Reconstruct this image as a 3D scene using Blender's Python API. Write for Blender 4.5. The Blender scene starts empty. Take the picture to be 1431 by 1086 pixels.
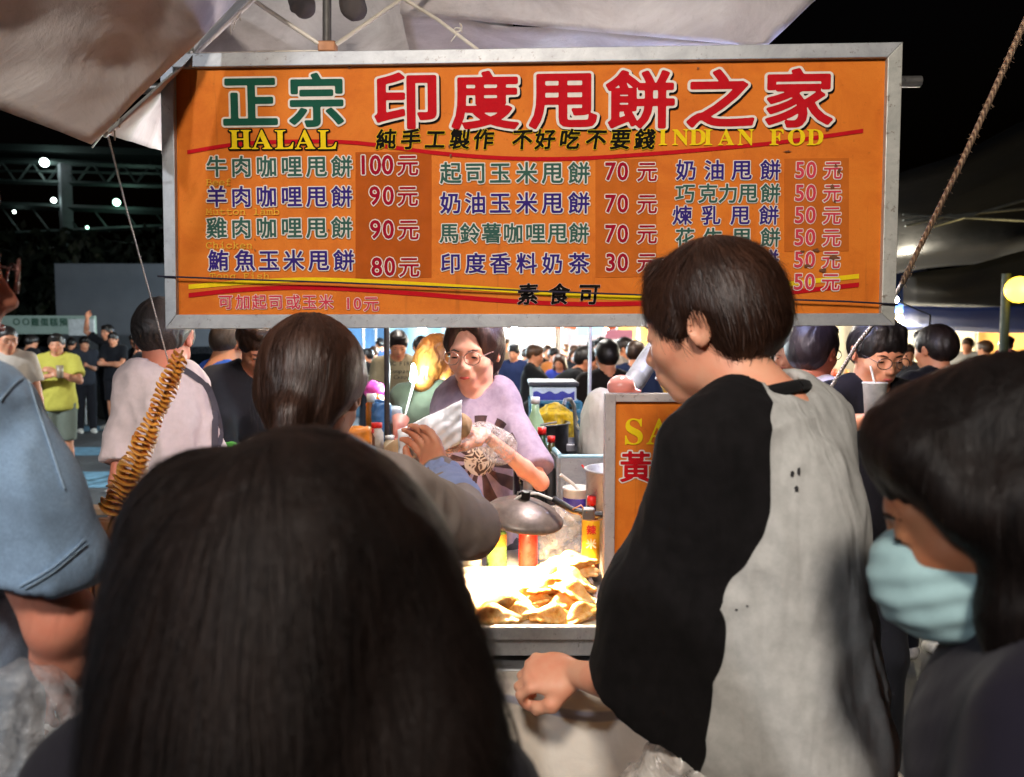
import bpy, bmesh, math, random, time
import numpy as np
from mathutils import Vector, Matrix, Euler
from mathutils.geometry import tessellate_polygon
random.seed(7)
SC = bpy.context.scene
COL = SC.collection
T0 = time.time()
# ------------------------------------------------------------------ camera, world, exposure
FPX = 1033.0            # focal length in photo pixels (1431 wide)
CAMZ = 1.63
PITCH = math.radians(3.77)
cam_d = bpy.data.cameras.new('camera')
cam_d.sensor_width = 36.0
cam_d.lens = FPX / 1431.0 * 36.0
cam_d.clip_start = 0.05
cam_d.clip_end = 400.0
cam_d.dof.use_dof = True
cam_d.dof.focus_distance = 1.75
cam_d.dof.aperture_fstop = 4.2
cam = bpy.data.objects.new('camera', cam_d)
COL.objects.link(cam)
cam.location = (0, 0, CAMZ)
cam.rotation_euler = (math.radians(90) - PITCH, 0, 0)
SC.camera = cam
world = bpy.data.worlds.new('World')
SC.world = world
world.use_nodes = True
_nt = world.node_tree
_bg = _nt.nodes['Background']
_sky = _nt.nodes.new('ShaderNodeTexSky')
_sky.sky_type = 'NISHITA'
_sky.sun_disc = False
_sky.sun_elevation = math.radians(-4.0)
_sky.sun_rotation = math.radians(200)
_nt.links.new(_sky.outputs[0], _bg.inputs[0])
_bg.inputs[1].default_value = 0.05
SC.view_settings.view_transform = 'Standard'
SC.view_settings.look = 'None'
SC.view_settings.gamma = 1.0
SC.view_settings.exposure = 0.3
SC.view_settings.use_curve_mapping = False
try:
    SC.cycles.use_denoising = True
    SC.cycles.max_bounces = 6
    SC.cycles.transparent_max_bounces = 12
    SC.cycles.sample_clamp_indirect = 6.0
    SC.cycles.sample_clamp_direct = 0.0
except Exception:
    pass
sun_d = bpy.data.lights.new('moonlight', 'SUN')
sun_d.energy = 0.01
sun_d.angle = math.radians(0.5)
sun_d.color = (0.8, 0.88, 1.0)
sun = bpy.data.objects.new('moonlight', sun_d)
COL.objects.link(sun)
sun.rotation_euler = (math.radians(50), 0, math.radians(200))

def ray(px, py):
    """direction of the sight line through a pixel of the 1431 x 1086 photograph, y component 1"""
    x = (px - 715.5) / FPX
    z = -(py - 543.0) / FPX
    c, s = math.cos(PITCH), math.sin(PITCH)
    y2 = c + z * s
    z2 = -s + z * c
    return Vector((x / y2, 1.0, z2 / y2))

def at(px, py, Y):
    """real point at depth Y on that sight line"""
    d = ray(px, py)
    return Vector((d.x * Y, Y, CAMZ + d.z * Y))

def atz(px, py, z):
    d = ray(px, py)
    Y = (z - CAMZ) / d.z
    return Vector((d.x * Y, Y, z))

# ------------------------------------------------------------------ lamps (of the market, and unseen ones added for their light)
LAMPS = []
def lamp(kind, loc, energy, color, size=0.05, target=None, spot=None, blend=0.4, name='lamp_light', parent=None):
    d = bpy.data.lights.new(name, kind)
    d.energy = energy
    d.color = color
    if kind in ('POINT', 'SPOT'):
        d.shadow_soft_size = size
    if kind == 'SPOT':
        d.spot_size = math.radians(spot); d.spot_blend = blend
    if kind == 'AREA':
        d.shape = 'RECTANGLE'; d.size = size[0]; d.size_y = size[1]
    o = bpy.data.objects.new(name, d)
    COL.objects.link(o)
    o.location = loc
    if target is not None:
        v = Vector(target) - Vector(loc)
        o.rotation_euler = v.to_track_quat('-Z', 'Y').to_euler()
    if parent is not None:
        o.parent = parent
        o.matrix_parent_inverse = Matrix.Translation(-Vector(parent.location))
    LAMPS.append(o)
    return o

# ------------------------------------------------------------------ objects and tags
def obj(name, me, mat=None, parent=None):
    o = bpy.data.objects.new(name, me)
    COL.objects.link(o)
    if mat is not None:
        for m in (mat if isinstance(mat, (list, tuple)) else [mat]):
            me.materials.append(m)
    if parent is not None:
        o.parent = parent
        o.matrix_parent_inverse = parent_inv(parent)
    return o

def parent_inv(p):
    m = Matrix.Identity(4)
    q = p
    ms = []
    while q is not None:
        ms.append(q)
        q = q.parent
    w = Matrix.Identity(4)
    for q in reversed(ms):
        loc = Matrix.LocRotScale(q.location, q.rotation_euler, q.scale)
        w = w @ (q.matrix_parent_inverse if q.parent else Matrix.Identity(4)) @ loc
    return w.inverted()

def tag(o, label=None, cat=None, group=None, kind=None):
    if label: o['label'] = label
    if cat: o['category'] = cat
    if group: o['group'] = group
    if kind: o['kind'] = kind
    return o

def thing(name, label, cat, loc=(0, 0, 0), group=None, rotz=0.0):
    o = bpy.data.objects.new(name, None)
    o.empty_display_size = 0.1
    COL.objects.link(o)
    o.location = loc
    o.rotation_euler = (0, 0, rotz)
    return tag(o, label, cat, group)

# ------------------------------------------------------------------ mesh builder
class MB:
    def __init__(s):
        s.v = []; s.f = []; s.m = []
        s.sm = []
    def add(s, vs, fs, mi=0, smooth=False):
        b = len(s.v)
        s.v.extend([tuple(v) for v in vs])
        for f in fs:
            s.f.append(tuple(b + i for i in f)); s.m.append(mi); s.sm.append(smooth)
        return s
    def box(s, c, d, rot=None, mi=0, bev=0.0):
        c = Vector(c); hx, hy, hz = d[0] / 2, d[1] / 2, d[2] / 2
        if bev <= 0:
            vs = [Vector((x, y, z)) for x in (-hx, hx) for y in (-hy, hy) for z in (-hz, hz)]
            fs = [(0, 1, 3, 2), (4, 6, 7, 5), (0, 4, 5, 1), (2, 3, 7, 6), (0, 2, 6, 4), (1, 5, 7, 3)]
        else:
            bm = bmesh.new()
            bmesh.ops.create_cube(bm, size=1.0)
            for v in bm.verts:
                v.co = Vector((v.co.x * d[0], v.co.y * d[1], v.co.z * d[2]))
            bmesh.ops.bevel(bm, geom=list(bm.edges), offset=bev, segments=2, affect='EDGES', profile=0.5)
            bm.verts.ensure_lookup_table()
            vs = [v.co.copy() for v in bm.verts]
            fs = [tuple(v.index for v in f.verts) for f in bm.faces]
            bm.free()
        if rot is not None:
            R = rot if isinstance(rot, Matrix) else Euler(rot).to_matrix()
            vs = [R @ v for v in vs]
        s.add([v + c for v in vs], fs, mi)
        return s
    def tube(s, pts, r, n=8, mi=0, caps=True, smooth=True):
        pts = [Vector(p) for p in pts]
        rs = list(r) if isinstance(r, (list, tuple)) else [r] * len(pts)
        vs = []; fs = []
        up = None
        for i, p in enumerate(pts):
            a = pts[max(i - 1, 0)]; b = pts[min(i + 1, len(pts) - 1)]
            t = (b - a)
            if t.length < 1e-9: t = Vector((0, 0, 1))
            t.normalize()
            if up is None:
                up = Vector((0, 0, 1)) if abs(t.z) < 0.9 else Vector((1, 0, 0))
            x = t.cross(up)
            if x.length < 1e-6:
                up = Vector((1, 0, 0)); x = t.cross(up)
            x.normalize(); y = x.cross(t).normalized(); up = y
            for k in range(n):
                an = 2 * math.pi * k / n
                vs.append(p + (x * math.cos(an) + y * math.sin(an)) * rs[i])
        for i in range(len(pts) - 1):
            for k in range(n):
                k2 = (k + 1) % n
                fs.append((i * n + k, i * n + k2, (i + 1) * n + k2, (i + 1) * n + k))
        s.add(vs, fs, mi, smooth)
        if caps:
            s.add(vs[:n], [tuple(range(n - 1, -1, -1))], mi)
            s.add(vs[-n:], [tuple(range(n))], mi)
        return s
    def lathe(s, prof, c=(0, 0, 0), n=24, mi=0, rot=None, smooth=True, sx=1.0, sy=1.0):
        c = Vector(c); vs = []; fs = []
        R = None
        if rot is not None:
            R = rot if isinstance(rot, Matrix) else Euler(rot).to_matrix()
        for (r, z) in prof:
            for k in range(n):
                an = 2 * math.pi * k / n
                v = Vector((r * sx * math.cos(an), r * sy * math.sin(an), z))
                if R is not None: v = R @ v
                vs.append(v + c)
        for i in range(len(prof) - 1):
            for k in range(n):
                k2 = (k + 1) % n
                fs.append((i * n + k, i * n + k2, (i + 1) * n + k2, (i + 1) * n + k))
        s.add(vs, fs, mi, smooth)
        return s
    def grid(s, fn, nu, nv, mi=0, smooth=True, thick=0.0):
        vs = [Vector(fn(i / nu, j / nv)) for j in range(nv + 1) for i in range(nu + 1)]
        W = nu + 1
        fs = [(j * W + i, j * W + i + 1, (j + 1) * W + i + 1, (j + 1) * W + i) for j in range(nv) for i in range(nu)]
        s.add(vs, fs, mi, smooth)
        return s
    def mesh(s, name):
        me = bpy.data.meshes.new(name)
        me.from_pydata(s.v, [], s.f)
        me.polygons.foreach_set('material_index', s.m)
        me.polygons.foreach_set('use_smooth', s.sm)
        me.update()
        return me
    def build(s, name, mat, parent=None):
        return obj(name, s.mesh(name), mat, parent)

def solid(o, t, off=0.0):
    m = o.modifiers.new('thickness', 'SOLIDIFY'); m.thickness = t; m.offset = off
    return o

def sub(o, n=1):
    m = o.modifiers.new('smooth', 'SUBSURF'); m.levels = n; m.render_levels = n
    return o

# ------------------------------------------------------------------ materials
def hexc(h):
    h = h.lstrip('#')
    c = [int(h[i:i + 2], 16) / 255 for i in (0, 2, 4)]
    return tuple((x / 12.92 if x <= 0.04045 else ((x + 0.055) / 1.055) ** 2.4) for x in c)

class NT:
    def __init__(s, name):
        s.m = bpy.data.materials.new(name); s.m.use_nodes = True
        s.t = s.m.node_tree; s.n = s.t.nodes; s.l = s.t.links
        s.b = s.n['Principled BSDF']
    def node(s, typ, **kw):
        nd = s.n.new(typ)
        for k, v in kw.items():
            if k.startswith('i_'):
                k2 = k[2:]
                k2 = int(k2) if k2.isdigit() else k2
                nd.inputs[k2].default_value = v
            else:
                setattr(nd, k, v)
        return nd
    def link(s, a, b): s.l.new(a, b)
    def coord(s, kind='Object', scale=(1, 1, 1), rot=(0, 0, 0)):
        tc = s.n.new('ShaderNodeTexCoord'); mp = s.n.new('ShaderNodeMapping')
        mp.inputs['Scale'].default_value = scale; mp.inputs['Rotation'].default_value = rot
        s.link(tc.outputs[kind], mp.inputs[0]); return mp.outputs[0]
    def noise(s, scale, detail=4, rough=0.6, vec=None, dist=0.0):
        nd = s.n.new('ShaderNodeTexNoise')
        nd.inputs['Scale'].default_value = scale; nd.inputs['Detail'].default_value = detail
        nd.inputs['Roughness'].default_value = rough; nd.inputs['Distortion'].default_value = dist
        if vec is not None: s.link(vec, nd.inputs['Vector'])
        return nd.outputs['Fac']
    def ramp(s, fac, stops):
        r = s.n.new('ShaderNodeValToRGB'); e = r.color_ramp.elements
        while len(e) > len(stops): e.remove(e[-1])
        while len(e) < len(stops): e.new(0.5)
        for el, (p, c) in zip(e, stops):
            el.position = p; el.color = (*c[:3], 1) if not isinstance(c, (int, float)) else (c, c, c, 1)
        s.link(fac, r.inputs[0]); return r.outputs[0]
    def mix(s, fac, a, b, mode='MIX'):
        m = s.n.new('ShaderNodeMix'); m.data_type = 'RGBA'; m.blend_type = mode
        for val, idx in ((fac, 0), (a, 6), (b, 7)):
            if isinstance(val, (int, float)): m.inputs[idx].default_value = val
            elif isinstance(val, tuple): m.inputs[idx].default_value = (*val[:3], 1)
            else: s.link(val, m.inputs[idx])
        return m.outputs[2]
    def math(s, op, a, b=None):
        m = s.n.new('ShaderNodeMath'); m.operation = op
        for val, idx in ((a, 0), (b, 1)):
            if val is None: continue
            if isinstance(val, (int, float)): m.inputs[idx].default_value = val
            else: s.link(val, m.inputs[idx])
        return m.outputs[0]
    def bump(s, h, strength=0.3, dist=0.01):
        b = s.n.new('ShaderNodeBump'); b.inputs['Strength'].default_value = strength
        b.inputs['Distance'].default_value = dist
        s.link(h, b.inputs['Height']); s.link(b.outputs[0], s.b.inputs['Normal']); return b
    def base(s, c):
        if isinstance(c, tuple): s.b.inputs['Base Color'].default_value = (*c[:3], 1)
        else: s.link(c, s.b.inputs['Base Color'])
    def set(s, **kw):
        for k, v in kw.items():
            s.b.inputs[{'rough': 'Roughness', 'metal': 'Metallic', 'spec': 'Specular IOR Level', 'trans': 'Transmission Weight', 'alpha': 'Alpha',
                        'sss': 'Subsurface Weight', 'sheen': 'Sheen Weight', 'coat': 'Coat Weight', 'ior': 'IOR', 'aniso': 'Anisotropic'}[k]].default_value = v
        return s

_MC = {}
def mat_plain(name, col, rough=0.6, metal=0.0, var=0.25, nscale=20.0, bump=0.1, bdist=0.002, spec=0.5, **kw):
    """a surface colour broken up by procedural noise and fine relief"""
    key = (name,)
    if key in _MC: return _MC[key]
    t = NT(name); col = hexc(col) if isinstance(col, str) else col
    vec = t.coord()
    n = t.noise(nscale, 5, 0.6, vec)
    dark = tuple(c * (1 - var) for c in col); lite = tuple(min(1, c * (1 + var * 0.6)) for c in col)
    t.base(t.ramp(n, [(0.3, dark), (0.7, lite)]))
    t.set(rough=rough, metal=metal, spec=spec, **kw)
    r = t.ramp(t.noise(nscale * 2.3, 3, 0.5, vec), [(0.3, max(0.02, rough - 0.12)), (0.75, min(1, rough + 0.12))])
    t.link(r, t.b.inputs['Roughness'])
    if bump > 0:
        t.bump(t.noise(nscale * 6, 4, 0.6, vec), bump, bdist)
    _MC[key] = t.m
    return t.m

def mat_cloth(name, col, var=0.12, weave=900.0, fold=0.35, fscale=9.0, rough=0.9, sheen=0.05, stretch=(1, 1, 0.35), fdist=0.012, spec=0.2):
    key = ('c', name)
    if key in _MC: return _MC[key]
    t = NT(name); col = hexc(col) if isinstance(col, str) else col
    vec = t.coord(scale=stretch)
    v1 = t.coord()
    n = t.noise(fscale, 4, 0.55, vec, 0.6)
    n2 = t.noise(weave, 2, 0.5, v1)
    n3 = t.noise(40, 4, 0.6, v1)
    dark = tuple(c * (1 - var) for c in col); lite = tuple(min(1, c * (1 + var)) for c in col)
    c1 = t.ramp(t.math('ADD', t.math('MULTIPLY', n2, 0.5), t.math('MULTIPLY', n3, 0.5)), [(0.3, dark), (0.7, lite)])
    t.base(c1)
    t.set(rough=rough, sheen=sheen, spec=spec)
    h = t.math('ADD', n, t.math('MULTIPLY', n2, 0.03))
    t.bump(h, fold, fdist)
    _MC[key] = t.m
    return t.m

def mat_skin(name, col='#c98f6f', rough=0.5):
    key = ('s', name)
    if key in _MC: return _MC[key]
    t = NT(name); col = hexc(col); col = (min(.8, col[0] * 1.25), min(.7, col[1] * 1.32), min(.6, col[2] * 1.38))
    v = t.coord()
    n = t.noise(14, 4, 0.6, v); n2 = t.noise(350, 2, 0.6, v)
    red = (min(1, col[0] * 1.05), col[1] * 0.80, col[2] * 0.74)
    lite = (min(1, col[0] * 1.07), min(1, col[1] * 1.07), min(1, col[2] * 1.05))
    t.base(t.ramp(n, [(0.3, red), (0.65, lite)]))
    t.set(rough=rough, sss=0.12, spec=0.4)
    t.b.inputs['Subsurface Radius'].default_value = (1.0, 0.35, 0.2)
    t.b.inputs['Subsurface Scale'].default_value = 0.008
    t.bump(t.math('ADD', n2, t.math('MULTIPLY', n, 0.6)), 0.15, 0.001)
    _MC[key] = t.m
    return t.m

def mat_hair(name, col='#1b1412', rough=0.42, lite=2.2, scale=(260, 260, 6)):
    key = ('h', name)
    if key in _MC: return _MC[key]
    t = NT(name); col = hexc(col)
    v = t.coord(scale=scale)
    n = t.noise(1.0, 5, 0.65, v, 0.4)
    c2 = tuple(min(1, c * lite) for c in col)
    big = t.noise(9, 3, .5, t.coord(scale=(1, 1, .5)), 1.0)
    c0 = t.ramp(n, [(0.35, tuple(c * 0.6 for c in col)), (0.7, c2)])
    t.base(t.mix(t.ramp(big, [(.45, 0.0), (.7, .55)]), c0, tuple(min(1, c * lite * k) for c, k in zip(col, (1.5, 1.35, 1.2)))))
    t.set(rough=rough, spec=0.4)
    t.bump(n, 0.45, 0.003)
    _MC[key] = t.m
    return t.m

def mat_emit(name, col, strength, base=None):
    key = ('e', name)
    if key in _MC: return _MC[key]
    t = NT(name); col = hexc(col) if isinstance(col, str) else col
    t.base(base or col)
    t.b.inputs['Emission Color'].default_value = (*col, 1)
    t.b.inputs['Emission Strength'].default_value = strength
    _MC[key] = t.m
    return t.m

def mat_clear(name, col='#ffffff', rough=0.15, alpha=0.25, crinkle=30.0, bstr=0.8):
    """thin clear plastic film"""
    key = ('p', name)
    if key in _MC: return _MC[key]
    t = NT(name); col = hexc(col)
    v = t.coord()
    n = t.noise(crinkle, 5, 0.6, v, 1.0)
    t.base(col); t.set(rough=rough, spec=0.9)
    a = t.ramp(n, [(0.35, alpha * 0.5), (0.62, min(1, alpha * 2.0))])
    t.link(a, t.b.inputs['Alpha'])
    t.bump(n, bstr, 0.01)
    _MC[key] = t.m
    return t.m
# ------------------------------------------------------------------ implicit surfaces: smooth unions turned into one continuous mesh
def vnoise(P, seed=0):
    """smooth value noise in numpy, P (N,3) -> (N,) in -1..1"""
    P = P + seed * 17.31
    i = np.floor(P).astype(np.int64); f = (P - i).astype(np.float32)
    f = f * f * (3 - 2 * f)
    def h(ix, iy, iz):
        n = (ix * 374761393 + iy * 668265263 + iz * 2147483647 + seed * 1013) & 0x7fffffff
        n = ((n ^ (n >> 13)) * 1274126177) & 0x7fffffff
        n = (n ^ (n >> 16)) & 0xffff
        return n.astype(np.float32) / 32767.5 - 1.0
    x, y, z = i[:, 0], i[:, 1], i[:, 2]
    def L(a, b, t): return a + (b - a) * t
    c = [[[h(x + a, y + b, z + d) for d in (0, 1)] for b in (0, 1)] for a in (0, 1)]
    fx, fy, fz = f[:, 0], f[:, 1], f[:, 2]
    return L(L(L(c[0][0][0], c[1][0][0], fx), L(c[0][1][0], c[1][1][0], fx), fy),
             L(L(c[0][0][1], c[1][0][1], fx), L(c[0][1][1], c[1][1][1], fx), fy), fz)

class SDF:
    """list of primitives: cap (round cone), ell (ellipsoid), box; op add / sub / cut"""
    def __init__(s): s.p = []
    def cap(s, a, b, ra, rb=None, k=0.02, op='add', sc=None):
        s.p.append(('cap', np.array(a, float), np.array(b, float), ra, ra if rb is None else rb, k, op, sc)); return s
    def chain(s, pts, rs, k=0.02, op='add'):
        for i in range(len(pts) - 1):
            s.cap(pts[i], pts[i + 1], rs[i], rs[i + 1], k, op)
        return s
    def ell(s, c, r, k=0.02, op='add', R=None):
        s.p.append(('ell', np.array(c, float), np.array(r, float), None if R is None else np.array(R, float), None, k, op, None)); return s
    def box(s, c, h, rd=0.01, k=0.01, op='add', R=None):
        s.p.append(('box', np.array(c, float), np.array(h, float), None if R is None else np.array(R, float), rd, k, op, None)); return s
    def xform(s, M):
        """rigid transform of all primitives by a 4x4 Matrix"""
        A = np.array(M, float); R = A[:3, :3]; t = A[:3, 3]
        out = []
        for q in s.p:
            q = list(q)
            if q[0] == 'cap':
                q[1] = R @ q[1] + t; q[2] = R @ q[2] + t
            else:
                q[1] = R @ q[1] + t
                q[3] = R if q[3] is None else R @ q[3]
            out.append(tuple(q))
        s.p = out
        return s
    def extend(s, o): s.p.extend(o.p); return s
    def grow(s, d, ops=('add',)):
        g = SDF()
        for q in s.p:
            q = list(q)
            if q[6] in ops:
                if q[0] == 'cap': q[3] += d; q[4] += d
                elif q[0] == 'ell': q[2] = q[2] + d
                else: q[2] = q[2] + d
            g.p.append(tuple(q))
        return g
    @staticmethod
    def bbox(q):
        if q[0] == 'cap':
            r = max(q[3], q[4]); lo = np.minimum(q[1], q[2]) - r; hi = np.maximum(q[1], q[2]) + r
        else:
            r = q[2] if q[3] is None else np.abs(q[3]) @ q[2]
            if q[0] == 'box': r = r + q[4]
            lo = q[1] - r; hi = q[1] + r
        return lo, hi
    @staticmethod
    def dist(q, X, Y, Z):
        if q[0] == 'cap':
            a, b = q[1], q[2]; ab = b - a; L = max(ab @ ab, 1e-9)
            t = ((X - a[0]) * ab[0] + (Y - a[1]) * ab[1] + (Z - a[2]) * ab[2]) / L
            t = np.clip(t, 0, 1)
            d = np.sqrt((X - a[0] - t * ab[0]) ** 2 + (Y - a[1] - t * ab[1]) ** 2 + (Z - a[2] - t * ab[2]) ** 2)
            return d - (q[3] + (q[4] - q[3]) * t)
        x, y, z = X - q[1][0], Y - q[1][1], Z - q[1][2]
        if q[3] is not None:
            R = q[3]
            x, y, z = (R[0, 0] * x + R[1, 0] * y + R[2, 0] * z, R[0, 1] * x + R[1, 1] * y + R[2, 1] * z, R[0, 2] * x + R[1, 2] * y + R[2, 2] * z)
        r = q[2]
        if q[0] == 'ell':
            k0 = np.sqrt((x / r[0]) ** 2 + (y / r[1]) ** 2 + (z / r[2]) ** 2)
            k1 = np.sqrt((x / r[0] ** 2) ** 2 + (y / r[1] ** 2) ** 2 + (z / r[2] ** 2) ** 2)
            return k0 * (k0 - 1) / np.maximum(k1, 1e-6)
        ax, ay, az = np.abs(x) - r[0], np.abs(y) - r[1], np.abs(z) - r[2]
        o = np.sqrt(np.maximum(ax, 0) ** 2 + np.maximum(ay, 0) ** 2 + np.maximum(az, 0) ** 2)
        return o + np.minimum(np.maximum(np.maximum(ax, ay), az), 0) - q[4]
    def field(s, xs, ys, zs):
        F = np.full((len(xs), len(ys), len(zs)), 1.0, np.float32)
        for q in s.p:
            lo, hi = s.bbox(q); k = q[5]; op = q[6]
            step = max(xs[1] - xs[0], ys[1] - ys[0], (zs[1:] - zs[:-1]).max())
            mg = k + 3 * step
            i0, i1 = np.searchsorted(xs, lo[0] - mg), np.searchsorted(xs, hi[0] + mg)
            j0, j1 = np.searchsorted(ys, lo[1] - mg), np.searchsorted(ys, hi[1] + mg)
            k0, k1 = np.searchsorted(zs, lo[2] - mg), np.searchsorted(zs, hi[2] + mg)
            if i1 <= i0 or j1 <= j0 or k1 <= k0: continue
            X = xs[i0:i1, None, None]; Y = ys[None, j0:j1, None]; Z = zs[None, None, k0:k1]
            d = s.dist(q, X, Y, Z).astype(np.float32)
            A = F[i0:i1, j0:j1, k0:k1]
            if op == 'add':
                h = np.maximum(k - np.abs(A - d), 0) / k
                F[i0:i1, j0:j1, k0:k1] = np.minimum(A, d) - h * h * k * 0.25
            elif op == 'sub':
                h = np.maximum(k - np.abs(A + d), 0) / k
                F[i0:i1, j0:j1, k0:k1] = np.maximum(A, -d) + h * h * k * 0.25
        for q in s.p:
            if q[6] == 'keep':      # intersection with this primitive
                X = xs[:, None, None]; Y = ys[None, :, None]; Z = zs[None, None, :]
                d = s.dist(q, X, Y, Z).astype(np.float32)
                F = np.maximum(F, d)
        return F
    def eval(s, P):
        F = np.full(len(P), 1.0)
        X, Y, Z = P[:, 0], P[:, 1], P[:, 2]
        for q in s.p:
            d = s.dist(q, X, Y, Z); k = q[5]
            if q[6] == 'add':
                h = np.maximum(k - np.abs(F - d), 0) / k; F = np.minimum(F, d) - h * h * k * .25
            elif q[6] == 'sub':
                h = np.maximum(k - np.abs(F + d), 0) / k; F = np.maximum(F, -d) + h * h * k * .25
        return F
    def normal(s, P, e=.002):
        g = np.stack([s.eval(P + np.array(o) * e) - s.eval(P - np.array(o) * e) for o in ((1, 0, 0), (0, 1, 0), (0, 0, 1))], 1)
        return g / np.maximum(np.linalg.norm(g, axis=1, keepdims=True), 1e-9)
    def project(s, P, off=0.0, it=3):
        for _ in range(it):
            P = P - s.normal(P) * (s.eval(P) - off)[:, None]
        return P
    def mesh(s, name, res, fine=None, coarse=3.0, disp=None, bounds=None):
        """fine = (zlo, zhi): only there the vertical step is res, else res*coarse"""
        los = []; his = []
        for q in s.p:
            if q[6] == 'add':
                lo, hi = s.bbox(q); los.append(lo); his.append(hi)
        lo = np.min(los, 0) - res * 4; hi = np.max(his, 0) + res * 4
        if bounds is not None:
            lo = np.maximum(lo, bounds[0]); hi = np.minimum(hi, bounds[1])
        xs = np.arange(lo[0], hi[0], res); ys = np.arange(lo[1], hi[1], res)
        if fine is None:
            zs = np.arange(lo[2], hi[2], res)
        else:
            z = lo[2] - 3 * res; zl = []
            while z < hi[2] + res:
                zl.append(z); z += res if fine[0] <= z <= fine[1] else res * coarse
            zs = np.array(zl)
        F = s.field(xs, ys, zs)
        V, Q = surface_nets(F, xs, ys, zs)
        if disp is not None:
            V = disp(V, Q)
        me = bpy.data.meshes.new(name)
        me.vertices.add(len(V)); me.vertices.foreach_set('co', V.astype(np.float32).ravel())
        me.loops.add(len(Q) * 4); me.loops.foreach_set('vertex_index', Q.astype(np.int32).ravel())
        me.polygons.add(len(Q)); me.polygons.foreach_set('loop_start', np.arange(0, len(Q) * 4, 4, dtype=np.int32))
        me.polygons.foreach_set('loop_total', np.full(len(Q), 4, np.int32))
        me.polygons.foreach_set('use_smooth', np.ones(len(Q), bool))
        me.update(calc_edges=True); me.validate()
        return me

def surface_nets(F, xs, ys, zs):
    S = F < 0
    nx, ny, nz = F.shape
    C = [(i, j, k) for i in (0, 1) for j in (0, 1) for k in (0, 1)]
    cnt = np.zeros((nx - 1, ny - 1, nz - 1), np.uint8)
    for (i, j, k) in C:
        cnt += S[i:nx - 1 + i, j:ny - 1 + j, k:nz - 1 + k]
    act = (cnt > 0) & (cnt < 8)
    I, J, K = np.nonzero(act)
    idx = np.full(act.shape, -1, np.int64); idx[I, J, K] = np.arange(len(I))
    acc = np.zeros((len(I), 3)); w = np.zeros(len(I))
    vals = {c: F[I + c[0], J + c[1], K + c[2]] for c in C}
    for a in C:
        for ax in range(3):
            if a[ax] == 1: continue
            b = list(a); b[ax] = 1; b = tuple(b)
            va, vb = vals[a], vals[b]
            m = (va < 0) != (vb < 0)
            t = np.where(m, va / np.where(m, va - vb, 1), 0)
            p = [np.full(len(I), float(a[q])) for q in range(3)]
            p[ax] = t
            for q in range(3): acc[:, q] += np.where(m, p[q], 0)
            w += m
    acc /= w[:, None]
    dx = xs[1] - xs[0]; dy = ys[1] - ys[0]
    V = np.stack([xs[I] + acc[:, 0] * dx, ys[J] + acc[:, 1] * dy, zs[K] + acc[:, 2] * (zs[np.minimum(K + 1, nz - 1)] - zs[K])], 1)
    Q = []
    # x edges
    for ax in range(3):
        if ax == 0: A = S[:-1, 1:-1, 1:-1]; B = S[1:, 1:-1, 1:-1]
        elif ax == 1: A = S[1:-1, :-1, 1:-1]; B = S[1:-1, 1:, 1:-1]
        else: A = S[1:-1, 1:-1, :-1]; B = S[1:-1, 1:-1, 1:]
        i, j, k = np.nonzero(A != B)
        s = A[i, j, k]
        if ax == 0: j = j + 1; k = k + 1; q = [idx[i, j - 1, k - 1], idx[i, j, k - 1], idx[i, j, k], idx[i, j - 1, k]]
        elif ax == 1: i = i + 1; k = k + 1; q = [idx[i - 1, j, k - 1], idx[i - 1, j, k], idx[i, j, k], idx[i, j, k - 1]]
        else: i = i + 1; j = j + 1; q = [idx[i - 1, j - 1, k], idx[i, j - 1, k], idx[i, j, k], idx[i - 1, j, k]]
        q = np.stack(q, 1)
        q[~s] = q[~s][:, ::-1]
        Q.append(q)
    Q = np.concatenate(Q)
    Q = Q[(Q >= 0).all(1)]
    return V, Q

def vnormals(V, Q):
    n = np.cross(V[Q[:, 2]] - V[Q[:, 0]], V[Q[:, 3]] - V[Q[:, 1]])
    N = np.zeros_like(V)
    for c in range(4): np.add.at(N, Q[:, c], n)
    return N / np.maximum(np.linalg.norm(N, axis=1, keepdims=True), 1e-12)

def folds(amp, scale=(14, 14, 5), seed=1, ridge=True, fine=0.25, where=None):
    def f(V, Q):
        N = vnormals(V, Q)
        P = V * np.array(scale)
        wv = vnoise(P * 0.6, seed + 5)[:, None] * 0.9
        a = vnoise(P + wv, seed)
        if ridge: a = 1 - 2 * np.abs(a)
        b = vnoise(P * 2.7 + wv, seed + 2)
        d = amp * (a * 0.8 + b * fine)
        if where is not None: d = d * where(V)
        return V + N * d[:, None]
    return f

# ------------------------------------------------------------------ lettering: glyph outlines re-drawn with round corners, any boldness
_GL = {}
def _glyph_segments(ch):
    c = bpy.data.curves.new('glyph', 'FONT'); c.body = ch; c.resolution_u = 3
    o = bpy.data.objects.new('glyph', c); COL.objects.link(o)
    m = bpy.data.meshes.new_from_object(o.evaluated_get(bpy.context.evaluated_depsgraph_get()))
    cnt = {}
    for p in m.polygons:
        vs = list(p.vertices)
        for a, b in zip(vs, vs[1:] + vs[:1]):
            kx = (min(a, b), max(a, b)); cnt[kx] = cnt.get(kx, 0) + 1
    co = np.array([v.co[:2] for v in m.vertices])
    seg = np.array([[co[a], co[b]] for (a, b), n in cnt.items() if n == 1])
    bpy.data.objects.remove(o); bpy.data.curves.remove(c); bpy.data.meshes.remove(m)
    return seg

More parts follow.
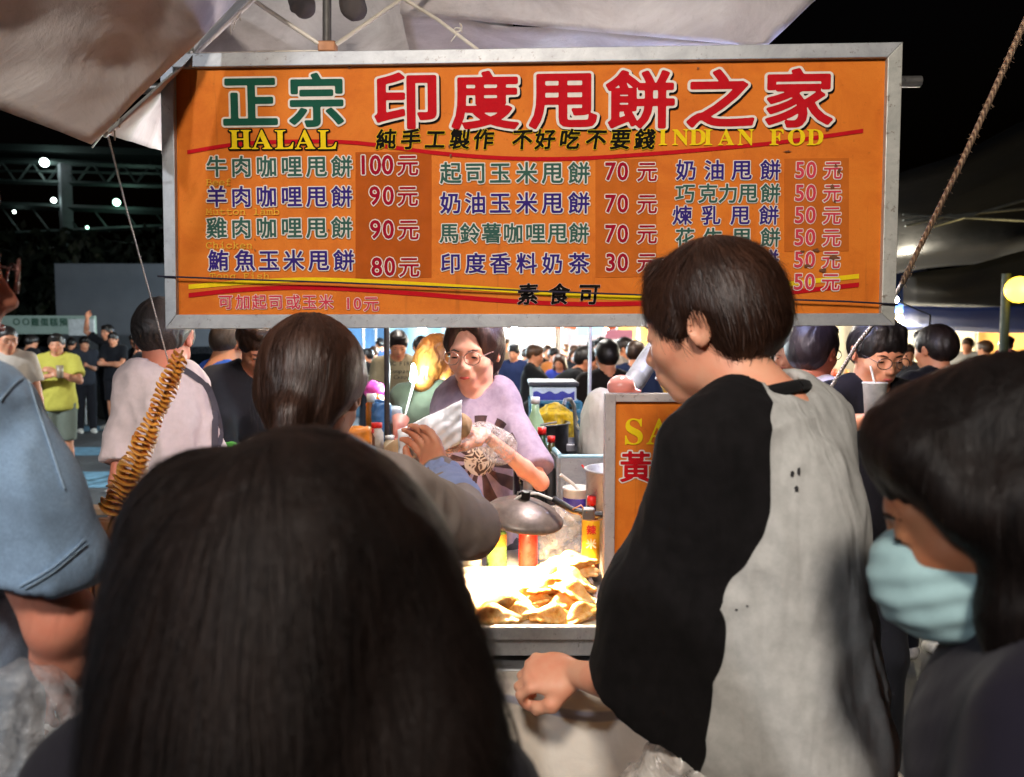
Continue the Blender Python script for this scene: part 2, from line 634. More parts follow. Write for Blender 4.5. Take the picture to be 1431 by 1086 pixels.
_GF = {}
def glyph(ch, grow=0.0, N=88):
    """filled outline of one character, in em units"""
    key = (ch, round(grow, 4), N)
    if key in _GL: return _GL[key]
    if ch not in _GF:
        seg = _glyph_segments(ch)
        lo = seg.reshape(-1, 2).min(0) - 0.13; hi = seg.reshape(-1, 2).max(0) + 0.13
        st = max(hi - lo) / N
        xs = np.arange(lo[0], hi[0] + st, st); ys = np.arange(lo[1], hi[1] + st, st)
        X, Y = np.meshgrid(xs, ys, indexing='ij'); X = X.ravel(); Y = Y.ravel()
        D = np.full(len(X), 9.0); par = np.zeros(len(X), bool)
        for (a, b) in seg:
            ab = b - a; L = max(ab @ ab, 1e-12)
            t = np.clip(((X - a[0]) * ab[0] + (Y - a[1]) * ab[1]) / L, 0, 1)
            D = np.minimum(D, (X - a[0] - t * ab[0]) ** 2 + (Y - a[1] - t * ab[1]) ** 2)
            if a[1] != b[1]:
                c = ((a[1] > Y) != (b[1] > Y)) & (X < (b[0] - a[0]) * (Y - a[1]) / (b[1] - a[1]) + a[0])
                par ^= c
        D = np.sqrt(D); D[par] *= -1
        _GF[ch] = (xs, ys, D.reshape(len(xs), len(ys)))
    xs, ys, D = _GF[ch]
    G = D - grow
    S = G < 0
    nx, ny = G.shape
    c00, c10, c01, c11 = S[:-1, :-1], S[1:, :-1], S[:-1, 1:], S[1:, 1:]
    cnt = c00.astype(int) + c10 + c01 + c11
    st = xs[1] - xs[0]
    # cell vertices (dual contour)
    def crossing(a, b): return a / (a - b)
    verts = {}
    I, J = np.nonzero((cnt > 0) & (cnt < 4))
    for i, j in zip(I, J):
        ps = []
        a, b, c, d = G[i, j], G[i + 1, j], G[i, j + 1], G[i + 1, j + 1]
        if (a < 0) != (b < 0): ps.append((crossing(a, b), 0))
        if (c < 0) != (d < 0): ps.append((crossing(c, d), 1))
        if (a < 0) != (c < 0): ps.append((0, crossing(a, c)))
        if (b < 0) != (d < 0): ps.append((1, crossing(b, d)))
        x = sum(p[0] for p in ps) / len(ps); y = sum(p[1] for p in ps) / len(ps)
        verts[(i, j)] = (xs[i] + x * st, ys[j] + y * st)
    nxt = {}
    for i in range(nx - 1):
        for j in np.nonzero(S[i, 1:-1] != S[i + 1, 1:-1])[0] + 1:
            a, b = (i, j - 1), (i, j)
            if a in verts and b in verts:
                if S[i, j]: nxt.setdefault(a, []).append(b)
                else: nxt.setdefault(b, []).append(a)
    for j in range(ny - 1):
        for i in np.nonzero(S[1:-1, j] != S[1:-1, j + 1])[0] + 1:
            a, b = (i - 1, j), (i, j)
            if a in verts and b in verts:
                if S[i, j]: nxt.setdefault(b, []).append(a)
                else: nxt.setdefault(a, []).append(b)
    loops = []
    while nxt:
        s0 = next(iter(nxt)); lp = [s0]; cur = s0
        while True:
            n = nxt[cur].pop()
            if not nxt[cur]: del nxt[cur]
            if n == s0: break
            lp.append(n); cur = n
            if cur not in nxt: break
        if len(lp) > 3:
            pts = np.array([verts[p] for p in lp])
            keep = []
            for q in range(len(pts)):      # drop nearly collinear points
                a, b, c = pts[q - 1], pts[q], pts[(q + 1) % len(pts)]
                cr = abs((b[0] - a[0]) * (c[1] - b[1]) - (b[1] - a[1]) * (c[0] - b[0]))
                if cr > st * st * 0.03 or q % 4 == 0: keep.append(q)
            if len(keep) > 3: loops.append(pts[keep])
    def area(p):
        x, y = p[:, 0], p[:, 1]
        return 0.5 * np.sum(x * np.roll(y, -1) - np.roll(x, -1) * y)
    def inside(pt, lp):
        x, y = pt; a = lp; b = np.roll(lp, -1, 0)
        with np.errstate(divide='ignore', invalid='ignore'):
            c = ((a[:, 1] > y) != (b[:, 1] > y)) & (x < (b[:, 0] - a[:, 0]) * (y - a[:, 1]) / (b[:, 1] - a[:, 1]) + a[:, 0])
        return int(c.sum()) % 2 == 1
    loops = [lp for lp in loops if abs(area(lp)) > st * st * 3]
    depth = [sum(inside(lp[0], o) for o in loops if o is not lp) for lp in loops]
    V = []; tris = []
    for q, lp in enumerate(loops):
        if depth[q] % 2: continue
        grp = [lp] + [h for w, h in enumerate(loops) if depth[w] == depth[q] + 1 and inside(h[0], lp)]
        b0 = len(V)
        flat = [Vector((p[0], p[1], 0)) for l in grp for p in l]
        want = abs(area(lp)) - sum(abs(area(h)) for h in grp[1:])
        rr = random.Random(3)
        for _try in range(6):
            e = 0.0 if _try == 0 else st * 0.08 * _try
            jf = [[Vector((p[0] + rr.uniform(-e, e), p[1] + rr.uniform(-e, e), 0)) for p in l] for l in grp]
            tr = tessellate_polygon(jf)
            fl = [p for l in jf for p in l]
            got = sum(abs((fl[t[1]] - fl[t[0]]).cross(fl[t[2]] - fl[t[0]]).z) / 2 for t in tr)
            if abs(got - want) < 0.03 * want: break
        flat = fl
        V += [(p.x, p.y) for p in flat]
        tris += [tuple(b0 + i for i in t) for t in tr]
    r = (np.array(V) if V else np.zeros((0, 2)), [tuple(t) for t in tris])
    _GL[key] = r
    return r

def letters(mb, text, place, grow=0.0, mi=0, slant=0.0, sx=1.0, N=88, spots=None, em=1.0, lift=0.0, jit=0.0, seed=0):
    """place(u, v) -> point; spots = centre (u, v) of every character; em = size"""
    rr = random.Random(seed)
    for ch, (u, v) in zip(text, spots):
        if ch == ' ': continue
        V, T = glyph(ch, grow, N)
        if not len(V): continue
        cjk = ord(ch) > 0x2E80
        V0, _ = glyph(ch, 0.0, N)
        cx = 0.5 if cjk else (V0[:, 0].min() + V0[:, 0].max()) / 2
        cy = 0.38 if cjk else 0.34
        r = rr.uniform(-jit, jit)
        out = []
        for (x, y) in V:
            a = (x - cx) * em * sx; b = (y - cy) * em
            a += b * slant
            a, b = a * math.cos(r) - b * math.sin(r), a * math.sin(r) + b * math.cos(r)
            out.append(place(u + a, v + b, lift))
        mb.add(out, T, mi)
    return mb

def strands(S, n, crown, length, width=.0008, steps=9, seed=1, lift=(.0005, .004), grav=0.5, curl=0.35, box=None, lo=None, downvec=(0, 0, -1), fly=0.0, name='hair_strands', keep=None):
    """thin ribbons of hair that lie along the surface S and run away from the crown point"""
    rg = np.random.default_rng(seed)
    if box is None:
        L = [S.bbox(q) for q in S.p if q[6] == 'add']
        box = (np.min([l[0] for l in L], 0), np.max([l[1] for l in L], 0))
    P = rg.uniform(box[0] - .01, box[1] + .01, (n * 6, 3))
    F = S.eval(P); P = P[np.abs(F) < .02]
    P = S.project(P, 0.0, 4)
    ok = np.abs(S.eval(P)) < .002
    P = P[ok]
    if keep is not None: P = P[keep(P)]
    P = P[:n]; n = len(P)
    crown = np.array(crown, float)
    off = rg.uniform(lift[0], lift[1], n)
    flier = rg.random(n) < fly
    LN = rg.uniform(length * .5, length * 1.2, n)
    ph = rg.uniform(0, 6.28, n)
    path = []; nor = []
    cur = S.project(P, 0, 1)
    T = None
    for i in range(steps + 1):
        N = S.normal(cur)
        A = cur - crown; A /= np.maximum(np.linalg.norm(A, axis=1, keepdims=True), 1e-6)
        D = A * (1 - grav) + np.array(downvec) * grav
        w = np.stack([vnoise(cur * 30 + 11, seed), vnoise(cur * 30 + 47, seed), vnoise(cur * 30 + 91, seed)], 1)
        D = D + w * curl + np.stack([np.sin(ph), np.cos(ph), ph * 0], 1) * .08
        D = D - N * np.sum(D * N, 1, keepdims=True)
        D /= np.maximum(np.linalg.norm(D, axis=1, keepdims=True), 1e-6)
        if T is not None:
            D = D * .45 + T * .55; D /= np.maximum(np.linalg.norm(D, axis=1, keepdims=True), 1e-6)
        T = D
        f = i / steps
        path.append(cur + N * (off * (.3 + f * .9))[:, None]); nor.append(N)
        nxt = cur + D * (LN / steps)[:, None]
        pr = S.project(nxt, 0, 1)
        cur = np.where(flier[:, None], nxt + N * .002 * f, pr)
    path = np.array(path); nor = np.array(nor)
    V = []; m = steps + 1
    for i in range(m):
        a = path[max(i - 1, 0)]; b = path[min(i + 1, steps)]
        t = b - a; sd = np.cross(t, nor[i]); sd /= np.maximum(np.linalg.norm(sd, axis=1, keepdims=True), 1e-9)
        wd = width * (.35 + .65 * math.sin(math.pi * (.15 + .8 * i / steps)))
        V.append(path[i] - sd * wd * .5); V.append(path[i] + sd * wd * .5)
    V = np.array(V)                                   # (2m, n, 3)
    V = V.transpose(1, 0, 2).reshape(-1, 3)
    base = (np.arange(n) * 2 * m)[:, None]
    k = np.arange(m - 1)[None, :] * 2
    Q = np.stack([base + k, base + k + 1, base + k + 3, base + k + 2], 2).reshape(-1, 4)
    return quad_mesh(name, V, Q)

def quad_mesh(name, V, Q, smooth=True):
    me = bpy.data.meshes.new(name)
    me.vertices.add(len(V)); me.vertices.foreach_set('co', np.asarray(V, np.float32).ravel())
    me.loops.add(len(Q) * 4); me.loops.foreach_set('vertex_index', np.asarray(Q, np.int32).ravel())
    me.polygons.add(len(Q)); me.polygons.foreach_set('loop_start', np.arange(0, len(Q) * 4, 4, dtype=np.int32))
    me.polygons.foreach_set('loop_total', np.full(len(Q), 4, np.int32))
    me.polygons.foreach_set('use_smooth', np.full(len(Q), smooth, bool))
    me.update(calc_edges=True)
    return me
# ================================================================== the big menu board
TL = at(227, 78, 1.83); TR = at(1258, 62, 1.775)
_dn = Vector((0, 0, -1))
SU = (TR - TL).normalized()
SN = SU.cross(_dn).normalized()          # towards or away from the camera
if SN.y > 0: SN = -SN
SV = SN.cross(SU); SV = SV if SV.z < 0 else -SV
def s_uv(px, py):
    d = ray(px, py); o = Vector((0, 0, CAMZ))
    t = (TL - o).dot(SN) / d.dot(SN)
    p = o + d * t - TL
    return (p.dot(SU), p.dot(SV))
def s_pt(u, v, lift=0.0):
    return TL + SU * u + SV * v + SN * lift
PXM = (s_uv(1000, 200)[0] - s_uv(600, 200)[0]) / 400.0

sign = thing('menu_board', 'large orange stall menu board with red Chinese title, hung over the samosa counter', 'sign',
             s_pt(s_uv(740, 455)[0], s_uv(740, 455)[1]))

def m_signface():
    t = NT('menu_board_vinyl')
    v = t.coord()
    n1 = t.noise(6, 6, 0.7, v, 0.6); n2 = t.noise(60, 4, 0.7, v); n3 = t.noise(700, 2, 0.5, v)
    c = t.ramp(n1, [(0.3, hexc('#c0601a')), (0.5, hexc('#d27222')), (0.75, hexc('#da7e2a'))])
    c = t.mix(t.ramp(n2, [(0.62, 0.0), (0.78, 0.55)]), c, hexc('#7a4214'))
    c = t.mix(t.ramp(n3, [(0.35, 0.25), (0.6, 0.0)]), c, hexc('#b05a1c'))
    vs = t.coord(scale=(26, 1, 1.3))
    c = t.mix(t.ramp(t.noise(1.6, 5, 0.7, vs), [(0.62, 0.0), (0.8, 0.5)]), c, hexc('#6a3c1c'))
    t.base(c); t.set(rough=0.7, spec=0.15)
    t.bump(n1, 0.15, 0.01)
    return t.m
M_ORANGE = m_signface()
def m_alu(name, c1, c2, dirt):
    t = NT(name); v = t.coord()
    n = t.noise(9, 6, 0.75, v, 0.5); n2 = t.noise(70, 4, 0.7, v)
    c = t.ramp(n, [(0.3, hexc(c1)), (0.7, hexc(c2))])
    c = t.mix(t.ramp(n2, [(0.60, 0.0), (0.72, 0.7)]), c, hexc(dirt))
    t.base(c); t.set(rough=0.5, metal=0.35, spec=0.5); t.bump(n2, 0.2, 0.001)
    return t.m
M_ALU = m_alu('dull_aluminium', '#8f9092', '#b5b6b6', '#66594a')
M_ALUW = m_alu('worn_white_aluminium', '#9c9c94', '#c8c6bc', '#5d4630')
M_ALUB = m_alu('dented_aluminium', '#8e9398', '#b2b7bc', '#5b5048')

def p_flat(name, col, rough=0.85):
    return mat_plain(name, col, rough, var=0.10, nscale=60, bump=0.0, spec=0.06)
M_RED = p_flat('print_red', '#b4161f'); M_REDP = p_flat('print_crimson', '#941228'); M_WHT = p_flat('print_white', '#d9cfc2')
M_GRN = p_flat('print_green', '#1e4f3e'); M_GRN2 = p_flat('print_grey_green', '#37584e'); M_NVY = p_flat('print_violet_blue', '#35266e')
M_BLK = p_flat('print_black', '#14110f'); M_YEL = p_flat('print_yellow', '#e2c11c'); M_YELD = p_flat('print_faded_yellow', '#d9a23a')
M_PNK = p_flat('print_faded_red', '#c23c4c'); M_LAV = p_flat('print_pale_outline', '#dcc4b8')

# panel with depth
def quad_slab(mb, pts_px, lift, th, mi=0):
    a = [s_pt(*s_uv(*p), lift) for p in pts_px]; b = [s_pt(*s_uv(*p), lift - th) for p in pts_px]
    mb.add(a + b, [(0, 1, 2, 3), (7, 6, 5, 4), (0, 4, 5, 1), (1, 5, 6, 2), (2, 6, 7, 3), (3, 7, 4, 0)], mi)
MB_ = MB(); quad_slab(MB_, [(244, 94), (1240, 80), (1232, 443), (250, 443)], 0.0, 0.012)
MB_.build('panel', M_ORANGE, sign)
OUT = [(227, 78), (1258, 62), (1247, 455), (235, 460)]
INN = [(246, 97), (1237, 83), (1228, 438), (250, 440)]
for q, mat in zip(range(4), (M_ALU, M_ALUW, M_ALU, M_ALUB)):
    q2 = (q + 1) % 4
    a = 0.0
    o1, o2, i1, i2 = OUT[q], OUT[q2], INN[q], INN[q2]
    mb = MB()
    quad_slab(mb, [o1, o2, i2, i1], 0.014, 0.034)
    o = mb.build('frame_rail', mat, sign)
    bv = o.modifiers.new('bevel', 'BEVEL'); bv.width = 0.0018; bv.segments = 2
# rivets/mitre brackets left out of sight at the back: the back board
mb = MB(); quad_slab(mb, [(250, 100), (1234, 86), (1225, 436), (254, 436)], -0.0125, 0.004)
mb.build('back_board', M_ALU, sign)

def place(u, v, lift):
    return s_pt(u, -v, lift)
def row(text, xs, y, em, fill, outline=None, g=0.02, go=0.05, sx=1.0, slant=0.0, name='lettering', shadow=None, lay=0, jit=0.0, sy=None):
    mb = MB()
    ys = y if isinstance(y, (list, tuple)) else [y] * len(text)
    sp = [s_uv(x, yy) for x, yy in zip(xs, ys)]
    sp = [(u, -v) for u, v in sp]
    E = em * PXM
    mats = []
    if shadow:
        mats.append(M_BLK)
        letters(mb, text, place, go, len(mats) - 1, slant, sx, spots=[(u + shadow * PXM, v - shadow * PXM) for u, v in sp], em=E, lift=0.0024, jit=jit)
    if outline:
        mats.append(outline)
        letters(mb, text, place, go, len(mats) - 1, slant, sx, spots=sp, em=E, lift=0.0030, jit=jit)
    mats.append(fill)
    letters(mb, text, place, g, len(mats) - 1, slant, sx, spots=sp, em=E, lift=0.0036, jit=jit)
    return mb.build(name, mats, sign)
def band(pts, w, mat, lift, name='stripe'):
    mb = MB(); n = 40; vs = []
    P = [s_uv(*p) for p in pts]
    us = [p[0] for p in P]; vv = [p[1] for p in P]
    from bisect import bisect
    def cr(t):
        # smooth interpolation through the points
        i = min(int(t * (len(P) - 1)), len(P) - 2); f = t * (len(P) - 1) - i
        p0, p1, p2, p3 = P[max(i - 1, 0)], P[i], P[i + 1], P[min(i + 2, len(P) - 1)]
        return tuple(0.5 * ((2 * p1[k]) + (-p0[k] + p2[k]) * f + (2 * p0[k] - 5 * p1[k] + 4 * p2[k] - p3[k]) * f * f + (-p0[k] + 3 * p1[k] - 3 * p2[k] + p3[k]) * f ** 3) for k in (0, 1))
    for i in range(n + 1):
        u, v = cr(i / n); ww = w * PXM * (0.5 if callable(w) else 0.5)
        vs += [s_pt(u, v - ww, lift), s_pt(u, v + ww, lift)]
    mb.add(vs, [(2 * i, 2 * i + 1, 2 * i + 3, 2 * i + 2) for i in range(n)])
    return mb.build(name, mat, sign)

def sticker(x0, y0, x1, y1, mat):
    mb = MB(); quad_slab(mb, [(x0, y0), (x1, y0 - 1), (x1, y1 - 1), (x0, y1)], 0.0012, 0.0009)
    mb.build('price_sticker', mat, sign)
M_ST1 = mat_plain('sticker_dark_orange', '#a85018', 0.8, var=0.1, nscale=30, bump=0.05, spec=.08)
M_ST2 = mat_plain('sticker_orange', '#b86020', 0.8, var=0.1, nscale=30, bump=0.05, spec=.08)
sticker(497, 213, 603, 389, M_ST1); sticker(832, 223, 917, 388, M_ST2); sticker(1096, 222, 1186, 352, M_ST2)

band([(262, 213), (330, 202), (410, 198), (500, 200), (600, 213), (700, 221), (800, 222), (900, 216), (1000, 208), (1100, 198), (1206, 183)], 5.5, M_RED, 0.0019)
band([(264, 401), (340, 395), (440, 391), (560, 396), (700, 405), (800, 413), (900, 416), (1020, 408), (1110, 396), (1200, 386)], 6.5, M_YEL, 0.0017)
band([(264, 413), (340, 405), (440, 402), (560, 409), (700, 420), (800, 425), (900, 424), (1020, 420), (1110, 408), (1200, 398)], 6.5, M_RED, 0.0019)

row('正宗', (350, 443), (142, 141), 76, M_GRN, M_WHT, 0.028, 0.062, sx=1.08, name='title_lettering')
row('印度甩餅之家', (568, 678, 787, 895, 1006, 1115), (141, 141, 140, 140, 139, 138), 82, M_RED, M_WHT, 0.028, 0.066, sx=1.18, shadow=2.2, name='title_lettering')
MBD = lambda s: ''.join(chr(0x1D400 + ord(c) - 65) if c.isupper() else c for c in s)
MONO = lambda s: ''.join(chr(0x1D670 + ord(c) - 65) if c.isupper() else chr(0x1D68A + ord(c) - 97) if c.islower() else c for c in s)
row(MBD('HALAL'), (341, 374, 405, 434, 465), 194, 38, M_YEL, M_BLK, 0.006, 0.058, sx=1.12, name='lettering_line')
for _t, _x in (('純手工製作', (540, 574.5, 608.5, 643, 676)), ('不好吃不要錢', (730, 762, 796, 833, 867, 901))): row(_t, _x, 195, 29, M_BLK, M_YEL, 0.03, 0.05, slant=0.12, name='lettering_line', jit=0.06)
for _t, _x in (('INDIAN', (936, 955, 979, 999, 1020, 1046)), ('FOD', (1091, 1116, 1143))): row(MBD(_t), _x, 191, 31, M_YEL, None, 0.008, sx=1.05, name='lettering_line')
c6 = (303.5, 338, 373, 408, 443, 478)
row('牛肉咖哩甩餅', c6, 233, 31, M_GRN2, M_WHT, 0.020, 0.066, name='lettering_line')
row('羊肉咖哩甩餅', c6, 275, 31, M_NVY, M_WHT, 0.020, 0.066, name='lettering_line')
row('雞肉咖哩甩餅', c6, 318.5, 31, M_GRN2, M_WHT, 0.020, 0.066, name='lettering_line')
row('鮪魚玉米甩餅', (306, 343, 376.5, 411, 446, 481), 364, 31, M_NVY, M_WHT, 0.020, 0.066, name='lettering_line')
for s, x0, st, y in (('Beef', 296, 9, 254), ('Mutton lamb', 296, 9.4, 295), ('Chicken', 296, 9.4, 342), ('Tong Fish', 301, 9.4, 385)):
    row(MONO(s), [x0 + st * i for i in range(len(s))], y, 15, M_YELD, None, 0.006, name='lettering_line', sx=1.1)
def price(digits, xs, y, em, xy, mat, ow=0.062):
    row(digits, xs, y, em, mat, M_WHT, 0.022, ow, sx=0.92, name='price_lettering')
    row('元', (xy,), y, em * 0.86, mat, M_WHT, 0.016, 0.06, name='price_lettering')
price('100', (508, 525, 542), 231, 37, 570, M_REDP); price('90', (524, 543), 274, 36, 570, M_REDP)
price('90', (525, 543), 321, 36, 571, M_REDP); price('80', (527, 545), 373, 36, 572, M_REDP)
c6 = (630, 664.5, 699, 736, 772, 809)
row('起司玉米甩餅', c6, 242, 31, M_GRN2, M_WHT, 0.020, 0.066, name='lettering_line')
row('奶油玉米甩餅', c6, 284, 31, M_NVY, M_WHT, 0.020, 0.066, name='lettering_line')
row('馬鈴薯咖哩甩餅', (628, 657, 687, 717, 748, 779, 809), 326, 29, M_GRN2, M_WHT, 0.020, 0.066, name='lettering_line')
row('印度香料奶茶', c6, 368, 30, M_NVY, M_WHT, 0.020, 0.066, name='lettering_line')
for d, y in (('70', 240), ('70', 285), ('70', 327), ('30', 367)):
    price(d, (853, 870), y, 34, 904, M_REDP)
row('奶油甩餅', (958.5, 998, 1036, 1076), 238, 29, M_NVY, M_WHT, 0.020, 0.06, name='lettering_line')
row('巧克力甩餅', (957, 989, 1017, 1045, 1076), 270.5, 28, M_GRN2, M_WHT, 0.020, 0.06, name='lettering_line')
row('煉乳甩餅', (953, 993, 1034, 1074), 301, 28, M_NVY, M_WHT, 0.020, 0.06, name='lettering_line')
row('花生甩餅', (957, 996, 1036, 1076), 332, 28, M_GRN2, M_WHT, 0.020, 0.06, name='lettering_line')
row('甩餅', (1034, 1074), 362, 28, M_NVY, M_WHT, 0.020, 0.06, name='lettering_line')
for i, y in enumerate((238, 270, 301, 332, 363, 394)):
    price('50', (1117 - i * 0.4, 1133 - i * 0.4), y, 31, 1163 - i * 0.6, M_PNK, 0.055)
row('可加起司或玉米', (316, 340, 363, 386, 410, 433, 456), 422, 22, M_PNK, M_LAV, 0.016, 0.05, name='lettering_line')
row('10元', (487, 500, 519), 424.5, 23, M_PNK, M_LAV, 0.016, 0.05, name='lettering_line')
row('素食可', (738, 781, 823), 411, 31, M_BLK, M_LAV, 0.026, 0.036, slant=0.1, name='lettering_line', jit=0.05)

# small scratch and stain marks with a shape of their own
M_STAIN = mat_plain('grease_stain', '#6b3d1a', 0.7, var=0.4, nscale=80)
def blot(px, py, r, seed, mat=M_STAIN, sx=1.0):
    rr = random.Random(seed); u, v = s_uv(px, py); n = 14
    pts = [s_pt(u + math.cos(a) * r * PXM * sx * rr.uniform(.5, 1.2), v + math.sin(a) * r * PXM * rr.uniform(.5, 1.2), 0.0042) for a in [2 * math.pi * i / n for i in range(n)]]
    mb = MB(); mb.add(pts, [tuple(range(n))]); return mb
bl = MB()
for (x, y, r, sx) in ((1167, 232, 3, 1), (1172, 240, 5, .5), (1162, 262, 4, .8), (1166, 282, 2.5, .8), (1140, 350, 3, 2), (1165, 360, 4, 2), (1120, 352, 2, 2), (1128, 372, 2.5, 2.5), (1150, 378, 3, 2),
                      (1055, 345, 3, 1.5), (1062, 356, 2, 2), (628, 205, 2.5, .6), (630, 218, 3, .5), (626, 240, 2, .5), (357, 335, 2, .4), (357, 350, 2.5, .4), (460, 322, 1.5, 1), (555, 268, 2, 1), (1078, 330, 2.5, .6),
                      (1155, 182, 1.5, 2), (1100, 212, 1.2, 5), (975, 96, 1.4, 1), (1034, 83, 2, 1.5), (489, 95, 2, 1.2)):
    b = blot(x, y, r, int(x * 7 + y), sx=sx); bl.add(b.v, b.f)
tag(bl.build('stains', M_STAIN, sign), kind='stuff')

# the horizontal pipe the board hangs on, and the cord tied across it
M_STEEL = mat_plain('galvanised_steel', '#8c8a86', 0.38, metal=0.8, var=0.2, nscale=30)
mb = MB(); a = at(190, 124, 1.93); b = at(1286, 114, 1.90)
mb.tube([a, a.lerp(b, .5), b], 0.0135, 20)
p = mb.build('hanging_pipe', M_STEEL)
tag(p, 'horizontal steel pipe sticking out at both ends behind the orange menu board', 'pipe')
M_CORD = mat_plain('navy_cord', '#1d1b33', 0.8, var=0.3, nscale=200)
mb = MB(); pts = []
for x, y in ((226, 387), (330, 391), (480, 396), (620, 402), (760, 408), (900, 413), (1060, 418), (1180, 422), (1249, 426)):
    u, v = s_uv(x, y); pts.append(s_pt(u, v, 0.019))
mb.tube([s_pt(s_uv(222, 386)[0], s_uv(222, 386)[1], -0.03)] + pts + [s_pt(s_uv(1252, 427)[0], s_uv(1252, 427)[1], -0.03)], 0.0021, 8)
tag(mb.build('cord', M_CORD), 'thin dark blue cord tied across the lower part of the menu board', 'cord')
# ================================================================== people
V3 = lambda *a: np.array(a, float)
def Rx(d): return np.array(Matrix.Rotation(math.radians(d), 3, 'X'))
def Ry(d): return np.array(Matrix.Rotation(math.radians(d), 3, 'Y'))
def Rz(d): return np.array(Matrix.Rotation(math.radians(d), 3, 'Z'))
def unit(v):
    v = np.array(v, float); return v / max(np.linalg.norm(v), 1e-9)
def M4(R, t):
    m = np.eye(4); m[:3, :3] = R; m[:3, 3] = t; return m

def hand_sdf(w, d, n, side, s=1.0, curl=35, spread=1.0, thumb=0.5, fat=1.0):
    """w wrist, d direction of the fingers, n the way the palm faces; thumb on side * (d x n)"""
    d = unit(d); n = unit(np.array(n) - d * np.dot(n, d)); x = np.cross(d, n) * side
    P = lambda a, b, c: w + (x * a + d * b + n * c) * s
    h = SDF()
    R = np.stack([x, d, n], 1)
    h.ell(P(0, .045, 0), V3(.040, .050, .017) * s * fat, k=.012 * s, R=R)
    h.ell(P(.018, .032, .006), V3(.020, .030, .016) * s * fat, k=.012 * s, R=R)
    for i, (bx, L) in enumerate(((.029, .066), (.010, .074), (-.010, .069), (-.028, .054))):
        c = curl[i] if isinstance(curl, (list, tuple)) else curl
        p = P(bx, .082 if i in (1, 2) else .076, 0)
        a = math.radians(c * .6); dirv = d * math.cos(a) + n * math.sin(a) + x * bx * 4 * spread * .35
        pts = [P(bx * .8, .05, 0), p]; seg = (.45, .31, .24)
        for q in range(3):
            pts.append(pts[-1] + unit(dirv) * L * s * seg[q])
            a += math.radians(c * .75); dirv = d * math.cos(a) + n * math.sin(a)
        h.chain(pts, [.0095 * s * fat, .0098 * s * fat, .0088 * s * fat, .0080 * s * fat, .0068 * s * fat], k=.004 * s)
    t = thumb
    p0 = P(.020, .016, .004); p1 = P(.046, .042, .010 + .012 * t); p2 = P(.055 - .014 * t, .072, .014 + .026 * t); p3 = P(.052 - .028 * t, .094, .016 + .036 * t)
    h.chain([p0, p1, p2, p3], [.016 * s * fat, .0125 * s * fat, .0105 * s * fat, .0085 * s * fat], k=.008 * s)
    return h

def ik(a, b, l1, l2, hint):
    ab = b - a; L = min(np.linalg.norm(ab), (l1 + l2) * .999); u = unit(ab)
    x = (l1 * l1 - l2 * l2 + L * L) / (2 * L); h = math.sqrt(max(l1 * l1 - x * x, 0))
    hv = np.array(hint, float); hv = unit(hv - u * np.dot(hv, u))
    return a + u * x + hv * h, a + u * L

def head_sdf(s=1.0, ears=True, fine=True, fem=False):
    h = SDF()
    P = lambda *a: V3(*a) * s
    h.ell(P(0, .012, .028), P(.073, .093, .084), k=.02 * s)
    jw = .054 if fem else .059
    h.ell(P(0, -.020, -.034), P(jw, .068, .074), k=.035 * s)
    h.ell(P(0, -.060, -.098), P(.021, .021, .017), k=.035 * s)
    for q in (-1, 1):
        h.ell(P(q * .034, -.058, -.030), P(.024, .024, .020), k=.03 * s)
        h.ell(P(q * .036, -.012, -.072), P(.016, .032, .020), k=.025 * s)
    h.ell(P(0, -.074, .014), P(.048, .016, .012), k=.02 * s)
    h.cap(P(0, -.086, -.002), P(0, -.106, -.036), .0075 * s, .0105 * s, k=.014 * s)
    for q in (-1, 1):
        h.ell(P(q * .0115, -.096, -.040), P(.0085, .010, .0075), k=.008 * s)
    h.ell(P(0, -.084, -.066), P(.027, .014, .020), k=.02 * s)
    if fine:
        for q in (-1, 1):
            h.ell(P(q * .030, -.096, -.004), P(.017, .014, .010), k=.012 * s, op='sub')
            h.ell(P(q * .031, -.079, -.004), P(.0150, .0125, .0105), k=.006 * s)
    if ears:
        for q in (-1, 1):
            R = Rz(q * 18) @ Ry(q * 8)
            h.ell(P(q * .0765, .012, -.010), P(.0075, .018, .030), k=.008 * s, R=R)
            h.ell(P(q * .0790, .018, .006), P(.0080, .012, .016), k=.006 * s, R=R)
            if fine: h.ell(P(q * .084, .008, -.008), P(.006, .009, .016), k=.005 * s, op='sub', R=R)
    return h

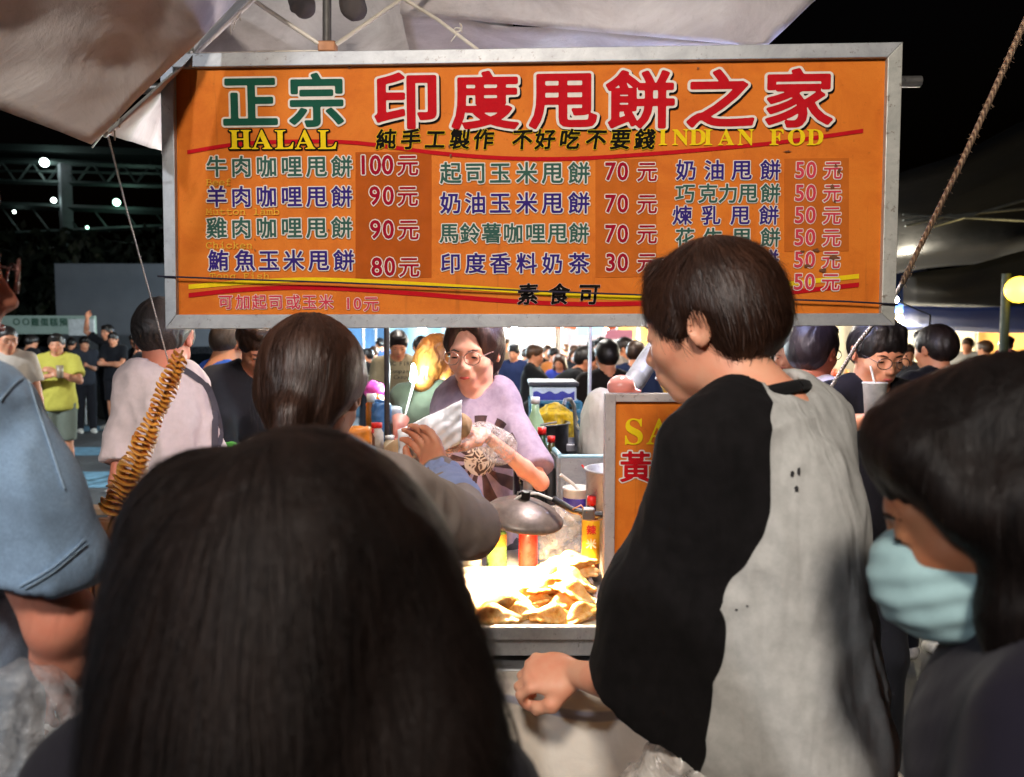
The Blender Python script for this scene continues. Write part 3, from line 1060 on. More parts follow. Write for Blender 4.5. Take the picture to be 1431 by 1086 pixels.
def hair_sdf(style, s=1.0, vol=1.0):
    h = SDF(); P = lambda *a: V3(*a) * s
    g = .012 * vol
    if style in ('short', 'fringe', 'messy'):
        h.ell(P(0, .014, .032), P(.074 + g, .092 + g, .082 + g), k=.02 * s)
        h.ell(P(0, .050, -.005), P(.064 + g * .6, .060 + g * .6, .070), k=.03 * s)
        h.ell(P(0, -.128, -.055), P(.12, .085, .100), k=.02 * s, op='sub')
        h.ell(P(0, -.035, -.115), P(.13, .090, .100), k=.02 * s, op='sub')
        h.ell(P(0, .11, -.115), P(.13, .055, .060), k=.02 * s, op='sub')
        for q in (-1, 1): h.ell(P(q * .105, .005, -.045), P(.042, .046, .058), k=.02 * s, op='sub')
        if style == 'fringe':
            for i, a in enumerate((-.055, -.034, -.012, .012, .034, .055)):
                h.cap(P(a * .7, -.050, .092), P(a, -.090 + abs(a) * .42, .022 + (i % 2) * .010), .017 * s, .0045 * s, k=.014 * s)
        elif style == 'messy':
            for i, (a, b) in enumerate(((-.05, -.02), (-.02, -.06), (.03, -.05), (.055, 0), (0, .04), (-.04, .06), (.04, .06))):
                h.ell(P(a, b, .100), P(.028, .030, .022), k=.02 * s)
        else:
            h.ell(P(0, -.060, .085), P(.060, .030, .024), k=.02 * s)
        for q in (-1, 1):
            h.cap(P(q * .074, -.022, .02), P(q * .076, -.020, -.012), .008 * s, .003 * s, k=.01 * s)
    elif style in ('long', 'bob', 'ponytail', 'bun', 'lowpony'):
        h.ell(P(0, .016, .034), P(.078 + g, .096 + g, .088 + g), k=.02 * s)
        for q in (-1, 1):
            if style in ('long', 'bob'): h.cap(P(q * .035, -.070, .085), P(q * .076, -.035, .01), .02 * s, .012 * s, k=.02 * s)
            else: h.cap(P(q * .030, -.058, .092), P(q * .070, -.030, .03), .014 * s, .010 * s, k=.02 * s)
        h.ell(P(0, .060, -.02), P(.074, .052, .080), k=.03 * s)
        h.ell(P(0, -.130, -.060), P(.070, .100, .118) if style in ('long', 'bob') else P(.072, .104, .150), k=.008 * s, op='sub')
        if style == 'long':
            for q in (-1, 1):
                h.chain([P(q * .072, -.01, .0), P(q * .082, .01, -.09), P(q * .085, -.01, -.20), P(q * .080, -.03, -.30)], [.022 * s, .030 * s, .034 * s, .016 * s], k=.03 * s)
            h.chain([P(0, .06, -.02), P(0, .085, -.12), P(0, .085, -.24), P(0, .08, -.33)], [.07 * s, .062 * s, .060 * s, .035 * s], k=.04 * s)
        elif style == 'bob':
            for q in (-1, 1):
                h.chain([P(q * .072, 0, .0), P(q * .080, .01, -.08), P(q * .070, .0, -.125)], [.026 * s, .030 * s, .020 * s], k=.03 * s)
            h.chain([P(0, .06, -.02), P(0, .075, -.12)], [.065 * s, .05 * s], k=.04 * s)
        elif style == 'ponytail':
            h.ell(P(0, -.112, .040), P(.058, .056, .052), k=.012 * s, op='sub')
            h.ell(P(0, -.02, -.115), P(.12, .085, .090), k=.02 * s, op='sub')
            h.chain([P(0, .105, .01), P(0, .140, -.03), P(.005, .135, -.12), P(.01, .12, -.20)], [.022 * s, .028 * s, .024 * s, .006 * s], k=.015 * s)
        elif style == 'lowpony':
            for q in (-1, 1): h.ell(P(q * .105, .03, -.085), P(.055, .075, .052), k=.02 * s, op='sub')
            h.ell(P(0, -.03, -.115), P(.12, .085, .095), k=.02 * s, op='sub')
            h.chain([P(0, .088, -.035), P(0, .108, -.060), P(.004, .108, -.13), P(.008, .10, -.24)], [.030 * s, .024 * s, .026 * s, .010 * s], k=.02 * s)
        elif style == 'bun':
            h.ell(P(0, .10, .09), P(.035, .035, .035), k=.01 * s)
            h.ell(P(0, -.02, -.115), P(.12, .085, .090), k=.02 * s, op='sub')
    elif style == 'buzz':
        h.ell(P(0, .014, .034), P(.078, .097, .086), k=.02 * s)
        h.ell(P(0, .050, -.005), P(.064, .058, .066), k=.03 * s)
        h.ell(P(0, -.128, -.050), P(.12, .085, .105), k=.012 * s, op='sub')
        h.ell(P(0, -.040, -.115), P(.13, .095, .100), k=.012 * s, op='sub')
    elif style == 'cap':
        h.ell(P(0, .014, .040), P(.083, .101, .082), k=.02 * s)
        h.ell(P(0, .0, -.060), P(.14, .14, .085), k=.006 * s, op='sub')
        h.ell(P(0, -.115, .030), P(.060, .055, .006), k=.01 * s)
    return h

def hair_disp(amp, s=1.0, seed=3, sc=150):
    """clumped strands: fine ridges that run from the crown outwards"""
    def f(V, Q):
        N = vnormals(V, Q)
        c = V3(0, .03, .09) * s
        P = V - c
        az = np.arctan2(P[:, 0], P[:, 1]); r = np.linalg.norm(P, axis=1) / s
        wv = vnoise(P * 22 / s, seed) * .35
        A = np.stack([np.cos(az + wv) * 4.2, np.sin(az + wv) * 4.2, r * 9], 1)
        B = np.stack([np.cos(az + wv) * 13, np.sin(az + wv) * 13, r * 14], 1)
        d = (1 - 2 * np.abs(vnoise(A, seed))) * .7 + (1 - 2 * np.abs(vnoise(B, seed + 3))) * .45
        return V + N * (d * amp * s)[:, None]
    return f

def lobj(name, me, mat, parent):
    """child whose mesh is in its parent's local coordinates"""
    o = bpy.data.objects.new(name, me)
    COL.objects.link(o); o.parent = parent
    for m in (mat if isinstance(mat, (list, tuple)) else [mat]): me.materials.append(m)
    return o

SKIN = lambda: mat_skin('skin_light', '#b98468')
def person(label, px, py, Y, face=180, lean=0, twist=0, side=0, head=(0, 0, 0), armL=None, armR=None, legs='trousers', H=None,
           shirt=('#222222', 'short'), pants='#20242c', hair=('short', '#15110f'), shoes='#d8d4cc', glasses=None, skin=('skin_light', '#b98468'),
           res=.008, fem=False, group=None, build=1.0, loose=.018, step=.06, mask=None, foldamp=.005, name='person', cat='person',
           hairvol=1.0, ears=True, face_detail=True, lipcol='#9a4a44', shirt_mat=None, seed=1, hem=None, vneck=0.0, hairamp=.0035, body_fine=None, shirt_extra=None, neckfwd=0.0, headscale=.94, ret=False, sleeve_mat=None, earlobe=None):
    Wc = at(px, py, Y)
    R_l = Rx(lean) @ Ry(side)      # forward lean is towards -Y
    hf0 = .905
    # head centre as a fraction of the height
    def headc(H):
        piv = V3(0, 0, .53 * H)
        nb = piv + R_l @ V3(0, .012 * H, .295 * H)
        Rh = R_l @ Rz(twist) if False else Rx(lean * .45) @ Ry(side * .6)
        Rh = Rh @ Rz(head[0]) @ Rx(head[1]) @ Ry(head[2])
        sN = H / 1.7
        at_ = nb + (Rx(lean * .7) @ Ry(side * .8)) @ V3(0, -.012 - neckfwd, .045) * sN
        hc = at_ + Rh @ V3(0, -.015, .080) * sN
        return nb, at_, hc, Rh
    if H is None:
        nb, at_, hc, Rh = headc(1.7)
        H = 1.7 * Wc.z / hc[2]
    nb, at_, hc, Rh = headc(H)
    s = H / 1.7 * headscale; sb = H / 1.7
    Rf = Rz(face)
    o3 = Rf @ hc
    loc = Vector((Wc.x - o3[0], Wc.y - o3[1], Wc.z - hc[2] if abs(Wc.z - hc[2]) > 1e-4 else 0.0))
    root = thing(name, label, cat, loc, group, math.radians(face))
    toL = lambda W: (Rf.T @ (np.array(W, float) - np.array(loc)))
    b = build
    piv = V3(0, 0, .53 * H)
    T = lambda x, y, z: piv + R_l @ Rz(twist) @ V3(x * sb, y * sb, (z * H - .53 * H))      # torso point, z as fraction
    Rt = R_l @ Rz(twist)
    # --- arms
    arms = {}
    for nm, q, spec in (('L', 1, armL), ('R', -1, armR)):
        sh = T(q * .158 * b, .005, .802)
        l1, l2 = .165 * H, .145 * H
        if spec is None: spec = {}
        if 'W' in spec: w = toL(spec['W'])
        elif 'w' in spec: w = np.array(spec['w'], float) * sb
        else: w = sh + Rz(twist) @ V3(q * .06, -.05, -.52) * sb
        hint = spec.get('hint', (q * .4, .6, -.5))
        if 'elW' in spec: el = toL(spec['elW'])
        else: el, w = ik(sh, w, l1, l2, hint)
        arms[nm] = (sh, el, w, spec)
    # --- skin: one continuous body
    B = SDF()
    hs = head_sdf(s, ears, face_detail and res < .012, fem)
    B.extend(hs.xform(M4(Rh, hc)))
    B.chain([hc + Rh @ V3(0, .018, -.06) * s, nb + Rt @ V3(0, 0, -.01) * sb], [.047 * s * (0.86 if fem else 1), .054 * sb * (0.86 if fem else 1)], k=.03 * s)
    B.cap(T(-.10 * b, .01, .80), T(.10 * b, .01, .80), .045 * sb, k=.05 * sb)
    if shirt[1] == 'none':
        B.ell(T(0, .0, .735), V3(.135 * b, .085, .14) * sb, k=.05 * sb, R=Rt)
    B.chain([T(0, .005, .80), T(0, .0, .66), T(0, .005, .53)], [.060 * sb, .045 * sb, .060 * sb], k=.05 * sb)
    B.cap(T(-.07, 0, .52), T(.07, 0, .52), .045 * sb, k=.04 * sb)
    for nm, q in (('L', 1), ('R', -1)):
        sh, el, w, spec = arms[nm]
        B.chain([sh, el], [.043 * sb * b, .036 * sb * b], k=.02 * sb)
        mid = el + (w - el) * .3
        B.chain([el, mid, w], [.036 * sb * b, .038 * sb * b, .0245 * sb * b], k=.012 * sb)
        dv = spec.get('hdir')
        dv = unit(w - el) if dv is None else np.array(dv, float) if not spec.get('world') else Rf.T @ np.array(dv, float)
        pn = spec.get('palm', (-q, 0.0, 0.05))
        pn = np.array(pn, float) if not spec.get('world') else Rf.T @ np.array(pn, float)
        sgn = spec.get('thumb_side')
        if sgn is None:
            sgn = -1 if q > 0 else 1
        B.extend(hand_sdf(w - unit(dv) * .008 * sb, dv, pn, sgn, sb * (.92 if fem else 1), spec.get('curl', 30), thumb=spec.get('thumb', .5)))
    hip = [T(0, 0, .53)]
    lp = []
    for q in (-1, 1):
        hp = T(q * .080, .0, .515)
        kn = V3(q * .085 * sb, -.02 * sb - q * step * .4, .285 * H); an = V3(q * .090 * sb, .02 * sb - q * step, .05 * H)
        if q * step > 0: an[1] += 0
        lp.append((hp, kn, an))
        B.chain([hp, kn], [(.05) * sb, .046 * sb], k=.03 * sb)
        B.chain([kn, kn + (an - kn) * .3 + V3(0, .008, 0), an], [.045 * sb, .047 * sb, .032 * sb], k=.012 * sb)
        B.cap(an + V3(0, .02, -.045) * sb, an + V3(0, -.13, -.055) * sb, .034 * sb, .026 * sb, k=.02 * sb)
    near = res <= .0062
    zlo = .52 * H
    body = lobj('body', B.mesh('body', res, fine=(body_fine or zlo, 3), coarse=3 if near else 2), mat_skin(*skin), root)
    # --- shirt
    long = shirt[1] == 'long'
    S = SDF(); L = loose
    sleeves = []
    for nm, q in (('L', 1), ('R', -1)):
        sh, el, w, spec = arms[nm]
        if shirt[1] == 'none': continue
        if long:
            S.chain([sh, el, el + (w - el) * .9], [.054 * sb * b + L * .3, .047 * sb * b + L * .5, .036 * sb + L * .4], k=.015 * sb)
            e = el + (w - el) * .95; dd = unit(w - el); rr = .045 * sb + L
        else:
            f = shirt[2] if len(shirt) > 2 else .62
            e = sh + (el - sh) * f; dd = unit(el - sh); rr = (shirt[3] if len(shirt) > 3 else .056 * sb * b + L * 1.0)
            S.cap(sh, e + dd * .03 * sb, .050 * sb * b + L * .3, rr, k=.04 * sb)
        up = V3(0, 0, 1) if abs(dd[2]) < .9 else V3(1, 0, 0)
        x = unit(np.cross(dd, up)); y = np.cross(dd, x)
        S.box(e + dd * .080 * sb, V3(rr + .02, rr + .02, .080 * sb), rd=.0, k=.004, op='sub', R=np.stack([x, y, dd], 1))
    if shirt_extra:
        for pts, rs, (cc, cd) in shirt_extra:
            S.chain([toL(p) for p in pts], rs, k=.05)
            dd = Rf.T @ unit(cd); up = V3(0, 0, 1) if abs(dd[2]) < .9 else V3(1, 0, 0); x = unit(np.cross(dd, up)); y = np.cross(dd, x)
            S.box(toL(cc) + dd * .10, V3(rs[-1] + .03, rs[-1] + .03, .10), rd=0, k=.004, op='sub', R=np.stack([x, y, dd], 1))
    S.cap(T(-.115 * b, .01, .800), T(.115 * b, .01, .800), .046 * sb + L * .3, k=.05 * sb)
    S.cap(T(-.06, .018, .826), T(.06, .018, .826), .040 * sb + L * .2, k=.05 * sb)
    S.ell(T(0, .002, .735), V3(.148 * b, .102, .145) * sb + L * .8, k=.05 * sb, R=Rt)
    S.ell(T(0, .0, .64), V3(.135 * b, .098, .14) * sb + L, k=.05 * sb, R=Rt)
    S.ell(T(0, .005, .56), V3(.142 * b, .102, .12) * sb + L, k=.05 * sb, R=Rt)
    hz = hem if hem is not None else .485
    S.ell(T(0, .004, hz), V3(.156 * b, .112, .14) * sb + L, k=.06 * sb, R=R_l)
    S.box(T(0, 0, hz - .12), V3(.3, .3, .12 * H), rd=0, k=.006, op='sub', R=R_l)
    for nm, q in (('L', 1), ('R', -1)):
        pass
    nk = nb + Rt @ V3(0, -.016, .030) * sb
    S.ell(nk, V3(.060, .060, .040) * sb, k=.006, op='sub', R=Rt)
    if vneck:
        S.cap(nk + Rt @ V3(0, -.05, 0) * sb, nk + Rt @ V3(0, -.12, -vneck) * sb, .040 * sb, .012 * sb, k=.006, op='sub')
    wh = None
    disp = wrinkles(foldamp * 1.7, seed, nb[2])
    sm = shirt_mat or mat_cloth('cloth_' + shirt[0], shirt[0])
    if shirt[1] != 'none':
        so = lobj('shirt' if not long else 'jacket', S.mesh('shirt', res * 1.25, fine=(.60 * H, 3), coarse=2.0, disp=disp), sm, root)
    else: so = None
    # --- trousers
    Tm = SDF()
    for (hp, kn, an) in lp:
        if legs == 'shorts':
            Tm.chain([hp, kn + V3(0, 0, .02)], [.092 * sb, .078 * sb], k=.03 * sb)
            Tm.box(kn + V3(0, 0, -.055), V3(.09, .14, .07), rd=0, k=.004, op='sub')
        else:
            Tm.chain([hp, kn, an + V3(0, 0, .0)], [.092 * sb, .070 * sb, .060 * sb], k=.03 * sb)
    Tm.ell(T(0, .005, .53), V3(.140 * b, .098, .11) * sb, k=.05 * sb)
    lobj('shorts' if legs == 'shorts' else 'trousers', Tm.mesh('trousers', max(res * 1.3, .018), disp=folds(.004, (9, 9, 6), seed + 9)), mat_cloth('cloth_' + pants, pants), root)
    sm_ = mat_plain('shoe_' + shoes, shoes, .6, nscale=40)
    for (hp, kn, an) in lp:
        F = SDF()
        F.chain([an + V3(0, .03, -.035) * sb, an + V3(0, -.05, -.045) * sb, an + V3(0, -.15, -.058) * sb], [.043 * sb, .044 * sb, .034 * sb], k=.02 * sb)
        F.box(an + V3(0, -.055, -.115) * sb, V3(.08, .2, .035) * sb, rd=0, k=.004, op='sub')
        lobj('shoe', F.mesh('shoe', max(res, .013)), sm_, root)
    # --- hair
    hm = hair[2] if len(hair) > 2 else mat_hair('hair_' + hair[1], hair[1])
    if hair[0]:
        Hs = hair_sdf(hair[0], s, hairvol)
        ho = lobj('cap' if hair[0] == 'cap' else 'hair', Hs.mesh('hair', max(res * .85, .0042), disp=hair_disp(hairamp if hair[0] not in ('cap', 'buzz') else .0008, s, seed)), hm, root)
        ho.matrix_local = Matrix(M4(Rh, hc).tolist())
    # --- face details, in head coordinates
    if face_detail:
        MH = Matrix(M4(Rh, hc).tolist())
        def hpart(nm, mb, mat):
            o = lobj(nm, mb.mesh(nm), mat, root); o.matrix_local = MH; return o
        for q in (-1, 1):
            m = MB(); pr = [(math.sin(t) * .0128, -math.cos(t) * .0128) for t in np.linspace(0.01, math.pi - .01, 7)]
            m.lathe([(r * s, z * s) for r, z in pr], c=V3(q * .031, -.0805, -.0065) * s, n=10, sx=1.0, sy=.98)
            for i, v in enumerate(m.v): m.v[i] = (v[0], v[1], v[2] * .38 + (-.0065 * s) * .62)
            hpart('eye', m, M_EYE)
            m = MB(); m.tube([V3(q * .014, -.0915, .011) * s, V3(q * .030, -.0905, .0165) * s, V3(q * .047, -.078, .012) * s], [.0018 * s, .0026 * s, .0012 * s], 6)
            hpart('eyebrow', m, mat_hair('brow', '#17110e'))
        m = MB(); m.tube([V3(-.020, -.0905, -.069) * s, V3(-.008, -.0985, -.0665) * s, V3(0, -.099, -.068) * s, V3(.008, -.0985, -.0665) * s, V3(.020, -.0905, -.069) * s], [.0015 * s, .0042 * s, .0045 * s, .0042 * s, .0015 * s], 8)
        hpart('mouth', m, mat_skin('lips' + lipcol, lipcol, .4))
        if glasses:
            m = MB()
            for q in (-1, 1):
                c = V3(q * .032, -.110, -.006) * s; n = 20
                ring = [c + V3(math.cos(a) * .024, -abs(math.cos(a)) * 0 + .003 * (math.cos(a) * q), math.sin(a) * .0195) * s for a in [2 * math.pi * i / n for i in range(n + 1)]]
                m.tube(ring, .0017 * s, 6, caps=False)
                m.tube([c + V3(q * .024, .003, .004) * s, V3(q * .074, -.055, .004) * s, V3(q * .080, .005, .0) * s], .0011 * s, 6)
            m.tube([V3(-.009, -.111, -.002) * s, V3(0, -.113, .0) * s, V3(.009, -.111, -.002) * s], .0011 * s, 6)
            hpart('glasses', m, mat_plain('glasses_' + glasses, glasses, .3, metal=.6, bump=0))
        if mask:
            Mk = SDF(); Mk.ell(V3(0, -.042, -.062) * s, V3(.062, .068, .058) * s, k=.01)
            Mk.ell(V3(0, .06, -.062) * s, V3(.12, .085, .12) * s, k=.01, op='sub')
            o = lobj('face_mask', Mk.mesh('face_mask', max(res * .7, .004)), mat_cloth('mask_' + mask, mask), root); o.matrix_local = MH
    R = dict(root=root, body=body, shirt=so, arms=arms, Rh=Rh, hc=hc, H=H, s=s, toL=toL, Rf=Rf, loc=np.array(loc), T=T, nb=nb, Rt=Rt)
    R['W'] = lambda p: Vector((Rf @ np.array(p) + np.array(loc)).tolist())
    PEOPLE.append((label[:40], round(H, 2)))
    return R
def wrinkles(amp, seed, ztop):
    """long soft folds that hang from the shoulders, tighter creases towards the waist"""
    def f(V, Q):
        N = vnormals(V, Q); rg = random.Random(seed); a = rg.uniform(.25, .6) * rg.choice((-1, 1))
        X = V.copy(); X[:, 0] += a * (V[:, 2] - ztop) * .8; X[:, 1] += a * (V[:, 2] - ztop) * .5
        w = vnoise(V * 5, seed + 5)[:, None] * .9
        A = 1 - 2 * np.abs(vnoise(X * np.array([13, 13, 3.0]) + w * 1.3, seed)); A = np.maximum(A, -.1) ** 3 if False else A
        B = 1 - 2 * np.abs(vnoise(X * np.array([26, 26, 11]) + w * 2, seed + 2))
        C = 1 - 2 * np.abs(vnoise(V * np.array([9, 9, 26]) + w * 2, seed + 4))
        low = np.clip((ztop - V[:, 2]) / .45, .25, 1)
        return V + N * (amp * (A * .75 * low + B * .22 + C * .16 * low))[:, None]
    return f
PEOPLE = []
M_EYE = mat_plain('eye_dark', '#1a1210', .15, var=.2, bump=0)

def on_shirt(R, px, py, off=.003, what='shirt'):
    """world point where the sight line through a photo pixel meets the shirt, moved a little off the cloth"""
    o_ = Vector(R['toL']((0, 0, CAMZ)).tolist()); d_ = (Vector(R['toL'](at(px, py, 1.0)).tolist()) - o_).normalized()
    hit, loc_, n_, _i = R[what].ray_cast(o_, d_)
    if not hit: return None
    return R['W'](np.array(loc_ + n_ * off))
def strap_on(R, path, w, mat, name='strap', off=.004):
    P = []
    for i in range(len(path) - 1):
        for q in range(6):
            f = q / 6; p0 = path[max(i - 1, 0)]; p1 = path[i]; p2 = path[i + 1]; p3 = path[min(i + 2, len(path) - 1)]
            c = [.5 * ((2 * p1[k]) + (-p0[k] + p2[k]) * f + (2 * p0[k] - 5 * p1[k] + 4 * p2[k] - p3[k]) * f * f + (-p0[k] + 3 * p1[k] - 3 * p2[k] + p3[k]) * f ** 3) for k in (0, 1)]
            h = on_shirt(R, c[0], c[1], off)
            if h is not None: P.append(h)
    for _ in range(2): P = [P[0]] + [(P[i - 1] + P[i] * 2 + P[i + 1]) / 4 for i in range(1, len(P) - 1)] + [P[-1]]
    mb = MB(); vs = []
    for i, p in enumerate(P):
        t = (P[min(i + 1, len(P) - 1)] - P[max(i - 1, 0)]).normalized(); v = (p - Vector((0, 0, CAMZ))).normalized(); x = t.cross(v).normalized() * w * .5
        vs += [p - x, p + x, p + x - v * .003, p - x - v * .003]
    fs = [(i * 4 + q, i * 4 + (q + 1) % 4, i * 4 + 4 + (q + 1) % 4, i * 4 + 4 + q) for i in range(len(P) - 1) for q in range(4)]
    mb.add(vs, fs + [(3, 2, 1, 0), tuple(len(vs) - 4 + i for i in range(4))]); return mb.build(name, mat, R['root'])
def neckband(R, mat, r=.060, th=.0085, dz=.008):
    mb = MB(); c = R['nb'] + R['Rt'] @ V3(0, -.014, dz) * R['H'] / 1.7; pts = []
    for i in range(37):
        a = 2 * math.pi * i / 36; pts.append(c + R['Rt'] @ V3(math.sin(a) * r, math.cos(a) * r * .98, .014 * math.cos(a)) * R['H'] / 1.7)
    mb.tube(pts, th, 8, caps=False); return lobj('neckband', mb.mesh('neckband'), mat, R['root'])
# ================================================================== the place: ground, sky shelter, far market, the stall's canopy
def m_asphalt():
    t = NT('asphalt'); v = t.coord()
    n = t.noise(1.2, 6, .7, v); n2 = t.noise(160, 4, .7, v)
    c = t.ramp(n, [(.3, (.035, .037, .04)), (.7, (.075, .078, .082))])
    c = t.mix(t.ramp(n2, [(.45, 0.0), (.65, .5)]), c, (.13, .13, .13))
    c = t.mix(t.ramp(t.noise(3.5, 3, .5, v), [(.66, 0.0), (.72, .6)]), c, (.02, .02, .022))
    t.base(c); t.set(rough=.62, spec=.5)
    t.link(t.ramp(n, [(.35, .40), (.65, .8)]), t.b.inputs['Roughness'])
    t.bump(n2, .5, .006); return t.m
mb = MB(); n = 30
mb.grid(lambda u, v: Vector((-90 + 180 * u, -30 + 180 * v, 0)), n, n, smooth=False)
tag(mb.build('ground', m_asphalt()), kind='structure')
M_BLUEREFL = mat_plain('worn_pale_blue_road_paint', '#6d96ad', .6, var=.45, nscale=9)  # light-blue reflections on the asphalt, put in as pale colour bands
for (x0, x1, y0, y1) in ((-9.5, -2.2, 7.9, 8.9), (-11, -2.4, 10.2, 11.0), (-12, -2.8, 13.0, 13.8)):
    mb = MB(); mb.add([(x0, y0, .004), (x1, y0 + .25, .004), (x1, y1 + .25, .004), (x0, y1, .004)], [(0, 1, 2, 3)])
    tag(mb.build('road_marking', M_BLUEREFL), kind='structure')
# drain cover and litter scattered on the ground
M_LIT = mat_plain('paper_litter', '#a8a49a', .8)
rr = random.Random(5)
for k in range(14):
    x = rr.uniform(-6, -2.4); y = rr.uniform(6.5, 12); a = rr.uniform(0, 3)
    mb = MB(); mb.grid(lambda u, v: Vector((x + (u - .5) * .12 * math.cos(a) - (v - .5) * .08 * math.sin(a), y + (u - .5) * .12 * math.sin(a) + (v - .5) * .08 * math.cos(a), .008 + .02 * abs(math.sin(u * 5 + v * 3 + k)))), 3, 3)
    tag(solid(mb.build('litter', M_LIT), .001), 'crumpled scrap of pale paper lying on the asphalt', 'litter', 'paper scraps on the asphalt')

# pavilion roof with steel trusses far off at the upper left
M_DSTEEL = mat_plain('dark_green_steel', '#2e3a38', .6, metal=.3)
M_CONC = mat_plain('grey_concrete', '#5c6064', .85, var=.2, nscale=3)
pav = thing('pavilion', 'dark steel pavilion roof with trusses and small white lamps at the upper left', 'pavilion', (-17, 30, 0))
def beam(parent, a, b, w, mat, name='beam'):
    mb = MB(); mb.tube([a, (Vector(a) + Vector(b)) / 2, b], w, 4, smooth=False); return mb.build(name, mat, parent)
Yp = 30
for (x0, y0, x1, y1, w) in ((-60, 222, 330, 236, .12), (-60, 252, 330, 262, .10), (-60, 284, 330, 300, .14), (-60, 330, 330, 312, .10), (-60, 238, 330, 244, .05)):
    beam(pav, at(x0, y0, Yp), at(x1, y1, Yp), w, M_DSTEEL)
for i in range(9):
    x = -40 + i * 42
    beam(pav, at(x, 226, Yp), at(x + 21, 256, Yp), .05, M_DSTEEL, 'strut'); beam(pav, at(x + 21, 256, Yp), at(x + 42, 228, Yp), .05, M_DSTEEL, 'strut')
    beam(pav, at(x, 290, Yp), at(x + 26, 324, Yp), .04, M_DSTEEL, 'strut')
for x in (90, 300, -40):
    p1 = at(x, 230, Yp); beam(pav, p1, (p1.x, p1.y, 0), .28, M_CONC, 'column')
mb = MB(); a, b = at(-120, 205, Yp), at(360, 222, Yp)
mb.add([a, b, b + Vector((0, 10, 1.2)), a + Vector((0, 10, 1.2)), a + Vector((0, 0, .25)), b + Vector((0, 0, .25)), b + Vector((0, 10, 1.45)), a + Vector((0, 10, 1.45))], [(0, 1, 2, 3), (4, 7, 6, 5), (0, 4, 5, 1), (2, 6, 7, 3)])
mb.build('roof_sheet', M_DSTEEL, pav)
M_LEDW = mat_emit('led_white', '#e8fff8', 14); M_LEDG = mat_emit('led_green_white', '#b8ffdc', 9); M_LEDY = mat_emit('sodium_yellow', '#ffc93a', 7)
M_LEDC = mat_emit('led_cyan_white', '#bff4ff', 16); M_LEDWARM = mat_emit('bulb_warm', '#ffd8a0', 14)
def ball(parent, p, r, mat, name='lamp_globe'):
    mb = MB(); mb.lathe([(math.sin(t) * r, -math.cos(t) * r) for t in np.linspace(.01, math.pi - .01, 9)], c=p, n=12); return mb.build(name, mat, parent)
for (x, y, r, m) in ((62, 227, .16, M_LEDW), (75, 280, .09, M_LEDW), (163, 283, .13, M_LEDG), (122, 318, .05, M_LEDG), (20, 296, .05, M_LEDW)):
    ball(pav, at(x, y, Yp - .3), r, m, 'lamp_globe')
lamp('POINT', at(62, 228, Yp - .8), 30, (.9, 1, .97), .2, parent=pav); lamp('POINT', at(163, 284, Yp - .8), 25, (.7, 1, .85), .2, parent=pav)
# trees as a dark mass in front of the pavilion
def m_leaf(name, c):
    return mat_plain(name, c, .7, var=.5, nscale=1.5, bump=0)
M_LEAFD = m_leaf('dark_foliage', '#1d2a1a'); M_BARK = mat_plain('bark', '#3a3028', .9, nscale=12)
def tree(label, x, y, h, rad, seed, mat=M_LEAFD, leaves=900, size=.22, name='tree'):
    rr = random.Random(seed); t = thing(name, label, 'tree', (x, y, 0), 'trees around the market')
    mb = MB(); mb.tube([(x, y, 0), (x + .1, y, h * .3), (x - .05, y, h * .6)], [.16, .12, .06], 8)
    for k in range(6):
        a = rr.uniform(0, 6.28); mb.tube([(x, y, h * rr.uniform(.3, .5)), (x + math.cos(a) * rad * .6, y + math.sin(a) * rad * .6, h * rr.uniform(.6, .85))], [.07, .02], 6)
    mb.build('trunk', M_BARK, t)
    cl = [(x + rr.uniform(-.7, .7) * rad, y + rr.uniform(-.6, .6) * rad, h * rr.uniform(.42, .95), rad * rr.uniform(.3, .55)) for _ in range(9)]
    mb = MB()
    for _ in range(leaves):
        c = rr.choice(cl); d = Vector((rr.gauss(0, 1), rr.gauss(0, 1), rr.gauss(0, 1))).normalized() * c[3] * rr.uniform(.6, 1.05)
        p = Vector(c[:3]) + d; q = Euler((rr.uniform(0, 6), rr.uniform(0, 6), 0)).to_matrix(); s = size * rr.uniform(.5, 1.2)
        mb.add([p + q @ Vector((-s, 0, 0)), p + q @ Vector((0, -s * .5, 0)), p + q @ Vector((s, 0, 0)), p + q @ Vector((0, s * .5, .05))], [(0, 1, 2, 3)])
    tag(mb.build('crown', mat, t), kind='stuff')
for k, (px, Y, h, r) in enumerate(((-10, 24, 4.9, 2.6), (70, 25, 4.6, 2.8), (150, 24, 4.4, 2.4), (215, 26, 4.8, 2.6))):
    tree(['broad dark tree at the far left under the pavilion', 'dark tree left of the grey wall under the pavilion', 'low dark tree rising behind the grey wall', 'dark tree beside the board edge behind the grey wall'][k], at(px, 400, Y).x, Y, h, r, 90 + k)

# grey wall panel (site hoarding) and pale signboard on the left
a, b = at(75, 368, 17), at(246, 370, 17)
mb = MB(); mb.box(((a.x + b.x + 2) / 2, 17.6, a.z / 2), (b.x - a.x + 2, 1.2, a.z), bev=.02)
tag(mb.build('container', mat_plain('grey_corrugated_container', '#565b62', .7, var=.12, nscale=2)), 'plain grey container wall standing across the road on the left', 'container')
bb = thing('signboard', 'pale low signboard with green Chinese lettering across the road on the left', 'sign', at(60, 470, 14.8))
mb = MB(); a, b, c = at(-30, 441, 14.8), at(131, 444, 14.8), at(131, 467, 14.8)
mb.box(((a.x + b.x) / 2, 14.86, (a.z + c.z) / 2), (b.x - a.x, .08, a.z - c.z), bev=.01); mb.build('panel', mat_plain('pale_green_board', '#8fa39a', .7, var=.1), bb)
mbt = MB(); m_ = 14.8 / FPX; base = at(62, 450, 14.79)
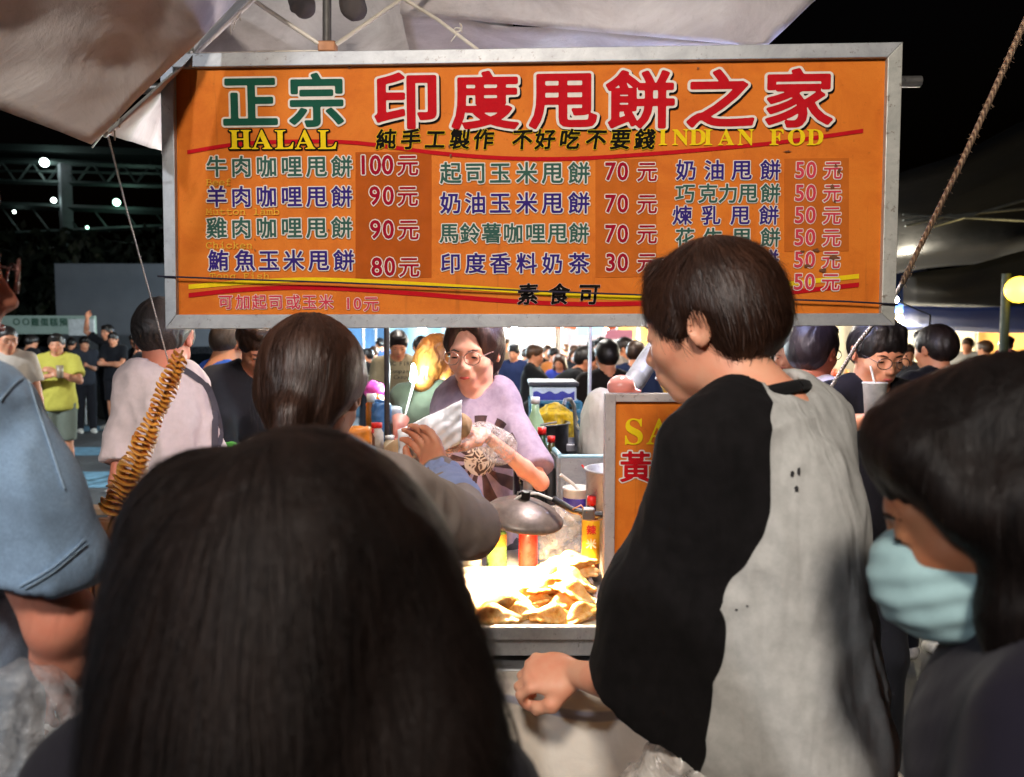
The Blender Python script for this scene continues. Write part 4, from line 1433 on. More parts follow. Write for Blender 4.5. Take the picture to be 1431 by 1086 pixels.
letters(mbt, '○○雞蛋糕預訂', lambda u, v, l: base + Vector((u, -l, v)), .012, 0, 0, 1.0, N=44, spots=[((i - 3) * 13 * m_, 0) for i in range(7)], em=12 * m_)
mbt.build('lettering', mat_plain('green_print', '#23503f', .7, bump=0), bb)
for px in (-20, 40, 120):
    p1 = at(px, 460, 14.9); mb = MB(); mb.box((p1.x, 14.95, p1.z / 2), (.06, .06, p1.z)); mb.build('post', M_DSTEEL, bb)
wb = MB(); a, b = at(96, 446, 14.2), at(132, 469, 14.2); wb.box(((a.x + b.x) / 2, 14.2, (a.z + b.z) / 2), (b.x - a.x, .03, a.z - b.z)); p1 = at(114, 460, 14.24); wb.box((p1.x, 14.24, p1.z / 2 - .2), (.05, .04, p1.z - .4))
tag(wb.build('notice_board', mat_plain('white_board', '#b9bec0', .6)), 'small blank white notice board on a post before the pale signboard', 'sign')
# low dark parked vans / cars behind the crowd at the left
def car(label, x, y, col, rz=0):
    t = thing('parked_car', label, 'car', (x, y, 0), 'cars parked behind the crowd on the left'); R = Euler((0, 0, rz)).to_matrix()
    prof = [(-2.1, .35), (-2.15, .8), (-1.5, .95), (-.9, 1.38), (.8, 1.42), (1.5, .98), (2.1, .85), (2.15, .4)]
    mb = MB(); vs = []
    for sy, k in ((-.82, 1), (.82, 1)):
        for (px, pz) in prof: vs.append(Vector((x, y, 0)) + R @ Vector((px, sy * (.86 if pz > 1.2 else 1), pz)))
    n = len(prof); fs = [tuple(range(n)), tuple(range(2 * n - 1, n - 1, -1))] + [(i, (i + 1) % n, n + (i + 1) % n, n + i) for i in range(n)]
    mb.add(vs, fs); o = mb.build('body', mat_plain('car_paint_' + col, col, .3, metal=.3, bump=0), t); bv = o.modifiers.new('b', 'BEVEL'); bv.width = .08; bv.segments = 3
    for sy in (-.80, .80):
        g = MB(); pts = [(-1.25, 1.0), (-.82, 1.32), (.75, 1.35), (1.25, 1.02)]
        g.add([Vector((x, y, 0)) + R @ Vector((px, sy * (1.04 if pz < 1.1 else .92), pz)) for px, pz in pts], [(0, 1, 2, 3)]); g.build('side_window', mat_plain('dark_glass', '#0c0f12', .1, bump=0), t)
    for px in (-1.35, 1.35):
        for sy in (-.84, .84):
            w = MB(); w.tube([Vector((x, y, 0)) + R @ Vector((px, sy - .09, .33)), Vector((x, y, 0)) + R @ Vector((px, sy + .09, .33))], .33, 18, smooth=False); w.build('wheel', mat_plain('tyre', '#101010', .9), t)
car('dark hatchback parked beyond the man in glasses at the far left', -10.6, 15.9, '#15171b', .1)
car('dark grey car parked in front of the grey container wall', -6.9, 15.9, '#23262b', -.05)

# ---------------------------------------------------------------- market stalls behind the crowd
def m_lit(name, c, c2=None, sc=1.2):
    t = NT(name); n = t.noise(sc, 4, .6, t.coord()); c = hexc(c); c2 = hexc(c2) if c2 else tuple(x * .7 for x in c)
    t.base(t.ramp(n, [(.35, c2), (.65, c)])); t.set(rough=.8, spec=.1); return t.m
def table(parent, x0, x1, y0, y1, z, cloth):
    mb = MB(); mb.box(((x0 + x1) / 2, (y0 + y1) / 2, z), (x1 - x0, y1 - y0, .05), bev=.01); mb.build('table_top', cloth, parent)
    mb = MB(); mb.box(((x0 + x1) / 2, y0 + .02, z / 2 - .03), (x1 - x0 - .04, .03, z - .08)); mb.build('front_cloth', cloth, parent)
def stall(label, x0, x1, Y, backc, topc, clothc, lampm, lampe, lampc, depth=2.2, top=2.35, val=True, sign=None, signc='#c03030', pos=None):
    st = thing('market_stall', label, 'stall', ((x0 + x1) / 2, Y, 0), 'lit stalls behind the crowd')
    bm_ = m_lit('back_' + backc, backc); tm = mat_cloth('tarp_' + topc, topc); cm = m_lit('table_' + clothc, clothc)
    mb = MB(); mb.grid(lambda u, v: Vector((x0 + (x1 - x0) * u, Y + depth + .05 * math.sin(u * 22) , .6 + (top - .6) * v)), 24, 4); solid(mb.build('back_sheet', bm_, st), .01)
    mb = MB(); mb.grid(lambda u, v: Vector((x0 - .2 + (x1 - x0 + .4) * u, Y - .3 + (depth + .6) * v, top + .75 * (1 - abs(2 * v - 1)) - .06 * math.sin(u * 9.4) ** 2)), 14, 8); solid(mb.build('roof_sheet', tm, st), .01)
    if val:
        mb = MB(); mb.grid(lambda u, v: Vector((x0 - .2 + (x1 - x0 + .4) * u, Y - .32, top + .01 - (.22 + .05 * abs(math.sin(u * 28))) * v)), 40, 2); solid(mb.build('valance', tm, st), .006)
    for xx in (x0, x1):
        for yy in (Y - .25, Y + depth):
            mb = MB(); mb.tube([(xx, yy, 0), (xx, yy, top)], .022, 8); mb.build('post', M_STEEL, st)
    table(st, x0 + .1, x1 - .1, Y + .1, Y + .8, .86, cm)
    rr = random.Random(int(x0 * 31 + Y * 7)); cols = ['#b84a2a', '#d2b24a', '#3d7a46', '#d8d4c8', '#2f5fa0', '#a8702a', '#c8c8cc']
    for k in range(int((x1 - x0) / .22)):
        x = x0 + .2 + k * .22; r = rr.uniform(.04, .08); h = rr.uniform(.1, .3); c = rr.choice(cols)
        mb = MB(); mb.lathe([(0, 0), (r, 0), (r * 1.05, h * .7), (r * rr.uniform(.3, .9), h), (0, h)], c=(x, Y + .35 + rr.uniform(-.15, .2), .887), n=10)
        tag(mb.build('container', mat_plain('goods_' + c, c, .5)), 'container on the table of the ' + ' '.join(label.split()[:9]), 'container', 'containers on the far stall tables')
    p = Vector(pos) if pos else Vector(((x0 + x1) / 2, Y + .6, top - .25))
    ball(st, p, .07, lampm, 'bulb'); mb = MB(); mb.tube([p + Vector((0, 0, .06)), p + Vector((0, 0, .45))], .008, 6); mb.build('lamp_cord', M_STRAPK, st)
    lamp('POINT', p + Vector((0, -.12, -.1)), lampe * 2.4, lampc, .12, parent=st)
    return st
M_STRAPK = mat_plain('black_rubber', '#121212', .7)
stall('stall with pale cyan sheets and a cyan white bulb left of the keeper', -2.6, -.2, 13.2, '#9fc4d8', '#5b86a8', '#7fa7b8', M_LEDC, 170, (.72, .93, 1), pos=(-1.5, 12.4, 1.82))
stall('stall with bright white curtains right of the keeper', -.15, 1.0, 15.0, '#dcdfe2', '#c8ccd0', '#a8a090', M_LEDW, 190, (.95, .98, 1), pos=(.05, 14.4, 1.9))
stall('stall under a red and orange striped awning behind the crowd', 1.1, 3.0, 15.6, '#a8a8b4', '#9a4a2a', '#b08a5a', M_LEDWARM, 120, (1, .86, .66), top=2.1)
stall('warmly lit food stall with a yellow back wall right of the white pole', 2.1, 4.3, 12.6, '#d8b46a', '#6a6e74', '#c89a4a', M_LEDWARM, 190, (1, .84, .55), pos=(2.55, 13.2, 1.75))
stall('pink stall at the right end of the gap under the board', 3.6, 5.6, 14.4, '#c87a8c', '#8a3f50', '#c0b0a0', M_LEDWARM, 120, (1, .85, .8))
stall('bright stall with white back wall under the far right blue canopy', 8.0, 10.8, 15.0, '#d8d0b4', '#203a78', '#a8a090', M_LEDWARM, 260, (1, .9, .65), pos=(8.7, 15.2, 1.9))
stall('orange lit stall at the far right edge', 10.9, 13.8, 15.5, '#c89858', '#24407e', '#a86a3a', M_LEDWARM, 260, (1, .82, .5))
stall('blue-sheeted stall far back left of the dark pole', -5.2, -2.8, 15.5, '#5f84a8', '#35506e', '#54748c', M_LEDC, 130, (.75, .9, 1))
stall('stall with grey sheets behind the people at the board corner', 5.7, 7.8, 13.5, '#a09a88', '#24407e', '#888070', M_LEDWARM, 120, (1, .9, .7), pos=(6.9, 13.2, 2.0))
# light-blue screen above the crowd and pink sign beside it
mb = MB(); a, b = at(806, 452, 10.5), at(844, 469, 10.5); mb.box(((a.x + b.x) / 2, 10.5, (a.z + b.z) / 2), (b.x - a.x, .06, a.z - b.z), bev=.01)
tag(mb.build('menu_screen', mat_emit('cyan_screen', '#8fd8ee', .9)), 'glowing light blue panel hanging above the crowd behind the board', 'screen')
mb = MB(); a, b = at(846, 461, 12.0), at(884, 474, 12.0); mb.box(((a.x + b.x) / 2, 12.0, (a.z + b.z) / 2), (b.x - a.x, .04, a.z - b.z)); p1 = at(865, 470, 12.03); mb.box((p1.x, 12.04, p1.z / 2), (.03, .03, p1.z))
tag(mb.build('price_sign', m_lit('pink_sign', '#d88a9c')), 'pink price sign on a thin post deep in the gap', 'sign')
for lab, px, yt, Y, r, m in (('white upright tent pole standing in the gap right of the keeper', 824, 440, 3.3, .0085, '#c8c8cc'),
                             ('dark upright pole beside the man in the sand-coloured tee', 539, 440, 2.9, .011, '#3a3634')):
    p1 = at(px, yt, Y); mb = MB(); mb.tube([(p1.x, Y, 0), (p1.x, Y, 1.2), (p1.x + .01, Y, 2.6)], r, 10)
    tag(mb.build('tent_pole', mat_plain('pole_' + m, m, .4, metal=.3, bump=0)), lab, 'pole')

# yellow floodlight, white lamp and dark canopies at the right
fl = thing('floodlight', 'glowing yellow floodlight on a pole at the right edge', 'lamp', (at(1420, 470, 8.6).x, 8.6, 0))
p = at(1422, 405, 8.6); mb = MB(); mb.box(p + Vector((0, .1, 0)), (.16, .10, .12), bev=.02); mb.build('housing', M_DSTEEL, fl)
ball(fl, p + Vector((0, -.03, 0)), .15, M_LEDY, 'globe')
mb = MB(); mb.tube([(p.x, 8.8, 0), (p.x, 8.8, p.z + .2)], .05, 10); mb.build('pole', M_DSTEEL, fl)
lamp('POINT', p + Vector((0, -.35, 0)), 16, (1, .80, .38), .15, parent=fl)
wl_ = thing('work_lamp', 'small bright white lamp on a thin arm beside the lower right corner of the board', 'lamp', at(1262, 430, 5.0))
ball(wl_, at(1251, 419, 5.0), .022, mat_emit('led_white_hot', '#fffaf0', 60), 'bulb'); mb = MB(); mb.tube([at(1251, 419, 5.0), at(1275, 430, 5.02), at(1300, 440, 5.04), (at(1300, 440, 5.04).x, 5.04, 0)], .006, 6); mb.build('arm', M_STRAPK, wl_)
lamp('POINT', at(1251, 419, 4.95), 1.5, (1, .97, .9), .03, parent=wl_)
M_DTARP = mat_cloth('dark_tarp', '#0f1012', fold=.5, spec=.02); M_BTARP = mat_cloth('blue_tarp', '#1f3f8f', fold=.5)
def sheet(label, corners, mat, sag=.1, cat='canopy', name='canopy', nu=14, nv=14, seed=1):
    c = [Vector(x) for x in corners]; mb = MB(); rr = random.Random(seed); ph = rr.uniform(0, 6)
    def fn(u, v):
        p = c[0] * (1 - u) * (1 - v) + c[1] * u * (1 - v) + c[2] * u * v + c[3] * (1 - u) * v
        return p + Vector((0, 0, -sag * math.sin(u * math.pi) * math.sin(v * math.pi) + sag * .12 * math.sin(u * 11 + v * 5 + ph) + sag * .08 * math.sin(v * 17 + ph)))
    mb.grid(fn, nu, nv); o = solid(mb.build(name, mat), .004); return tag(o, label, cat)
sheet('dark grey tent canopy at the upper right behind the rope', [at(1225, 262, 7.5), at(1560, 120, 7.5), at(1600, 330, 11.5), at(1215, 388, 11.5)], M_DTARP, .25)
sheet('second dark canopy slope low at the right', [at(1262, 388, 9), at(1560, 330, 9), at(1560, 430, 12.5), at(1262, 434, 12.5)], M_DTARP, .2, seed=4)
sheet('deep blue tarpaulin stretched over the far right stalls', [at(1262, 430, 11), at(1600, 428, 11), at(1600, 466, 14.2), at(1262, 462, 14.2)], M_BTARP, .12, seed=3)
tr = thing('tent_truss', 'thin crossed tent truss under the dark canopy at the right', 'truss', at(1340, 300, 8))
for (x0, y0, x1, y1) in ((1262, 308, 1431, 292), (1262, 300, 1500, 312), (1300, 318, 1431, 280), (1265, 316, 1330, 300)):
    beam(tr, at(x0, y0, 8.2), at(x1, y1, 8.2), .014, mat_plain('truss_grey', '#6d706c', .5, metal=.4), 'bar')
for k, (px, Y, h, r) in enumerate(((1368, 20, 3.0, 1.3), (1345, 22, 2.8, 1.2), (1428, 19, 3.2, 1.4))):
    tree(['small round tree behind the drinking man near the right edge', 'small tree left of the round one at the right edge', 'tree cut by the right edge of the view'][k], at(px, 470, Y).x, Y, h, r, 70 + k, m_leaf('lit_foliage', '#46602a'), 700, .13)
bd = thing('far_building', 'long low lit building with a red roof at the far right', 'building', (26, 45, 0))
mb = MB(); mb.box((28, 46, 1.3), (18, 6, 2.6)); mb.build('wall', m_lit('lit_wall', '#d8c69a'), bd)
mb = MB(); mb.add([(18.6, 42.6, 2.6), (37.4, 42.6, 2.6), (36.8, 46, 3.9), (19.2, 46, 3.9)], [(0, 1, 2, 3)]); solid(mb.build('roof', mat_plain('red_roof', '#7a2f20', .7, nscale=4), bd), .1)
M_WIN = mat_emit('lit_window', '#ffdf98', 2.2)
for k in range(11):
    mb = MB(); mb.box((19.8 + k * 1.6, 42.97, 1.5), (.8, .06, 1.1)); f = mb.build('window', M_WIN, bd)

# ---------------------------------------------------------------- the canopy over the stall
def m_tarp():
    t = NT('soiled_white_tarp'); v = t.coord(); n = t.noise(3.5, 6, .7, v, 1.2); n2 = t.noise(24, 5, .7, v, .8); n3 = t.noise(500, 2, .5, v)
    c = t.ramp(n, [(.3, hexc('#a8a09e')), (.5, hexc('#bbb4b2')), (.7, hexc('#cbc6c4'))])
    c = t.mix(t.ramp(n2, [(.58, 0.0), (.78, .25)]), c, hexc('#6a625a')); t.base(c)
    t.set(rough=.8, spec=.2); t.b.inputs['Subsurface Weight'].default_value = 0
    t.bump(t.math('ADD', t.math('ADD', n, t.math('MULTIPLY', n2, .3)), t.math('MULTIPLY', n3, .02)), .3, .016); return t.m
M_TARP = m_tarp()
can = thing('stall_canopy', 'soiled white pop-up canopy with crossed white poles stretched over the stall and the camera', 'canopy', at(456, 70, 2.3))
def panel(c, sag, seed, nu=30, nv=30, crease=.012):
    c = [Vector(x) for x in c]; nrm = (c[1] - c[0]).cross(c[3] - c[0]).normalized(); rr = random.Random(seed); ph = [rr.uniform(0, 6) for _ in range(4)]
    if nrm.z > 0: nrm = -nrm
    def fn(u, v):
        p = c[0] * (1 - u) * (1 - v) + c[1] * u * (1 - v) + c[2] * u * v + c[3] * (1 - u) * v
        e = math.sin(u * math.pi) * math.sin(v * math.pi)
        d = sag * e + crease * (math.sin(u * 14 + v * 6 + ph[0]) + .6 * math.sin(v * 21 - u * 9 + ph[1]) + .4 * math.sin((u + v) * 33 + ph[2])) * (.3 + .7 * min(1, e * 2))
        return p + nrm * d
    mb = MB(); mb.grid(fn, nu, nv); o = solid(mb.build('canopy_panel', M_TARP, can), .0012); return o
K1 = at(128, 202, 1.55); K2 = at(395, -60, 1.95)
panel([K1, K2, at(300, -900, 1.2), at(-700, -110, .9)], .05, 1)
panel([at(150, 188, 1.62), at(235, 214, 2.35), at(240, -20, 2.9), at(372, -20, 2.02)], .02, 2, crease=.006)
panel([at(225, 214, 2.36), at(700, 214, 2.45), at(735, -160, 3.0), at(238, -160, 3.0)], .05, 3)
panel([at(560, 20, 2.2), at(1070, 66, 2.15), at(1310, -160, 1.9), at(540, -420, 1.9)], .05, 4)
panel([at(560, 20, 2.22), at(1070, 66, 2.16), at(1040, 190, 3.6), at(600, 190, 3.6)], .04, 5)
M_POLE = mat_plain('cream_pole', '#c8bfae', .4, var=.15, bump=0)
def rod(p, r, name='pole', mat=None, parent=None):
    mb = MB(); mb.tube(p, r, 10); return mb.build(name, mat or M_POLE, parent or can)
rod([at(146, 190, 1.62), at(255, 92, 1.85), at(372, -16, 2.02)], .0048)
rod([at(345, -6, 2.1), at(398, 30, 2.12), at(450, 64, 2.14)], .006); rod([at(470, 62, 2.14), at(512, 33, 2.13), at(560, 0, 2.12), at(600, -30, 2.1)], .006)
rod([at(560, -4, 2.1), at(612, 28, 2.12), at(668, 70, 2.14)], .005)
rod([at(457, 66, 2.16), at(457, -80, 2.2)], .0125, 'post', mat_plain('grey_post', '#6c6862', .4, metal=.6)); 
mb = MB(); mb.box(at(458, 67, 2.15), (.05, .035, .03), bev=.004); mb.build('bracket', mat_plain('bracket_copper', '#a4714c', .5, metal=.3), can)
rod([at(268, 75, 2.1), at(360, 72, 2.12), at(450, 71, 2.14)], .0026, 'cross_cord')
rr = random.Random(3)
for (x, y, Y) in ((260, 88, 1.87), (264, 72, 1.88), (330, 28, 1.96), (322, 34, 1.95), (160, 178, 1.65), (143, 188, 1.6), (640, 45, 2.13)):
    c = at(x, y, Y); mb = MB(); mb.tube([c + Vector((math.cos(a) * .011, math.sin(a) * .006, math.sin(a * 1.0) * .011 + .002 * a)) for a in np.linspace(0, 7.5, 16)], .0022, 6); mb.tube([c, c + Vector((rr.uniform(-.02, .02), -.01, -.03))], .0018, 5); mb.build('knot', M_POLE, can)
for lab, x, y in (('dark rolled bag hanging left of the canopy post', 420, 2), ('dark rolled bag hanging right of the canopy post', 492, 6)):
    S = SDF(); c = np.array(at(x, y, 2.25)); S.ell(c, V3c(.036, .03, .040), k=.02) if False else S.ell(c, np.array((.036, .03, .040)), k=.02); S.ell(c + np.array((.012, 0, -.016)), np.array((.026, .024, .026)), k=.02)
    tag(obj('bag', S.mesh('bag', .006, disp=folds(.004, (30, 30, 30), int(x))), mat_cloth('dark_brown_bag', '#4a4340')), lab, 'bag')
# ropes
def m_rope(name, c1, c2):
    t = NT(name); v = t.coord(scale=(1, 1, 1), rot=(0, .5, 0)); w = t.node('ShaderNodeTexWave'); w.inputs['Scale'].default_value = 60; w.inputs['Distortion'].default_value = 1; t.link(v, w.inputs[0])
    t.base(t.ramp(w.outputs['Fac'], [(.3, hexc(c1)), (.7, hexc(c2))])); t.set(rough=.85); t.bump(w.outputs['Fac'], .8, .003); return t.m
def rope(label, pts, r, mat, strands_=3, turns=60, fr=0):
    P = [Vector(p) for p in pts]; L = sum((P[i + 1] - P[i]).length for i in range(len(P) - 1)); mb = MB()
    N = int(turns * 8); base = []
    for i in range(N + 1):
        f = i / N * (len(P) - 1); k = min(int(f), len(P) - 2); base.append(P[k].lerp(P[k + 1], f - k))
    t = (P[-1] - P[0]).normalized(); x = t.cross(Vector((0, 1, 0))).normalized(); y = t.cross(x)
    for s_ in range(strands_):
        mb.tube([b + (x * math.cos(2 * math.pi * (i / 8 + s_ / strands_)) + y * math.sin(2 * math.pi * (i / 8 + s_ / strands_))) * r * .5 for i, b in enumerate(base)], r * .62, 6)
    o = mb.build('rope', mat); 
    rr = random.Random(4); fz = MB()
    for k in range(fr):
        b = rr.choice(base); d = Vector((rr.uniform(-1, 1), rr.uniform(-1, 1), rr.uniform(-.6, .6))).normalized(); fz.tube([b, b + d * r * 1.2, b + d * r * 2 + Vector((0, 0, -r * rr.random()))], .00035, 3, caps=False)
    if fr: tag(obj('rope_fibres', fz.mesh('rope_fibres'), mat, o), kind='stuff')
    return tag(o, label, 'rope')
M_ROPE = m_rope('hemp_rope', '#7d6350', '#b89878'); M_ROPEW = m_rope('white_rope', '#9a948e', '#cfc9c2')
rope('thick twisted tan guy rope running diagonally down at the right of the board', [at(1460, -30, 1.35), at(1345, 225, 1.55), at(1272, 372, 1.75), at(1262, 395, 1.78)], .0055, M_ROPE, 3, 95, 260)
rope('white lower end of the guy rope below the corner of the board', [at(1262, 394, 1.785), at(1240, 430, 1.86), at(1200, 478, 1.96), at(1150, 560, 2.1), at(1120, 640, 2.25)], .0050, M_ROPEW, 3, 60, 0)
rope('thin tan cord hanging from the canopy corner down to the left of the board', [at(150, 186, 1.63), at(176, 290, 1.9), at(214, 428, 2.2), at(250, 560, 2.5)], .0022, M_ROPEW, 2, 60, 0)

for k, (x, y, z, e, c) in enumerate(((-.9, 6.4, 2.5, 60, (1, .93, .84)), (.35, 5.6, 2.55, 70, (1, .95, .88)), (1.5, 6.6, 2.5, 80, (1, .92, .80)), (.4, 9.2, 2.6, 110, (.9, .97, 1)), (2.3, 9.6, 2.6, 110, (1, .92, .78)), (5.2, 9.8, 2.8, 90, (1, .9, .7)), (-2.4, 9.6, 2.8, 110, (.85, .96, 1)))):  # bulbs added out of view behind the board to brighten the crowd
    s_ = thing('string_bulb', ['first bulb of the market string, above the golden-haired woman', 'bulb over the aisle right behind the keeper', 'bulb above the people right of the white pole', 'bulb over the middle of the crowd', 'bulb over the right end of the crowd', 'bulb near the people below the right corner of the board', 'bulb over the blue-lit stalls at the left'][k], 'lamp', (x, y, z), 'bulbs strung over the market lane')
    ball(s_, Vector((x, y, z)), .04, M_LEDWARM, 'bulb'); mb = MB(); mb.tube([(x, y, z + .04), (x, y, z + .25)], .006, 6); mb.build('cord', M_STRAPK, s_)
    lamp('POINT', (x, y, z - .06), e, c, .06, parent=s_)
mb = MB(); mb.tube([(-4, 8.5, 2.9), (-.9, 6.4, 2.75), (.35, 5.6, 2.8), (1.5, 6.6, 2.75), (.4, 9.2, 2.85), (2.3, 9.6, 2.85), (5.2, 9.8, 3.05)], .006, 6); tag(mb.build('light_cable', M_STRAPK), 'black cable carrying the bulbs over the market lane', 'cable')
# ================================================================== the people close to the camera
def person_strands(R, style, n, s=None, vol=1.0, length=.06, width=.0008, col=None, seed=1, **kw):
    s = R['s']
    H = hair_sdf(style, s, vol)
    me = strands(H, n, V3(0, .035, .115) * s, length, width=width, seed=seed, **kw)
    hair = [c for c in R['root'].children if c.name.split('.')[0] == 'hair'][0]
    o = bpy.data.objects.new('hair_strands', me); COL.objects.link(o)
    o.parent = hair; me.materials.append(col or hair.data.materials[0])
    tag(o, kind='stuff')
    return o

# --- young man in the black and white raglan shirt
def m_raglan(pts, xoff=0.0):
    """white cloth body, black sleeve cloth; the seam runs down the back in the wearer's own coordinates"""
    t = NT('raglan_cloth')
    tc = t.node('ShaderNodeTexCoord'); sp = t.node('ShaderNodeSeparateXYZ'); t.link(tc.outputs['Object'], sp.inputs[0])
    fc = t.node('ShaderNodeFloatCurve'); cu = fc.mapping.curves[0]
    z0, z1 = .8, 1.6; x0, x1 = -.4, .4
    P = sorted([((z - z0) / (z1 - z0), (x - x0) / (x1 - x0)) for x, z in pts])
    while len(cu.points) < len(P): cu.points.new(.5, .5)
    for q, (a, b) in zip(cu.points, P): q.location = (min(max(a, 0), 1), min(max(b, 0), 1)); q.handle_type = 'AUTO'
    fc.mapping.update()
    zz = t.math('DIVIDE', t.math('SUBTRACT', sp.outputs[2], z0), z1 - z0)
    t.link(zz, fc.inputs['Value'])
    g = t.math('ADD', t.math('MULTIPLY', fc.outputs[0], x1 - x0), x0)
    d = t.math('SUBTRACT', sp.outputs[0], g)
    an_ = t.node('ShaderNodeAttribute', attribute_name='sleeve')
    d = t.math('MAXIMUM', d, an_.outputs['Fac'])
    fac = t.math('MULTIPLY', t.math('ADD', d, .0006), 800.0)
    cl = t.node('ShaderNodeClamp'); t.link(fac, cl.inputs[0])
    v = t.coord(); n3 = t.noise(45, 5, .65, v); n2 = t.noise(1200, 2, .5, v)
    w = t.ramp(n3, [(.3, hexc('#a8a7a2')), (.7, hexc('#bdbbb6'))])
    b = t.ramp(n3, [(.3, hexc('#0d0b0b')), (.7, hexc('#161314'))])
    t.base(t.mix(cl.outputs[0], w, b))
    seam = t.math('ABSOLUTE', d)
    sm = t.math('MULTIPLY', t.math('LESS_THAN', seam, .002), -.4)
    fo = t.noise(10, 3, .5, t.coord(scale=(1, 1, .28), rot=(0, .5, 0)), .5)
    h = t.math('ADD', t.math('ADD', fo, t.math('MULTIPLY', n2, .03)), sm)
    t.set(rough=.9, spec=.15, sheen=.02); t.bump(h, .85, .022)
    return t.m

BOY = dict(px=991, py=452, Y=1.16, face=216, lean=5, head=(18, 10, 0))
_tmp_face = Rz(BOY['face'])
M_RAG = mat_plain('raglan_placeholder', '#ffffff')
P = person('young man seen from behind in an oversized raglan shirt with one black sleeve',
           BOY['px'], BOY['py'], BOY['Y'], face=BOY['face'], lean=BOY['lean'], head=BOY['head'],
           side=3, neckfwd=.045, armL={'W': at(800, 940, 1.32), 'elW': at(922, 970, 1.10), 'curl': [66, 74, 78, 80], 'hdir': (-.92, .25, -.12), 'palm': (.1, .5, -.85), 'world': True, 'thumb_side': 1, 'thumb': .9},
           armR={'w': (-.16, -.30, .98), 'hint': (-.5, .6, -.4), 'curl': 50},
           shirt=('#bbbbbb', 'short', .8, .075), shirt_extra=[([at(975, 700, 1.12), at(932, 845, 1.07), at(908, 985, 1.08)], [.062, .080, .088], (at(900, 985, 1.08), (-.50, .1, -.86)))], pants='#b8aca0', hair=('fringe', '#2a1911'), res=.0052, loose=.028, build=.84, foldamp=.0068, hem=.46, seed=4,
           skin=('skin_boy', '#c48d70'), shoes='#303030', hairvol=1.15, hairamp=.003, headscale=.93)
seam = []
bpy.context.view_layer.update()
for (x, y) in ((1078, 575), (1078, 610), (1077, 660), (1074, 725), (1062, 757), (1048, 780), (1036, 797)):
    o_ = Vector(P['toL']((0, 0, CAMZ)).tolist()); d_ = (Vector(P['toL'](at(x, y, 1.0)).tolist()) - o_).normalized()
    hit, loc_, _n, _i = P['shirt'].ray_cast(o_, d_)
    l = loc_ if hit else P['toL'](at(x, y, 1.03))
    seam.append((l[0], l[2]))
_d = (seam[-1][0] - seam[-3][0], seam[-1][1] - seam[-3][1]); seam += [(seam[-1][0] + _d[0] * k, seam[-1][1] + _d[1] * k) for k in (.8, 1.7)]
zl = min(z for x, z in seam); seam += [(.38, zl - .05), (.39, .85)]
_sv = SDF(); _sv.chain([P['toL'](p) for p in (at(975, 700, 1.12), at(932, 845, 1.07), at(908, 985, 1.08))], [.062, .080, .088], k=.05)
_me = P['shirt'].data; _co = np.zeros(len(_me.vertices) * 3, np.float32); _me.vertices.foreach_get('co', _co)
_at = _me.attributes.new('sleeve', 'FLOAT', 'POINT'); _at.data.foreach_set('value', (.026 - _sv.eval(_co.reshape(-1, 3).astype(float))).astype(np.float32))
P['shirt'].data.materials.clear(); P['shirt'].data.materials.append(m_raglan(seam))
P['shirt'].name = 'raglan_shirt'
person_strands(P, 'fringe', 8000, vol=1.15, length=.055, seed=3, lift=(.0008, .009), fly=.10)
neckband(P, mat_cloth('black_rib', '#100e0e'), r=.063, dz=.014, th=.010)
# small printed marks on the back
M_INK = mat_plain('black_ink', '#141112', .8, bump=0)
for (x, y, r, el_) in ((1106, 663, 3.2, 1.5), (1115, 659, 2.8, 2.4), (1112, 683, 3.4, 1.3), (1029, 851, 2.2, .5), (1044, 846, 2.0, .5)):
    c = on_shirt(P, x, y, .0022)
    if c is None: continue
    mb = MB(); v = (c - Vector((0, 0, CAMZ))).normalized(); u_ = v.cross(Vector((0, 0, 1))).normalized(); w_ = u_.cross(v); rr = random.Random(int(x)); m_ = c.y / FPX
    mb.add([c + (u_ * math.cos(a) * rr.uniform(.6, 1.1) + w_ * math.sin(a) * el_ * rr.uniform(.7, 1.1)) * r * m_ for a in [2 * math.pi * i / 11 for i in range(11)]], [tuple(range(11))])
    mb.build('printed_mark', M_INK, P['root'])
BOYP = P

# --- man in front of the counter, seen from behind, reaching for the paper bag
P = person('customer with hair tied low, from behind, in a grey-brown jacket, reaching for the bag',
           438, 548, 1.24, face=176, lean=14, head=(2, 10, 0),
           armR={'W': at(612, 662, 1.66), 'elW': at(652, 738, 1.36), 'curl': 40, 'hdir': (-.25, .45, .55), 'palm': (-.5, .3, .7), 'world': True, 'thumb': .6, 'thumb_side': -1},
           armL={'w': (.16, -.35, 1.0), 'hint': (.6, .5, -.4)},
           shirt=('#8d8078', 'long'), pants='#26262c', hair=('lowpony', '#2a1a13'), build=.92, res=.0056, loose=.022, foldamp=.009, seed=8, skin=('skin_man', '#b07a5e'), hairvol=.9)
person_strands(P, 'lowpony', 5000, length=.07, seed=5, fly=.05, lift=(.0005, .005), width=.0007, vol=.9)
MANP = P
sh, el, w, spec = P['arms']['R']; S = SDF(); S.chain([el + (w - el) * .35, el + (w - el) * .86], [.058, .050], k=.01)
dd = unit(w - el); x = unit(np.cross(dd, V3(0, 0, 1))); S.box(el + (w - el) * .86 + dd * .05, V3(.1, .1, .05), rd=0, k=.004, op='sub', R=np.stack([x, np.cross(dd, x), dd], 1))
lobj('turned_back_cuff', S.mesh('turned_back_cuff', .005, disp=folds(.005, (40, 40, 40), 3)), mat_cloth('pale_blue_lining', '#8e9cc4'), P['root'])

